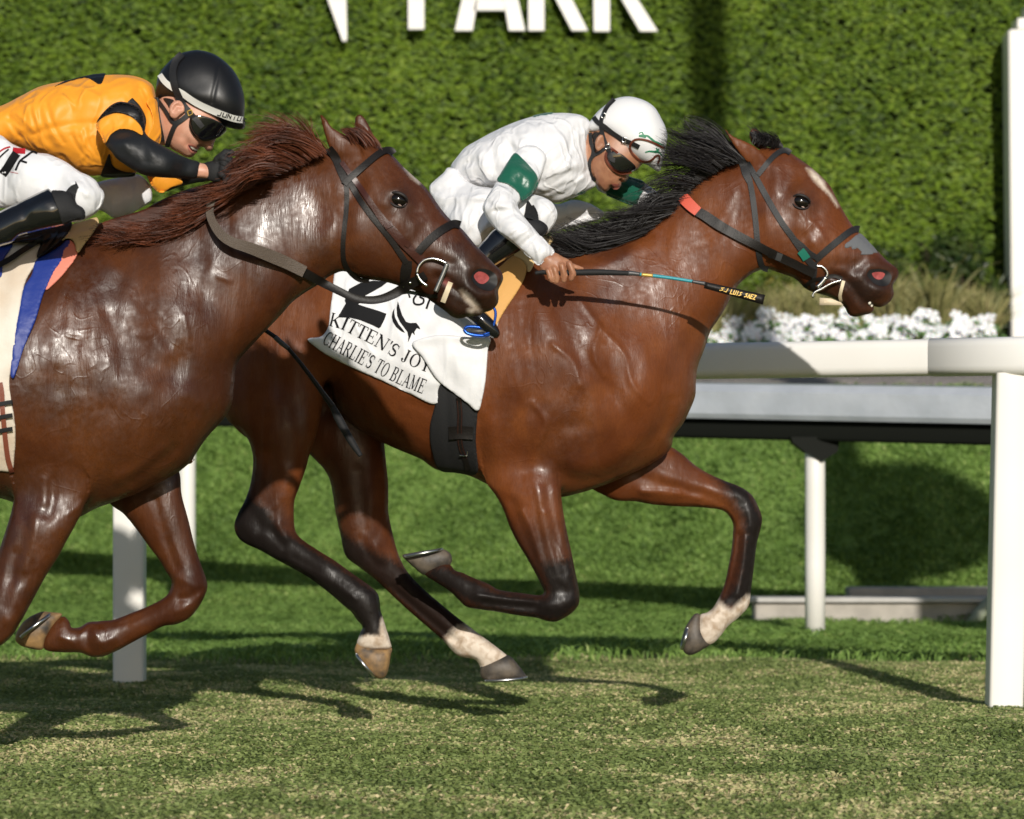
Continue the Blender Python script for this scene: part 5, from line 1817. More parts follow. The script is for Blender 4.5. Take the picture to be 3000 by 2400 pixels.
R2_boot_o = T('O', "1072,950 1062,1040 960,1056 880,1080 800,1120 420,1210 240,1260 150,1340 0,1392 -250,1520 -500,1640 -700,1800 -750,1920 -600,2000 -420,2080 -350,2160 -420,2230 -560,2220 -800,2120 -980,2000 -1020,1880 -900,1720 -700,1500 -400,1250 -200,1060 0,945 270,815 610,656 650,690 720,682 812,690 900,730 960,850 1040,900")
R2_boot_c = [(*T('O', "900,900")[0], 1.0, -.335), (*T('O', "300,1050")[0], .9, -.33), (*T('O', "-400,1450")[0], .85, -.33), (*T('O', "-800,1900")[0], .9, -.35)]

R2, _, r2W, r2Q = solid('person', DN, [thin(R2_torso, .014), thin(R2_arm, .01), R2_wrist, thin(R2_arm2, .012), R2_head, R2_neck, thin(R2_thigh, .014), thin(R2_thigh2, .014), thin(Piece(R2_boot_o, R2_boot_c), .012)] + [thin(p, .003) for p in hand_near(-.165)], M_SKIN_N, None,
    """A 10 -7 : 1196,704 1220,726 1246,742
A 9 3 : 1205,690 1232,712 1256,728
A 12 4 : 1196,728 1216,746 1226,760
A 14 -4 : 1170,660 1182,690 1186,730
A 14 4 : 1210,660 1250,690 1270,700
A 12 4 : 1180,720 1210,748
A 16 5 : 1140,690 1180,710 1190,760
A 12 -4 : 1190,680 1180,705 1185,750
A 10 -3 : 1290,690 1285,715
A 12 4 : 1305,705 1320,715
A 20 3 : 1060,620 1080,680 1120,730
A 30 4 : 1110,600 1160,640 1220,680""", s=3.4, ws=.0042)
tag(R2, "jockey in orange and black silks crouching over the chestnut horse", 'person')
W2 = fan('A', "120,420 130,520 180,620 260,720", "300,340 310,460 340,580 420,700", 7, 13, 2.6, 21) + fan('A', "430,600 470,680 540,760 620,840", "600,600 620,680 650,760 690,860", 8, 11, 2.4, 22) \
    + fan('A', "40,520 80,580 130,640 200,700", "60,470 120,520 190,590 270,670", 6, 10, 2.8, 23) + fan('A', "620,330 700,310 780,300 860,300", "640,420 720,390 780,360 840,330", 5, 12, 2.4, 24) \
    + fan('A', "900,300 930,350 960,400 985,450", "860,330 890,400 930,470 980,520", 6, 9, 2.6, 25)
W2b = fan('O', "150,100 300,220 480,320 700,420", "0,300 200,420 420,520 640,600", 8, 22, 2.2, 31, 10) + fan('O', "900,460 1020,540 1140,640 1240,740", "860,560 960,640 1080,720 1180,800", 6, 20, 2.8, 32, 10) \
    + fan('O', "1180,1000 1240,920 1290,820 1300,720", "1060,1040 1140,970 1200,880 1230,780", 6, 20, 3.0, 33, 10) + fan('O', "1320,960 1420,880 1540,760 1700,620", "1450,1020 1560,960 1700,860 1850,740", 7, 24, 2.6, 34, 10)
shirt2, v_sh2, sh2W, sh2Q = solid('shirt', DN, [R2_torso], M_ORANGE, R2, W2 + """
A 16 -4 : 130,640 300,600 480,570 610,562
A 30 -2.4 : 500,310 460,400 450,520
A 30 2.4 : 560,300 540,420 540,540
A 28 -2.4 : 300,340 260,440 240,560
A 30 2.4 : 380,320 340,430 330,560
A 26 -2.0 : 620,600 560,700 480,800
A 28 2.4 : 660,640 620,740 560,840
A 22 -6 : 700,700 680,800 650,890
A 24 -2.0 : 60,520 120,620 190,730
A 26 2.0 : 130,480 200,600 280,720
A 22 -5 : 860,300 900,380 960,430
A 22 6 : 900,300 940,370 980,420
A 18 -6 : 930,430 950,480 985,500
A 22 -5 : 250,640 330,700 420,820
A 40 9 : 600,420 720,380 830,330
A 60 8 : 200,460 360,420 500,380
A 20 -5 : 930,520 940,600 930,650
A 20 5 : 965,500 985,600 980,680
""", s=3.3, ws=.0044, fold=1.3)
slv, v_sl2, sl2W, sl2Q = solid('sleeve', DN, [R2_arm], M_BLACKARM, shirt2, """
A 14 -3 : 800,620 830,680 840,740
A 14 -3 : 860,640 900,720 920,800
A 12 2.5 : 930,680 970,760
A 14 -3 : 740,640 760,720 800,790
A 16 4 : 900,850 1050,870 1200,880
""", s=2.6, ws=.0034)
cut('sleeve_cuff', v_sl2, A_("606,575 650,528 730,500 820,520 882,572 905,625 900,640 840,610 760,600 700,635 662,695 640,650"), M_ORANGE, shirt2, .008, whi=DN)
_, v_sl3, _, _ = solid('sleeve', DN, [R2_arm2], M_BLACKARM, shirt2, s=3.2, ws=.004)
cut('sleeve_cuff', v_sl3, A_("925,870 1000,900 1120,895 1155,945 1080,970 1022,1005 960,965"), M_ORANGE, shirt2, .008)
v_both2 = Volume(DN, [R2_torso, R2_arm], s=2.4, ws=.0034)
cut('silk_diamond', v_both2, A_("608,560 640,508 720,428 790,360 826,343 838,400 882,450 922,530 918,590 906,632 884,572 822,518 725,497 650,524"), M_BLACKSILK, shirt2, .006, whi=DN, strk="A 16 -4 : 760,420 780,480 860,540\nA 16 4 : 720,460 800,500")
cut('silk_diamond', v_both2, A_("335,338 400,300 450,286 550,262 665,240 662,264 632,322 546,276 450,294"), M_BLACKSILK, shirt2, .005)
cut('silk_diamond', v_both2, A_("690,755 712,830 780,868 855,880 850,900 640,900 660,830"), M_BLACKSILK, shirt2, .006, whi=DN)
cut('shirt_collar', Volume(DN, [R2_torso, R2_neck], s=2.4, ws=.0034), A_("925,430 960,400 990,420 1000,480 1018,560 1020,640 1005,700 960,690 930,650 965,560 950,480"), M_ORANGE, shirt2, .008, strk="A 14 4 : 935,430 945,470 985,480\nA 10 -4 : 950,450 960,470")
glove, _, gW, gQ = solid('glove', DN, hand_near(-.165), M_CUFF, R2, s=1.8, ws=.0026)
solid('glove', DN, hand_near(.09, 12, 2), M_CUFF, R2, s=2.2, ws=.003)
breech2, v_br2, br2W, br2Q = solid('breeches', DN, [R2_thigh, R2_thigh2, R2_pelvis], M_BREECH, R2, W2b + """
O 40 -5 : 150,100 60,180 -60,250
O 40 5 : 180,180 80,260 -60,330
O 44 -5 : 800,520 900,480 1050,500
O 40 -5 n : 600,600 560,700 500,760
O 40 4 n : 680,580 640,680
O 44 -5 n : 1240,640 1290,760 1240,880
O 40 5 n : 1200,700 1240,800 1180,920
O 36 -4 n : 1050,1010 1150,960 1230,900
O 36 4 n : 1040,1060 1160,1000
O 40 -5 : 1400,860 1480,720 1700,600
O 40 5 : 1440,900 1540,760
O 30 -4 : 1780,860 1760,800 1820,770
O 50 4 : 300,400 500,420 760,480
""", s=3.3, ws=.0044, fold=1.3)
boot2, v_b2, b2W, b2Q = solid('boot', DN, [Piece(R2_boot_o, R2_boot_c)], M_BOOT, R2, """O 22 -4 : 600,670 660,800 720,960 780,1100
O 16 3 : 400,880 560,800 630,770
O 16 -3 : 330,820 310,960 380,1100 410,1200
""", s=2.6)
cut('boot_cuff', v_b2, T('O', "650,688 720,680 812,688 930,740 970,850 1042,898 1076,950 1066,1044 960,1060 880,1084 800,1110 740,950 690,820"), M_CUFF, boot2, .006, whi=DN, strk="O 30 -3 : 760,720 800,860 830,1020\nO 26 -3 : 880,820 920,950 930,1040")
solid('boot', DN, [Piece(R2_boot_o, [(x, y, k, -w_) for x, y, k, w_ in R2_boot_c])], M_BOOT, R2, s=4.5, ws=.006)
S_R2 = Surf([(sh2W, sh2Q), (br2W, br2Q), (r2W, r2Q), (b2W, b2Q), (sl2W, sl2Q)])
ribbon('garter_tab', S_R2, T('O', "880,760 910,690 950,640 985,620"), [150 / 4.3, 130 / 4.3, 100 / 4.3, 50 / 4.3], M_CUFF, breech2, thick=.003)
ribbon('garter_tab', S_R2, T('O', "970,640 962,600 955,565"), [8, 5, 1], M_CUFF, breech2, thick=.003)
# printed marks on the thigh and the waistband
for pts, wd_, mt_ in (("195,430 230,350 262,300 330,250 420,190 470,215", 26, M_PRINT), ("245,300 290,315 340,330", 26, M_PRINT), ("130,448 180,458 228,466", 7, M_RED),
                      ("30,480 90,400 150,300 210,210", 110, M_PRINT), ("160,170 230,180 320,185", 70, M_RED), ("-20,200 60,150 130,130", 20, M_RED), ("-20,280 40,220 110,160", 20, M_PRINT)):
    ribbon('breeches_print', S_R2, T('O', pts), wd_ / 4.312, mt_, breech2, thick=.0012, off=.0006)
for pts, wd_ in (("100,300 140,230 150,215", [14, 40, 14]), ("20,390 60,380 80,345", [30, 50, 20]), ("25,460 50,440 70,460", [20, 30, 16])):
    ribbon('breeches_print', S_R2, T('O', pts), [q / 4.312 for q in wd_], M_WHITE, breech2, thick=.0012, off=.0024)

helm2_o = A_("982,395 985,350 1000,262 1060,182 1120,131 1200,106 1262,102 1350,126 1430,182 1490,252 1530,342 1546,432 1543,530 1549,582 1532,602 1482,600 1430,588 1350,556 1250,508 1180,476 1100,430 1030,412 995,408")
helm2, v_h2, h2W, h2Q = solid('helmet', DN, [Piece(helm2_o, [(*A_("1250,260")[0], 1.15, 0), (*A_("1500,560")[0], 1.4, 0), (*A_("1030,380")[0], 1.35, 0), (*A_("1200,460")[0], 1.4, 0)])], M_HELM_B, R2, """
A 7 -2.5 : 1385,150 1375,260 1350,370 1340,430
A 10 -4 : 1110,440 1250,520 1400,585 1490,608
""", s=2.4, ws=.003)
S_H2 = Surf([(h2W, h2Q), (r2W, r2Q), (sh2W, sh2Q)])
band2 = ribbon('helmet_band', S_H2, A_("1008,255 1040,300 1090,340 1150,375 1230,430 1320,475 1420,515 1480,535 1535,543"), [34 / 2.156, 38 / 2.156, 40 / 2.156, 42 / 2.156, 42 / 2.156, 42 / 2.156], mat("white_band", (0.78, 0.78, 0.74), .5), helm2, thick=.003)
ribbon('goggle_strap', S_H2, A_("1150,125 1110,170 1090,240 1100,320 1130,400 1165,460 1200,500"), 44 / 2.156, M_STRAP, helm2, thick=.005)
gog2, g2W, g2Q = cut('goggles', Volume(DN, [R2_head], s=1.8, ws=.0026), A_("1200,545 1215,522 1250,512 1330,530 1400,565 1432,600 1400,640 1345,662 1290,672 1250,652 1215,610"), M_LENS, R2, .022, smooth=3)
S_G2 = Surf([(g2W, g2Q), (r2W, r2Q), (h2W, h2Q), (sh2W, sh2Q)])
ribbon('goggle_rim', S_G2, A_("1205,530 1200,575 1225,630 1270,664 1300,672 1350,660 1395,640"), 11 / 2.156, M_BLACKRIM, gog2, thick=.006)
ribbon('goggle_strap', S_G2, A_("1195,495 1230,530 1280,590"), 34 / 2.156, M_STRAP, gog2, thick=.005)
for pts, wd_ in (("985,400 1000,520 1015,600 1030,680", 24), ("990,410 1040,480 1085,550 1120,570", 26), ("1200,500 1150,540 1110,570 1085,620 1060,690 1055,715", 30)):
    ribbon('chin_strap', S_G2, A_(pts), wd_ / 2.156, M_STRAP, helm2, thick=.005)
q = A_("1200,497")[0]
M = Mesh(); d_ = S_G2.depth(*q)
M.tube([P3(q[0] + a, q[1] + b, d_ - .009) for a, b in ((-8, -4), (5, -9), (8, 4), (-4, 9), (-8, -4))], .002, 6)
M.build('strap_buckle', M_BRASS, gog2)
solid('ear', DN, [Piece(A_("1068,490 1075,450 1100,424 1135,420 1160,450 1165,490 1140,510 1110,535 1080,525"), (.7, -.08))], M_SKIN_N, R2, """A 7 -5 : 1100,480 1120,455 1145,460
A 6 3 : 1078,480 1090,445 1120,430""", s=1.3, ws=.0018)
cut('hair', Volume(DN, [R2_head], s=2.0, ws=.003), A_("1030,405 1100,418 1082,440 1070,470 1058,450"), M_HAIR_D, R2, .004)
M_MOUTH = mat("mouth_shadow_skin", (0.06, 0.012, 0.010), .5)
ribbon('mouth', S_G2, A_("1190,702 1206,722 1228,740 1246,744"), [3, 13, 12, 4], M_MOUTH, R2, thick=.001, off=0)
M_LIPN = mat("pale_lip_skin", (0.46, 0.17, 0.13), .4)
ribbon('lip', S_G2, A_("1188,698 1212,704 1236,716 1260,722"), [2, 5, 6, 4], M_LIPN, R2, thick=.003, off=0)
ribbon('lip', S_G2, A_("1186,704 1196,728 1216,748 1242,750"), [2, 5, 6, 4], M_LIPN, R2, thick=.003, off=0)
ribbon('tooth_row', S_G2, A_("1204,712 1222,724 1244,734"), [2, 5.5, 3], M_TEETH, R2, thick=.002, off=0)

# ------------------------------------------------------------------ tack, whips, manes
M_LEATH = mat("black_leather", (0.009, 0.007, 0.006), 0.5, spec=0.32, bump=(160, .3, .002))
M_BROWNL = mat("brown_leather", (0.05, 0.014, 0.009), 0.38, spec=0.5, bump=(160, .3, .002))
M_TAN = mat("chamois_tan", (0.66, 0.36, 0.11), 0.75, bump=(30, .3, .008))
M_TANPALE = mat("chamois_pale", (0.72, 0.52, 0.25), 0.8, bump=(30, .3, .008))
M_PINKPAD = mat("salmon_pad", (0.75, 0.24, 0.17), 0.7, bump=(30, .2, .006))
M_BLUE = mat("royal_blue_cloth", (0.012, 0.035, 0.24), 0.5, bump=(14, .5, .012))
M_CLOTH = mat("white_saddle_cloth", (0.74, 0.74, 0.75), 0.55, bump=(14, .3, .012), crease=(6, .25, .01, 25))
M_TOWEL = mat("stained_white_towel", (0.72, 0.68, 0.6), 0.8, noise=(5, .6, (0.6, 0.48, 0.36)), bump=(22, .4, .01))
M_RUBBER = mat("grey_rubber_grip", (0.085, 0.062, 0.045), 0.6, bump=(320, .8, .003))
M_RED_R = mat("orange_rubber_grip", (0.62, 0.10, 0.06), 0.55, bump=(200, .4, .002))
M_TAPE = mat("green_tape", (0.015, 0.16, 0.11), 0.35)
M_TEAL = mat("teal_wrap", (0.03, 0.30, 0.36), 0.45, bump=(200, .5, .002))
M_GREYS = mat("grey_shaft", (0.06, 0.06, 0.062), 0.4)
M_CREAM = mat("cream_tie", (0.72, 0.6, 0.42), 0.6)
M_NASAL = mat("grey_nasal_strip", (0.12, 0.125, 0.135), 0.8, bump=(60, .5, .004))
M_BLUEMETAL = mat("blue_alloy", (0.02, 0.10, 0.5), 0.25, metal=.6)

# saddle cloths, girths, pads
SC1, c1W, c1Q = cut('saddle_cloth', VF, T('G', "760,120 742,280 722,420 705,560 650,635 540,655 600,715 700,785 900,885 1130,985 1350,1088 1562,1170 1590,1020 1700,1000 1900,900 1980,650 2040,560 2052,430 1960,250 1700,60 1300,-80 900,-60"), M_CLOTH, None, .013, whi=DF, strk="""G 30 -6 : 1100,330 1180,420 1140,560
G 24 6 : 1130,560 1180,600 1220,560
G 26 -6 : 1540,480 1450,600 1400,700
G 22 5 : 1400,440 1480,520 1560,560
G 26 -5 : 760,300 820,420 800,520
G 18 -4 : 700,580 900,660 1150,760 1400,880 1550,960
G 18 3 : 700,610 900,690 1150,790 1400,910 1550,990
G 24 6 : 560,660 640,690 720,780
G 24 -5 : 1250,900 1300,960 1290,1040""", smooth=3)
tag(SC1, "white lettered saddle cloth with a black number on the bay horse", 'saddle cloth')
flap, f1W, f1Q = cut('turned_corner', VF, T('G', "1366,690 1450,648 1620,622 1800,640 1985,648 1965,740 1958,850 1945,1000 1925,1110 1887,1225 1800,1160 1700,1085 1590,1000 1530,930 1450,800"), M_CLOTH, SC1, .03, whi=DF, strk="""G 26 -9 : 1500,680 1700,680 1900,690
G 22 8 : 1480,660 1700,650 1960,665
G 30 -7 : 1880,720 1890,850 1870,980
G 34 7 : 1650,800 1750,900 1850,1000
G 30 -6 : 1560,760 1650,900 1740,1040""", smooth=3)
girth1, gi1W, gi1Q = cut('girth', VF, T('G', "1588,980 1545,1190 1510,1330 1508,1450 1530,1570 1560,1665 1600,1702 1700,1712 1800,1725 1850,1732 1888,1700 1878,1560 1870,1440 1885,1230 1900,900 1700,900"), M_CUFF, None, .012, whi=DF, strk="G 14 -4 : 1640,1060 1640,1200 1650,1400 1660,1600\nG 14 -3 : 1850,1200 1850,1500")
tag(girth1, "black elastic girth round the bay horse just behind its foreleg", 'girth')
S_C1 = Surf([(c1W, c1Q), (f1W, f1Q), (gi1W, gi1Q), (far_W, far_Q)])
ribbon('girth_strap', S_C1, T('G', "1735,1120 1745,1250 1742,1380 1750,1500 1790,1620 1810,1690"), 42 / 2.695, M_LEATH, girth1, thick=.004)
for dx in (-14, 14):
    ribbon('strap_stitching', S_C1, T('G', " ".join("%d,%d" % (x + dx, y) for x, y in ((1735, 1120), (1745, 1250), (1742, 1380), (1750, 1500), (1785, 1600)))), 1.6, M_BROWNL, girth1, thick=.0008, off=.0052)
ribbon('buckle_guard', S_C1, T('G', "1655,1400 1750,1395 1850,1400"), 100 / 2.695, M_LEATH, girth1, thick=.003)
M = Mesh()
q = [P3(*T('G', t)[0], S_C1.depth(*T('G', "1760,1560")[0]) - .008) for t in ("1740,1575", "1800,1580", "1805,1530", "1795,1500")]
M.tube(q, .0022, 6)
M.build('girth_buckle', M_METAL, girth1)
# flat print on the cloth
S_P1 = Surf([(c1W, c1Q)])


def decal(name, surf, pts, mt, parent, off=.0015, nsub=5):
    """a flat printed shape: outline in pixels filled on the cloth surface"""
    from mathutils.geometry import delaunay_2d_cdt
    P = np.array(pts, float)
    L = []
    for a, b in zip(P, np.roll(P, -1, 0)):
        k = max(1, int(np.linalg.norm(b - a) / nsub))
        L += [a + (b - a) * i / k for i in range(k)]
    L = np.array(L)
    lo, hi = L.min(0), L.max(0)
    G = np.array([(x, y) for x in np.arange(lo[0] + nsub / 2, hi[0], nsub) for y in np.arange(lo[1] + nsub / 2, hi[1], nsub)])
    if len(G):
        m = inpoly(G, L) & (polydist(G, np.vstack([L, L[:1]])) > nsub * .4)
        G = G[m]
    A = np.vstack([L, G]) if len(G) else L
    v, e, f, *_ = delaunay_2d_cdt([Vector(q) for q in A], [], [list(range(len(L)))], 1, 1e-6)
    out = []
    last = None
    for q in v:
        d = surf.depth(q.x, q.y, last)
        last = d if d is not None else last
        out.append(P3(q.x, q.y, (d or 9.9) - off))
    return out, [tuple(t) for t in f]


def decals(name, surf, polys, mt, parent, off=.0015, nsub=5):
    M = Mesh()
    for p in polys:
        v, f = decal(name, surf, p, mt, parent, off, nsub)
        M.add(v, f)
    return M.build(name, mt, parent, smooth=False)


def bar(a, b, w_):
    a, b = np.array(a, float), np.array(b, float)
    t = (b - a) / (np.linalg.norm(b - a) + 1e-9)
    n = np.array((-t[1], t[0])) * w_ / 2
    return [a + n, b + n, b - n, a - n]


def arc(cx, cy, rx, ry, a0, a1, w0, w1=None, n=12):
    """curved stroke, thick at its middle (w1) and thin at the ends (w0)"""
    w1 = w0 if w1 is None else w1
    o, i_ = [], []
    for k in range(n + 1):
        t = k / n
        a = math.radians(a0 + (a1 - a0) * t)
        w_ = w0 + (w1 - w0) * math.sin(math.pi * t)
        o.append((cx + (rx) * math.cos(a), cy + (ry) * math.sin(a)))
        i_.append((cx + (rx - w_) * math.cos(a), cy + (ry - w_ * .7) * math.sin(a)))
    return [np.array(q) for q in o + i_[::-1]]


def glyph(ch):
    """serif capitals on a 1-unit tall box, y up; returns (advance width, polygons)"""
    T_, t_, s_ = .15, .06, .05
    B = lambda x0, y0, x1, y1: [(x0, y0), (x1, y0), (x1, y1), (x0, y1)]
    sv = lambda x, y, w_=.3: B(x - w_ / 2, y, x + w_ / 2, y + s_)
    if ch == 'I': return .42, [B(.13, 0, .13 + T_, 1), sv(.205, 0), sv(.205, 1 - s_)]
    if ch == 'K': return .86, [B(.1, 0, .1 + T_, 1), sv(.175, 0), sv(.175, 1 - s_), bar((.25, .4), (.68, .97), t_), bar((.36, .55), (.72, .03), T_ * 1.1), sv(.7, 0), sv(.68, 1 - s_, .24)]
    if ch == 'T': return .76, [B(.305, 0, .305 + T_, 1), B(.04, 1 - t_, .72, 1), B(.04, .74, .09, .97), B(.67, .74, .72, .97), sv(.38, 0)]
    if ch == 'E': return .76, [B(.1, 0, .1 + T_, 1), B(.03, 0, .68, t_), B(.03, 1 - t_, .66, 1), B(.2, .48, .5, .48 + t_), B(.63, 0, .68, .27), B(.61, .75, .66, 1), B(.46, .38, .5, .64)]
    if ch == 'N': return .92, [B(.14, 0, .14 + t_, 1), B(.72, 0, .72 + t_, 1), bar((.14, .98), (.74, .03), T_), sv(.17, 0, .24), sv(.13, 1 - s_, .2), sv(.75, 1 - s_, .24)]
    if ch == "'": return .24, [[(.06, 1), (.2, 1), (.14, .72), (.09, .72)]]
    if ch == 'S': return .66, [arc(.33, .74, .27, .26, 25, 250, t_, T_), arc(.33, .26, .27, .26, 70, -155, t_, T_), bar((.17, .57), (.5, .43), T_), B(.56, .7, .6, .98), B(.05, .02, .09, .3)]
    if ch == 'J': return .58, [B(.25, .2, .25 + T_, 1), sv(.325, 1 - s_), arc(.22, .2, .18, .2, 0, -170, T_, t_), arc(.1, .2, .08, .08, 0, 359, .08)]
    if ch == 'O': return .9, [arc(.45, .5, .4, .51, 90, 271, t_, T_), arc(.45, .5, .4, .51, -90, 91, t_, T_)]
    if ch == 'Y': return .82, [B(.335, 0, .335 + T_, .48), bar((.13, .98), (.42, .44), T_), bar((.68, .98), (.44, .46), t_), sv(.41, 0), sv(.13, 1 - s_, .24), sv(.68, 1 - s_, .22)]
    if ch == 'C': return .82, [arc(.44, .5, .39, .51, 40, 320, t_, T_), B(.68, .64, .73, .98), B(.68, .02, .73, .32)]
    if ch == 'H': return .92, [B(.13, 0, .13 + T_, 1), B(.64, 0, .64 + T_, 1), B(.2, .47, .7, .47 + t_), sv(.2, 0), sv(.2, 1 - s_), sv(.72, 0), sv(.72, 1 - s_)]
    if ch == 'A': return .88, [bar((.16, .02), (.46, .98), t_), bar((.42, .98), (.72, .02), T_), B(.24, .3, .62, .3 + t_), sv(.14, 0, .24), sv(.74, 0, .26)]
    if ch == 'R': return .86, [B(.1, 0, .1 + T_, 1), sv(.175, 0), B(.03, 1 - t_, .42, 1), B(.2, .47, .42, .47 + t_), arc(.4, .75, .25, .265, 90, -90, t_, T_), bar((.4, .5), (.74, .03), T_), sv(.74, 0, .18)]
    if ch == 'L': return .72, [B(.1, 0, .1 + T_, 1), sv(.175, 0), sv(.175, 1 - s_), B(.1, 0, .66, t_), B(.61, 0, .66, .3)]
    if ch == 'B': return .8, [B(.1, 0, .1 + T_, 1), B(.03, 0, .42, t_), B(.03, 1 - t_, .42, 1), B(.2, .49, .42, .49 + t_), arc(.4, .76, .25, .25, 90, -90, t_, T_), arc(.42, .26, .27, .275, 90, -90, t_, T_)]
    if ch == 'M': return 1.06, [B(.14, 0, .14 + t_, 1), B(.76, 0, .76 + T_, 1), bar((.16, .98), (.5, .05), T_), bar((.8, .98), (.5, .05), t_), sv(.17, 0, .24), sv(.84, 0), sv(.12, 1 - s_, .2), sv(.88, 1 - s_, .2)]
    if ch == 'U': return .9, [B(.13, .3, .13 + T_, 1), B(.7, .3, .7 + t_, 1), arc(.445, .31, .315, .32, 180, 360, T_, t_), sv(.2, 1 - s_), sv(.72, 1 - s_, .24)]
    return .4, []


def lettering(name, text, surf, base, height, width, mt, parent, off=.0016, slant=0.0, bold=1.0):
    """print text along a baseline polyline (pixels); letters stand perpendicular to it"""
    P = spline(base, 3, False)
    L = np.concatenate([[0], np.cumsum(np.linalg.norm(np.diff(P, axis=0), axis=1))])
    adv = sum(glyph(c)[0] for c in text)
    kx = L[-1] / adv
    polys, x = [], 0.0
    for c in text:
        a, ps = glyph(c)
        for p in ps:
            o = []
            for (u, v) in p:
                s_ = (x + u + slant * v) * kx
                px, py = np.interp(s_, L, P[:, 0]), np.interp(s_, L, P[:, 1])
                q = np.interp(s_ + 2, L, P[:, 0]) - np.interp(s_ - 2, L, P[:, 0]), np.interp(s_ + 2, L, P[:, 1]) - np.interp(s_ - 2, L, P[:, 1])
                ln = math.hypot(*q) + 1e-9
                nx, ny = q[1] / ln, -q[0] / ln
                o.append((px + nx * v * height, py + ny * v * height))
            polys.append(o)
        x += a
    return decals(name, surf, polys, mt, parent, off, nsub=6)


lettering('lettering', "KITTEN'S JOY", S_P1, T('G', "705,550 800,575 900,625 1060,705 1200,790 1350,865 1500,925"), 40, 0, M_PRINT, SC1)
lettering('lettering', "CHARLIE'S TO BLAME", S_P1, T('G', "650,690 750,745 900,825 1020,890 1150,960 1300,1030 1450,1090"), 43, 0, M_PRINT, SC1)
decals('number', S_P1, [T('G', "870,260 960,212 1060,195 1180,200 1130,240 1060,280 1000,312 985,345 935,388 845,380 835,350"),
                        T('G', "845,372 940,382 1010,405 1100,432 1165,456 1150,500 1120,560 1105,572 1050,545 960,508 880,488 780,485")], M_PRINT, SC1)
decals('horse_emblem', S_P1, [T('G', "1255,355 1270,410 1290,470 1320,520 1350,530 1400,528 1425,560 1432,580 1405,570 1385,600 1390,628 1368,605 1355,640 1335,682 1338,640 1330,600 1300,560 1270,520 1248,470 1244,410"),
                              T('G', "1228,412 1225,450 1235,490 1262,540 1295,580 1312,608 1280,595 1240,560 1215,520 1206,480 1212,445")], M_PRINT, SC1)
for pts, w_ in (("1400,310 1380,340 1385,375 1420,385 1455,370 1458,340 1430,325 1440,300 1470,295", 16), ("1525,310 1500,360 1480,418", 17), ("1340,300 1350,330", 14), ("1470,300 1530,330 1570,345", 14)):
    ribbon('lettering', S_P1, T('G', pts), w_ / 2.695, M_PRINT, SC1, thick=.0008, off=.0008)
pad1, p1W, p1Q = cut('shoulder_pad', VF, T('C', "560,1500 700,1440 820,1345 880,1372 924,1435 905,1530 842,1645 765,1760 705,1860 660,1950 600,1990 520,1800"), M_TAN, None, .017, whi=DF, strk="C 24 5 : 850,1420 780,1560 720,1700", smooth=3)
tag(pad1, "tan chamois pad at the front of the bay horse's saddle", 'saddle pad')
p2, _, _ = cut('pad_roll', VF, T('C', "820,1345 850,1310 1000,1240 1060,1195 1150,1200 1140,1230 1080,1290 990,1400 950,1475 926,1470 922,1430 880,1375"), M_TANPALE, pad1, .022)
# stirrup
stir = empty('stirrup', "bright blue stirrup iron under the white-clad jockey's boot", 'stirrup')
M = Mesh()
M.tube([P3(*t, DF - .375) for t in spline(T('G', "2005,395 2025,440 2022,500 2005,560 1975,605 1930,622"), 4, False)], .0045, 8)
M.build('stirrup_arch', M_BLUEMETAL, stir)
M = Mesh()
tt = spline(T('G', "1780,580 1800,562 1860,560 1930,572 1985,600 1975,620 1920,630 1840,622 1795,605"), 4)
M.tube([P3(*t, DF - .37) for t in np.vstack([tt, tt[:1]])], .0055, 8)
M.build('stirrup_tread', M_BLUEMETAL, stir)
M = Mesh()
M.ellipsoid(P3(*T('G', "1885,596")[0], DF - .365), .028, .01, .008, 16, 8)
M.build('tread_pad', M_GREYS, stir)

# bridle of the far horse
br1 = empty('bridle', "black webbing bridle with red rein grip on the bay horse", 'bridle')
D_ = lambda s: T('D', s)
S_F2 = S_FAR
nasal, nW, nQ = cut('nasal_strip', VF, D_("1538,1062 1560,1030 1600,1000 1668,952 1740,1020 1812,1108 1760,1120 1700,1128 1672,1118 1680,1105 1645,1070 1630,1085 1610,1075 1612,1095 1595,1060 1570,1078"), M_NASAL, br1, .003)
rb = lambda nm, pts, w_, mt=M_STRAP, th=.004, off=.001, S_=S_FAR, par=br1, key='D', k=2.695: ribbon(nm, S_, T(key, pts), [q / k for q in w_] if isinstance(w_, (list, tuple)) else w_ / k, mt, par, thick=th, off=off)
rb('headpiece', "700,345 735,375 770,480 800,545", [50, 60, 62, 50])
rb('throat_latch', "795,520 815,620 835,760 850,900 862,1040 880,1160 905,1225 945,1240", 44)
rb('cheekpiece', "780,395 830,480 880,570 960,715 1060,880 1130,975 1190,1060 1215,1095 1260,1160 1310,1220", [42, 46, 46, 46, 50, 56])
rb('cheekpiece', "1140,985 1210,1050 1270,1110 1335,1150", [30, 44, 44])
rb('browband', "862,492 905,440 950,385 1000,335 1050,302 1090,298 1122,318", 42, off=.004)
rb('noseband', "1318,1165 1380,1110 1450,1050 1530,985 1590,940 1640,918 1665,922", 52, off=.003)
rb('cheekpiece', "1310,1180 1312,1250 1300,1330 1298,1400", 40)
rb('rein_grip', "248,628 275,672 330,730 390,782", [80, 92, 88, 78], M_RED_R, .006, .012)
rb('rein', "385,780 440,810 560,890 720,980 860,1052 960,1105 1050,1150 1150,1195 1230,1235 1310,1272", [74, 80, 74, 70, 66, 70, 66, 70], M_LEATH, .005, .010)
rb('rein_keeper', "985,1080 960,1150", 40, M_LEATH, .004, .017)
rb('rein_keeper', "1040,1112 1020,1170", 46, M_GREYS, .004, .017)
rb('tape', "1200,1090 1225,1120 1250,1158", 64, M_TAPE, .003, .005)
M = Mesh()
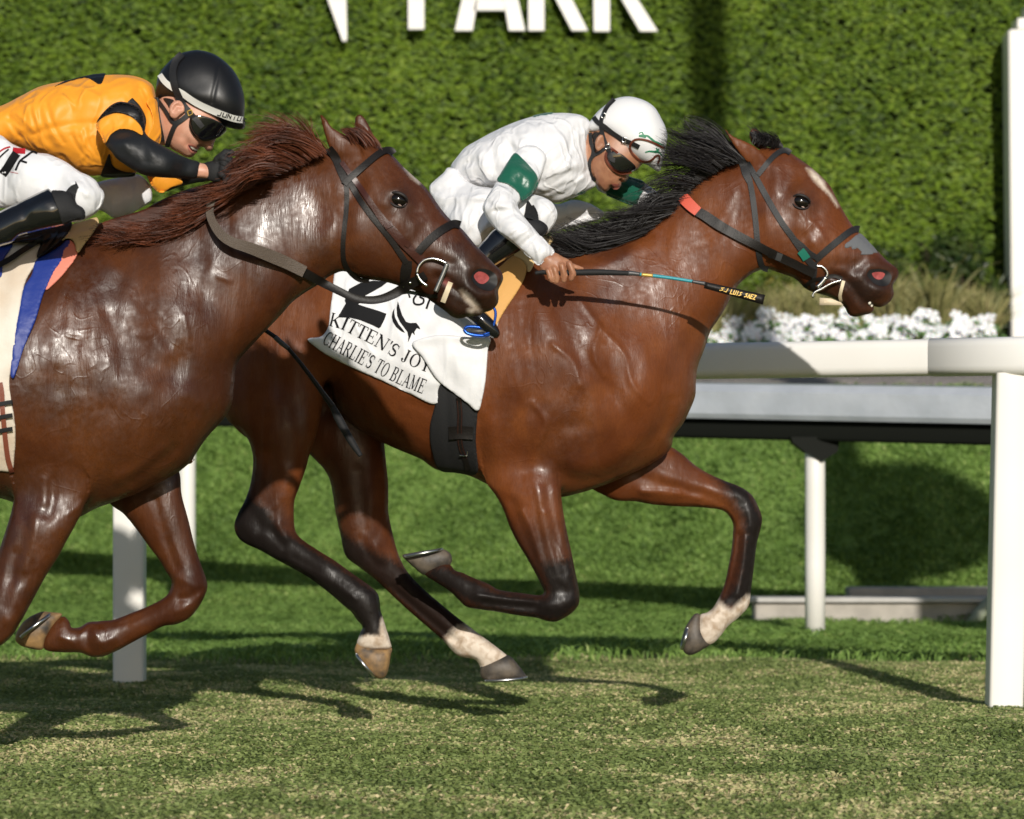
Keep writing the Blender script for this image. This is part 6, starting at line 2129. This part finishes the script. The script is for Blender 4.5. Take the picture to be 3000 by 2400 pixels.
dm = S_FAR.depth(*D_("1350,1270")[0], 10.1) - .012
M.tube([P3(*t, dm) for t in spline(D_("1322,1212 1360,1212 1398,1240 1412,1275 1400,1300"), 4, False)], .0042, 8)
M.build('bit_ring', M_METAL, br1)
M = Mesh()
M.tube([P3(*t, dm - .004) for t in spline(D_("1525,1322 1440,1350 1370,1390 1310,1420 1295,1450 1305,1462"), 4, False)], .0036, 8)
M.tube([P3(*t, dm - .002) for t in spline(D_("1400,1300 1370,1340 1330,1380"), 4, False)], .007, 8)
M.build('bit_lever', M_METAL, br1)
rb('lip_strap', "1230,1380 1290,1330 1370,1310 1460,1290 1530,1310", 30, M_LEATH, .004, .002)
rb('tongue_tie', "1540,1328 1522,1400 1512,1450 1520,1495", 26, M_CREAM, .003, .003)
M = Mesh()
dm2 = S_FAR.depth(*D_("1440,1430")[0], 10.15)
qs = [P3(*t, dm2 - .004 - .004 * (i % 2)) for i, t in enumerate(D_("1352,1462 1440,1468 1520,1500 1540,1522 1440,1520 1350,1520"))]
qb = [p + Vector((0, .003, 0)) for p in qs]
M.add(qs + qb, [(0, 1, 4, 5), (1, 2, 3, 4), (11, 10, 7, 6), (10, 9, 8, 7), (0, 6, 7, 1), (1, 7, 8, 2), (2, 8, 9, 3), (3, 9, 10, 4), (4, 10, 11, 5), (5, 11, 6, 0)])
M.build('tie_end', M_CREAM, br1)
M = Mesh()
for i, t in enumerate(D_("1745,1500 1760,1520")):
    M.ellipsoid(P3(*t, S_FAR.depth(*t, 10.15) - .000), .0055, .003, .0075, 8, 6)
M.build('teeth', M_TEETH, far_horse)

# bridle of the near horse
br2 = empty('bridle', "brown leather bridle with steel ring bit on the chestnut horse", 'bridle')
nb = lambda nm, pts, w_, mt=M_LEATH, th=.005, off=.001, key='B', k=2.695: rb(nm, pts, w_, mt, th, off, S_NEAR, br2, key, k)
nb('headpiece', "440,362 490,430 530,530 565,610", [60, 66, 60, 56])
nb('throat_latch', "570,600 582,700 578,850 562,1000 552,1150 562,1260 610,1345 680,1400 760,1412", 38)
nb('cheekpiece', "600,620 680,760 780,900 850,985 940,1100 1000,1190 1055,1272", 44)
nb('cheekpiece', "540,470 620,580 700,690 790,820 880,945 950,1020 1020,1100 1100,1180 1180,1262", [38, 42, 44, 46, 60, 72, 70, 66], M_BROWNL, .006, .004)
nb('browband', "560,645 590,610 660,550 740,480 820,415 880,380 930,378 955,405", 52, M_LEATH, .007, .004)
nb('noseband', "1140,1190 1200,1120 1280,1045 1360,990 1430,958 1480,968", 62, M_LEATH, .007, .003)
nb('cheekpiece', "1062,1250 1050,1330 1040,1400 1035,1450", [70, 90, 80, 60], M_LEATH, .003)
nb('rein', "1205,1365 1130,1410 1050,1455 960,1510 860,1550 760,1562 640,1545 520,1490 420,1440 320,1385 215,1325", [70, 80, 76, 66, 62, 60, 64, 70, 74], M_LEATH, .006, .008)
nb('chin_strap', "940,1530 1040,1500 1110,1505 1220,1530 1300,1530", 30, M_LEATH, .004, .004)
nb('strap_keeper', "900,950 920,990", 66, M_BROWNL, .004, .011)
nb('strap_keeper', "1050,1140 1080,1100", 40, M_BROWNL, .004, .011)
for c in ("1032,1450", "1083,1425"):
    q = T('B', c)[0]
    M = Mesh(); M.ellipsoid(P3(*q, S_NEAR.depth(*q, DN - .05) - .016), .0045, .003, .0045, 10, 6)
    M.build('rein_stud', M_METAL, br2)
dm = S_NEAR.depth(*T('B', "1240,1330")[0]) - .016
M = Mesh(); M.tube([P3(*t, dm) for t in spline(T('B', "1135,1350 1150,1295 1195,1248 1260,1234 1320,1248 1372,1272"), 4, False)], .0042, 8)
M.tube([P3(*t, dm) for t in spline(T('B', "1135,1350 1160,1400 1190,1430 1218,1450"), 4, False)], .0042, 8)
M.build('bit_ring', M_METAL, br2)
M = Mesh(); M.tube([P3(*t, dm - .003) for t in spline(T('B', "1375,1275 1345,1350 1310,1430 1282,1495"), 4, False)], .0065, 8)
M.build('bit_bar', mat("dull_steel", (0.25, .25, .24), .35, metal=.8), br2)
M = Mesh(); M.tube([P3(*t, dm - .004) for t in T('B', "1000,1105 1025,1130 1052,1085 1030,1060")], .0022, 6)
M.build('strap_buckle', M_METAL, br2)
nb('tongue_tie', "1402,1420 1375,1490 1340,1580", 40, M_CREAM, .003, .006)
rein2 = T('A', "1925,1502 1800,1440 1680,1390 1560,1345 1470,1315 1400,1270 1350,1200 1325,1130 1335,1060 1370,1000 1420,940 1470,890")
rP = spline(rein2, 6, False)
rd = [S_NEAR.depth(x, y, DN - .05) - .012 for x, y in rP]
for i in range(len(rd)):                                             # the loop of rein stands off the neck towards the hand
    t = i / (len(rd) - 1)
    rd[i] = min(rd[i], DN - .10) - .05 * math.sin(math.pi * min(1, t * 1.05)) ** 2 - .06 * max(0, t - .6)
ribbon('rein_grip', S_NEAR, rein2, [72 / 2.156, 80 / 2.156, 70 / 2.156, 56 / 2.156, 44 / 2.156, 50 / 2.156], M_RUBBER, br2, thick=.006, depth=[float(q) for q in np.interp(np.linspace(0, 1, 24), np.linspace(0, 1, len(rd)), rd)])

# near horse: saddle, cloths, pads
tow, tW, tQ = cut('saddle_cloth', VN, T('Q', "255,200 240,300 160,450 125,640 100,800 80,960 58,1060 68,1180 90,1300 98,1420 90,1560 75,1640 0,1640 -300,1640 -700,1500 -750,600 -700,150 -200,40 200,60"), M_TOWEL, None, .010, whi=DN, strk="Q 30 -6 : 60,300 20,600 30,900\nQ 30 6 : 110,300 60,600 60,800\nQ 24 -5 : 60,1080 50,1200")
tag(tow, "stained white saddle towel on the chestnut horse at the left edge", 'saddle cloth')
bl, bW, bQ = cut('blue_cloth', VN, T('Q', "445,185 400,290 330,400 300,470 275,520 220,700 150,860 100,1020 85,1055 65,1040 75,920 95,760 125,600 150,480 200,400 225,310 300,265 380,215 420,180"), M_BLUE, None, .015, whi=DN, strk="Q 26 -6 : 400,240 280,400 180,640 110,940\nQ 22 6 : 340,300 230,480 150,740\nQ 20 -4 : 220,420 170,600", smooth=3)
tag(bl, "royal blue saddle cover running down the chestnut horse's shoulder", 'saddle cloth')
cut('blue_panel', VN, T('Q', "-300,190 0,215 85,200 60,250 20,310 0,420 -300,500"), M_BLUE, bl, .015)
pk, pkW, pkQ = cut('salmon_pad', VN, T('A', "440,1300 475,1330 492,1385 420,1495 350,1572 284,1622 298,1550 330,1470 380,1390 420,1330"), M_PINKPAD, None, .011, smooth=3)
tag(pk, "salmon pink pad edge beside the blue cover on the chestnut horse", 'saddle pad')
ch, chW, chQ = cut('chamois', VN, T('A', "440,1180 600,1150 625,1190 580,1270 535,1325 490,1388 478,1350 465,1310 430,1290 380,1310 400,1270 440,1230"), M_TANPALE, None, .019, strk="A 14 5 : 580,1180 500,1260 480,1350\nA 14 -5 : 540,1170 460,1260", smooth=3)
tag(ch, "pale tan chamois at the withers of the chestnut horse", 'saddle pad')
sad, sW, sQ = cut('racing_saddle', VN, T('O', "910,1080 905,1130 885,1180 850,1240 780,1310 715,1370 620,1440 470,1535 480,1440 540,1320 400,1340 200,1340 0,1380 -1500,1200 -1500,700 -400,700 500,900"), M_LEATH, None, .03, smooth=3)
tag(sad, "small black racing saddle under the orange-clad jockey's boot", 'saddle')
S_N2 = Surf([(sW, sQ), (tW, tQ), (bW, bQ), (near_W, near_Q), (pkW, pkQ), (chW, chQ)])
for pts, w_ in (("-40,1640 120,1550 300,1430 480,1320 640,1235", 70), ("160,1330 300,1280 450,1260 620,1200", 44), ("560,1440 640,1320 700,1240 730,1170", 30)):
    ribbon('stirrup_leather', S_N2, T('O', pts), w_ / 4.312, M_LEATH, sad, thick=.006, off=.006)
ribbon('saddle_stitching', S_N2, T('O', "660,1270 720,1230 740,1290 770,1240 780,1280 820,1210"), 5 / 4.3, M_GREYS, sad, thick=.001, off=.001)
gir2 = empty('girth', "brown leather girth strap with black elastic at the left edge", 'girth')
ribbon('girth_strap', S_N2, T('Q', "0,1080 12,1150 15,1240 25,1350 35,1450 50,1560 75,1650"), 32 / 2.156, mat("tan_leather", (.2, .055, .03), .5, bump=(160, .3, .002)), gir2, thick=.005, off=.004)
for y in (1208, 1292, 1378):
    ribbon('elastic_loop', S_N2, T('Q', "-60,%d 0,%d 40,%d 80,%d" % (y + 20, y + 8, y, y - 6)), 26 / 2.156, M_CUFF, gir2, thick=.004, off=.010)

# whips
wh1 = empty('riding_whip', "black and teal riding whip with gilt lettering held out over the bay's neck", 'whip')
yw = DF - .395
N_ = lambda s: T('N', s)


def rod(nm, pts, r, mt, parent, D0=None, key='N', k=2.695, n=10):
    M = Mesh()
    D0 = yw if D0 is None else D0
    P = spline(T(key, pts), 4, False)
    rr = np.interp(np.linspace(0, 1, len(P)), np.linspace(0, 1, len(r)), r) / k * D0 / F
    M.tube([P3(x, y, D0) for x, y in P], list(rr), n)
    return M.build(nm, mt, parent)


rod('grip', "182,328 200,322 240,318 500,320 700,318 920,326", [14, 24, 24, 26, 23, 19], M_CUFF, wh1)
rod('collar', "915,326 950,326 1010,334", [21, 18, 15], M_GREYS, wh1)
rod('shaft', "1008,334 1120,346 1260,364 1425,390", [14, 14, 13, 13], M_TEAL, wh1)
rod('gilt_band', "1022,336 1112,345", [14.6, 14.6], M_BRASS, wh1)
rod('shaft_end', "1420,390 1525,408", [13, 17], M_GREYS, wh1)
M = Mesh()
for dy in (0, .014):
    pass
pa, pb = np.array(N_("1520,418")[0]), np.array(N_("1990,535")[0])
tv = (pb - pa) / np.linalg.norm(pb - pa); nv = np.array((-tv[1], tv[0]))
nn, vs = 14, []
for i in range(nn + 1):
    c = pa + (pb - pa) * i / nn
    hw = (26 + 14 * i / nn) / 2.695
    bend = .012 * math.sin(i / nn * 2.4)
    for a, b in ((-1, 0), (1, 0), (1, 1), (-1, 1)):
        vs.append(P3(*(c + nv * hw * a), yw - .004 + bend + .008 * b))
fs = []
for i in range(nn):
    for e in range(4):
        fs.append((i * 4 + e, i * 4 + (e + 1) % 4, i * 4 + 4 + (e + 1) % 4, i * 4 + 4 + e))
fs += [(3, 2, 1, 0), (nn * 4, nn * 4 + 1, nn * 4 + 2, nn * 4 + 3)]
M.add(vs, fs)
pop = M.build('flap', M_LEATH, wh1)
S_pop = Surf([(np.array([tuple(v) for v in vs]), np.array([f for f in fs]))])
# small gilt lettering on the flap: LUIS SAEZ-like row of capitals as printed
GL = {'L': [((0, 0), (0, 1)), ((0, 0), (.5, 0))], 'U': [((0, .1), (0, 1)), ((.55, .1), (.55, 1)), ((0, .05), (.55, .05))], 'I': [((.28, 0), (.28, 1))],
      'S': [((.5, .95), (.05, .8)), ((.05, .8), (.5, .3)), ((.5, .3), (0, .05))], 'A': [((0, 0), (.28, 1)), ((.28, 1), (.56, 0)), ((.1, .35), (.45, .35))],
      'E': [((0, 0), (0, 1)), ((0, 0), (.5, 0)), ((0, 1), (.5, 1)), ((0, .5), (.4, .5))], 'Z': [((0, 1), (.5, 1)), ((.5, 1), (0, 0)), ((0, 0), (.5, 0))],
      'J': [((.45, .1), (.45, 1)), ((.45, .05), (0, .1))], 'N': [((0, 0), (0, 1)), ((0, 1), (.5, 0)), ((.5, 0), (.5, 1))], 'O': [((0, 0), (0, 1)), ((.5, 0), (.5, 1)), ((0, 0), (.5, 0)), ((0, 1), (.5, 1))], 'R': [((0, 0), (0, 1)), ((0, 1), (.5, .8)), ((.5, .8), (0, .5)), ((.15, .5), (.55, 0))],
      'P': [((0, 0), (0, 1)), ((0, 1), (.5, .8)), ((.5, .8), (0, .45))], 'K': [((0, 0), (0, 1)), ((0, .4), (.5, 1)), ((.15, .5), (.55, 0))], ' ': []}


def small_text(nm, text, surf, a, b, h, w_, mt, parent, off=.001, italic=.2):
    a, b = np.array(a), np.array(b)
    L = np.linalg.norm(b - a)
    t = (b - a) / L
    n = np.array((t[1], -t[0]))
    adv = L / (len(text) * .8)
    polys = []
    for i, c in enumerate(text):
        for (u0, v0), (u1, v1) in GL.get(c, []):
            q0 = a + t * adv * (i * .8 + u0 + italic * v0) + n * h * v0
            q1 = a + t * adv * (i * .8 + u1 + italic * v1) + n * h * v1
            d_ = (q1 - q0) / (np.linalg.norm(q1 - q0) + 1e-9) * w_ * .4
            polys.append(bar(q0 - d_, q1 + d_, w_))
    return decals(nm, surf, polys, mt, parent, off, nsub=6)


small_text('gilt_lettering', "LUIS SAEZ", S_pop, N_("1722,486")[0], N_("1925,534")[0], 12, 2.6, M_BRASS, wh1)
small_text('gilt_lettering', "SJ", S_pop, N_("1640,462")[0], N_("1705,478")[0], 11, 2.2, M_BRASS, wh1)
small_text('helmet_lettering', "JUNIOR", Surf([(np.array([tuple(v.co) for v in band2.data.vertices]), np.array([tuple(p.vertices) for p in band2.data.polygons if len(p.vertices) == 4])), (h2W, h2Q)]),
           T('A', "1372,514")[0], T('A', "1560,560")[0], 12, 2.4, M_PRINT, helm2, .0025, .1)
wh2 = empty('riding_whip', "plain black riding whip hanging point down between the two horses", 'whip')
yv = 9.55
rod('shaft', "195,578 300,650", [17, 17], M_LEATH, wh2, yv, 'G')
rod('collar', "285,640 340,690 390,730", [20, 21, 18], M_GREYS, wh2, yv, 'G')
rod('wrapped_shaft', "385,725 480,840 580,970 660,1080 740,1190", [15, 16, 17, 19, 24], M_LEATH, wh2, yv, 'G')
P = spline(T('G', "385,725 480,840 580,970 660,1080 740,1190"), 3.2, False)
M = Mesh()
for i in range(0, len(P) - 1, 2):
    r_ = (15.5 + 8 * i / len(P)) / 2.695 * yv / F
    M.tube([P3(*P[i], yv), P3(*(P[i] * .6 + P[i + 1] * .4), yv)], r_ * 1.12, 8)
w_ = M.build('wrap_coils', M_CUFF, wh2); w_['kind'] = 'stuff'
rod('handle', "735,1180 790,1290 850,1400 910,1500 955,1570 962,1580", [22, 33, 33, 31, 27, 18], M_CUFF, wh2, yv, 'G')
# forelimb chestnut and small marks are sculpted; manes follow
M_MANE_B = mat("black_mane_hair", (0.010, 0.008, 0.008), 0.5, spec=0.3)
M_MANE_R = mat("red_mane_hair", (0.125, 0.034, 0.013), 0.5, spec=0.3, noise=(9, .9, (0.05, 0.014, 0.006)))


def hairs(name, guides, D, dep, n, mt, parent, wid=2.6, jit=22, curl=6.0, lenv=.35, thin_at=None):
    """strands from root to tip between neighbouring guide curves (pixels)"""
    gs = [spline(g, 10, False) for g in guides]
    gs = [np.array([[np.interp(t, np.linspace(0, 1, len(g)), g[:, 0]), np.interp(t, np.linspace(0, 1, len(g)), g[:, 1])] for t in np.linspace(0, 1, 9)]) for g in gs]
    M = Mesh()
    vs_all, fs_all = [], []
    r = np.random.default_rng(len(name) * 7 + n)
    K = 9
    nl = max(8, n // 16)
    locks = [(r.uniform(0, len(gs) - 1.001), r.normal(0, jit, 2), r.uniform(0, 6.28), r.uniform(2, 6), r.random(), r.normal(0, .02), r.uniform(-1, 1)) for _ in range(nl)]
    for i in range(n):
        lk = locks[r.integers(nl)]
        u = float(np.clip(lk[0] + r.normal(0, .16), 0, len(gs) - 1.001))
        if thin_at and thin_at[0] < u < thin_at[1] and r.random() < thin_at[2]:
            continue
        a = int(u); f = u - a
        g = gs[a] * (1 - f) + gs[a + 1] * f
        end = 1 - lenv * np.clip(lk[4] ** 2 + r.normal(0, .1), 0, 1)
        t = np.linspace(0, end, K)
        xs = np.interp(t, np.linspace(0, 1, 9), g[:, 0]); ys = np.interp(t, np.linspace(0, 1, 9), g[:, 1])
        jx, jy = lk[1] + r.normal(0, jit * .28, 2)
        ph, fr = lk[2] + r.normal(0, .35), lk[3]
        s_ = np.linspace(0, 1, K)
        xs = xs + jx * s_ ** 1.2 + curl * np.sin(ph + fr * s_ * 2) * s_ + r.normal(0, 6)
        ys = ys + jy * s_ ** 1.2 + curl * np.cos(ph + fr * s_ * 1.7) * s_ + r.normal(0, 4)
        d0 = D + dep[0] + np.clip(lk[6] + r.normal(0, .3), -1, 1) * dep[1]
        dd = d0 + (lk[5] + r.normal(0, .006) + dep[2]) * s_
        ww = wid * (r.uniform(.6, 1.3)) * (1 - s_ * .9) * np.clip(s_ * 5 + .12, 0, 1) + .3
        tx, ty = np.gradient(xs), np.gradient(ys)
        ln = np.hypot(tx, ty) + 1e-6
        nx, ny = -ty / ln, tx / ln
        tw = r.uniform(-.8, .8)
        b = len(vs_all)
        for k in range(K):
            for sg in (-1, 1):
                vs_all.append(((xs[k] + nx[k] * ww[k] * sg / 2), (ys[k] + ny[k] * ww[k] * sg / 2), dd[k] + sg * tw * ww[k] * .0006))
        for k in range(K - 1):
            fs_all.append((b + 2 * k, b + 2 * k + 1, b + 2 * k + 3, b + 2 * k + 2))
    o = mesh_np(name, world(np.array(vs_all)), np.array(fs_all), mt, parent)
    return o


X_ = lambda s: T('X', s)
core1, _, _, _ = solid('mane', DF, [Piece(T('C', "1090,1220 1200,1170 1350,1130 1500,1085 1650,1045 1780,1015 1880,985 1990,905 2100,790 2220,665 2400,560 2560,590 2420,690 2300,760 2180,870 2050,960 1870,1080 1700,1165 1500,1235 1300,1285 1150,1275"), (.22, -.06))], M_MANE_B, far_horse, s=3.5, ws=.004)
far_g = [X_("2172,470 2120,440 2060,420 1990,405"), X_("2140,480 2080,440 2020,425 1966,385"), X_("2100,495 2035,460 1985,450 1940,430"), X_("2070,520 2000,495 1945,505 1895,515"), X_("2030,555 1960,545 1905,570 1860,590"),
         X_("1995,590 1915,595 1850,625 1790,640"), X_("1960,625 1870,645 1790,660 1720,645"), X_("1920,655 1820,680 1740,695 1650,665"), X_("1880,685 1790,715 1700,720 1600,685"),
         X_("1830,710 1740,735 1660,725 1590,695"), X_("1770,728 1690,740 1640,728 1585,705"), X_("1700,738 1650,738 1620,725 1590,712")]
hairs('mane_strands', far_g, DF, (-.055, .05, -.03), 3000, M_MANE_B, core1, wid=2.2, jit=19, curl=9, lenv=.5, thin_at=(2.6, 5.2, .72))
hairs('mane_strands', [X_("2180,470 2110,400 2060,380 2010,385"), X_("2140,480 2060,420 2010,390 1990,330")], DF, (-.0, .04, 0), 160, M_MANE_B, core1, wid=2.2, jit=18, curl=9)
core2, _, _, _ = solid('mane', DN, [Piece(T('A', "585,1275 630,1200 750,1155 900,1110 1050,1040 1200,1000 1350,940 1480,870 1560,780 1640,690 1740,620 1880,600 1985,640 2040,720 1985,760 1700,890 1480,990 1320,1120 1200,1230 1000,1310 850,1330 680,1300"), (.22, -.07))], M_MANE_R, near_horse, s=3.5, ws=.004)
near_g = [T('A', t) for t in ("2050,745 2000,680 1880,630 1740,615 1620,610", "2030,755 1940,685 1800,640 1680,635 1600,665", "1985,780 1880,690 1740,660 1630,690 1550,770", "1920,815 1800,760 1660,750 1550,800 1490,870",
          "1830,850 1720,820 1590,850 1480,910 1380,950", "1740,890 1620,890 1500,940 1380,990 1260,1010", "1620,940 1500,970 1370,1030 1230,1070 1090,1080", "1500,1000 1380,1060 1240,1120 1090,1160 950,1170",
          "1400,1070 1280,1130 1130,1190 980,1220 820,1230", "1290,1160 1160,1210 1010,1250 860,1260 720,1250", "1160,1250 1030,1280 890,1290 760,1270 640,1270", "1000,1310 880,1310 760,1290 660,1280 585,1290", "850,1330 760,1310 680,1290 620,1280 575,1310")]
hairs('mane_strands', near_g, DN, (-.07, .045, -.035), 3800, M_MANE_R, core2, wid=2.3, jit=20, curl=8, lenv=.5)
hairs('mane_strands', [T('A', t) for t in ("2030,745 1990,660 1980,600 1960,560", "1990,760 1880,640 1760,560 1650,540", "1950,770 1800,640 1650,600 1560,640")], DN, (-.05, .05, 0), 140, M_MANE_R, core2, wid=2.0, jit=22, curl=12)
hairs('mane_strands', [T('A', t) for t in ("1720,750 1600,720 1500,750 1420,800", "1740,800 1610,790 1500,830 1400,890", "1720,850 1600,860 1480,900 1370,945", "1640,900 1540,910 1440,940 1340,960")], DN, (-.225, .02, -.01), 260, M_MANE_R, core2, wid=2.2, jit=16, curl=7, lenv=.5)
# forelocks
fl, _, _, _ = solid('forelock', DF, [Piece(D_("800,150 880,170 960,200 1030,225 1065,260 1062,290 1020,290 960,275 900,265 850,250 820,220"), (.55, .0))], M_MANE_B, far_horse, "D 12 -6 : 940,210 960,250\nD 12 -6 : 990,220 1000,270\nD 12 -6 : 1035,240 1030,280\nD 12 5 : 970,210 980,250", s=1.8, ws=.0025)
hairs('forelock_strands', [D_("830,250 850,190 830,130 775,75"), D_("870,250 900,190 880,150 840,110"), D_("960,270 990,215 960,190 900,160"), D_("1060,290 1040,240 990,215 930,190")], DF, (-.03, .02, 0), 110, M_MANE_B, fl, wid=2.2, jit=7, curl=4)
f2, _, _, _ = solid('forelock', DN, [Piece(T('B', "545,215 620,200 700,200 760,260 820,320 825,350 760,345 680,310 600,280"), (.6, .0))], M_MANE_R, near_horse, s=2.4, ws=.003)
hairs('forelock_strands', [T('B', "620,330 600,280 570,240 520,205"), T('B', "720,340 690,280 630,230 560,205"), T('B', "830,355 790,300 720,230 640,200")], DN, (-.045, .02, 0), 140, M_MANE_R, f2, wid=2.4, jit=6, curl=4)
# tails (streaming behind, mostly hidden)
hairs('tail', [X_("640,760 560,760 470,820 380,900"), X_("630,800 540,840 470,920 400,1000"), X_("625,830 560,900 500,990 460,1060")], DF, (0, .05, 0), 260, M_MANE_B, far_horse, wid=6, jit=24, curl=10)
hairs('tail', [X_("-1070,800 -1170,800 -1280,880 -1390,960"), X_("-1085,840 -1190,880 -1280,980 -1360,1080"), X_("-1090,870 -1170,950 -1250,1060 -1290,1140")], DN, (0, .05, 0), 260, M_MANE_R, near_horse, wid=6, jit=24, curl=10)
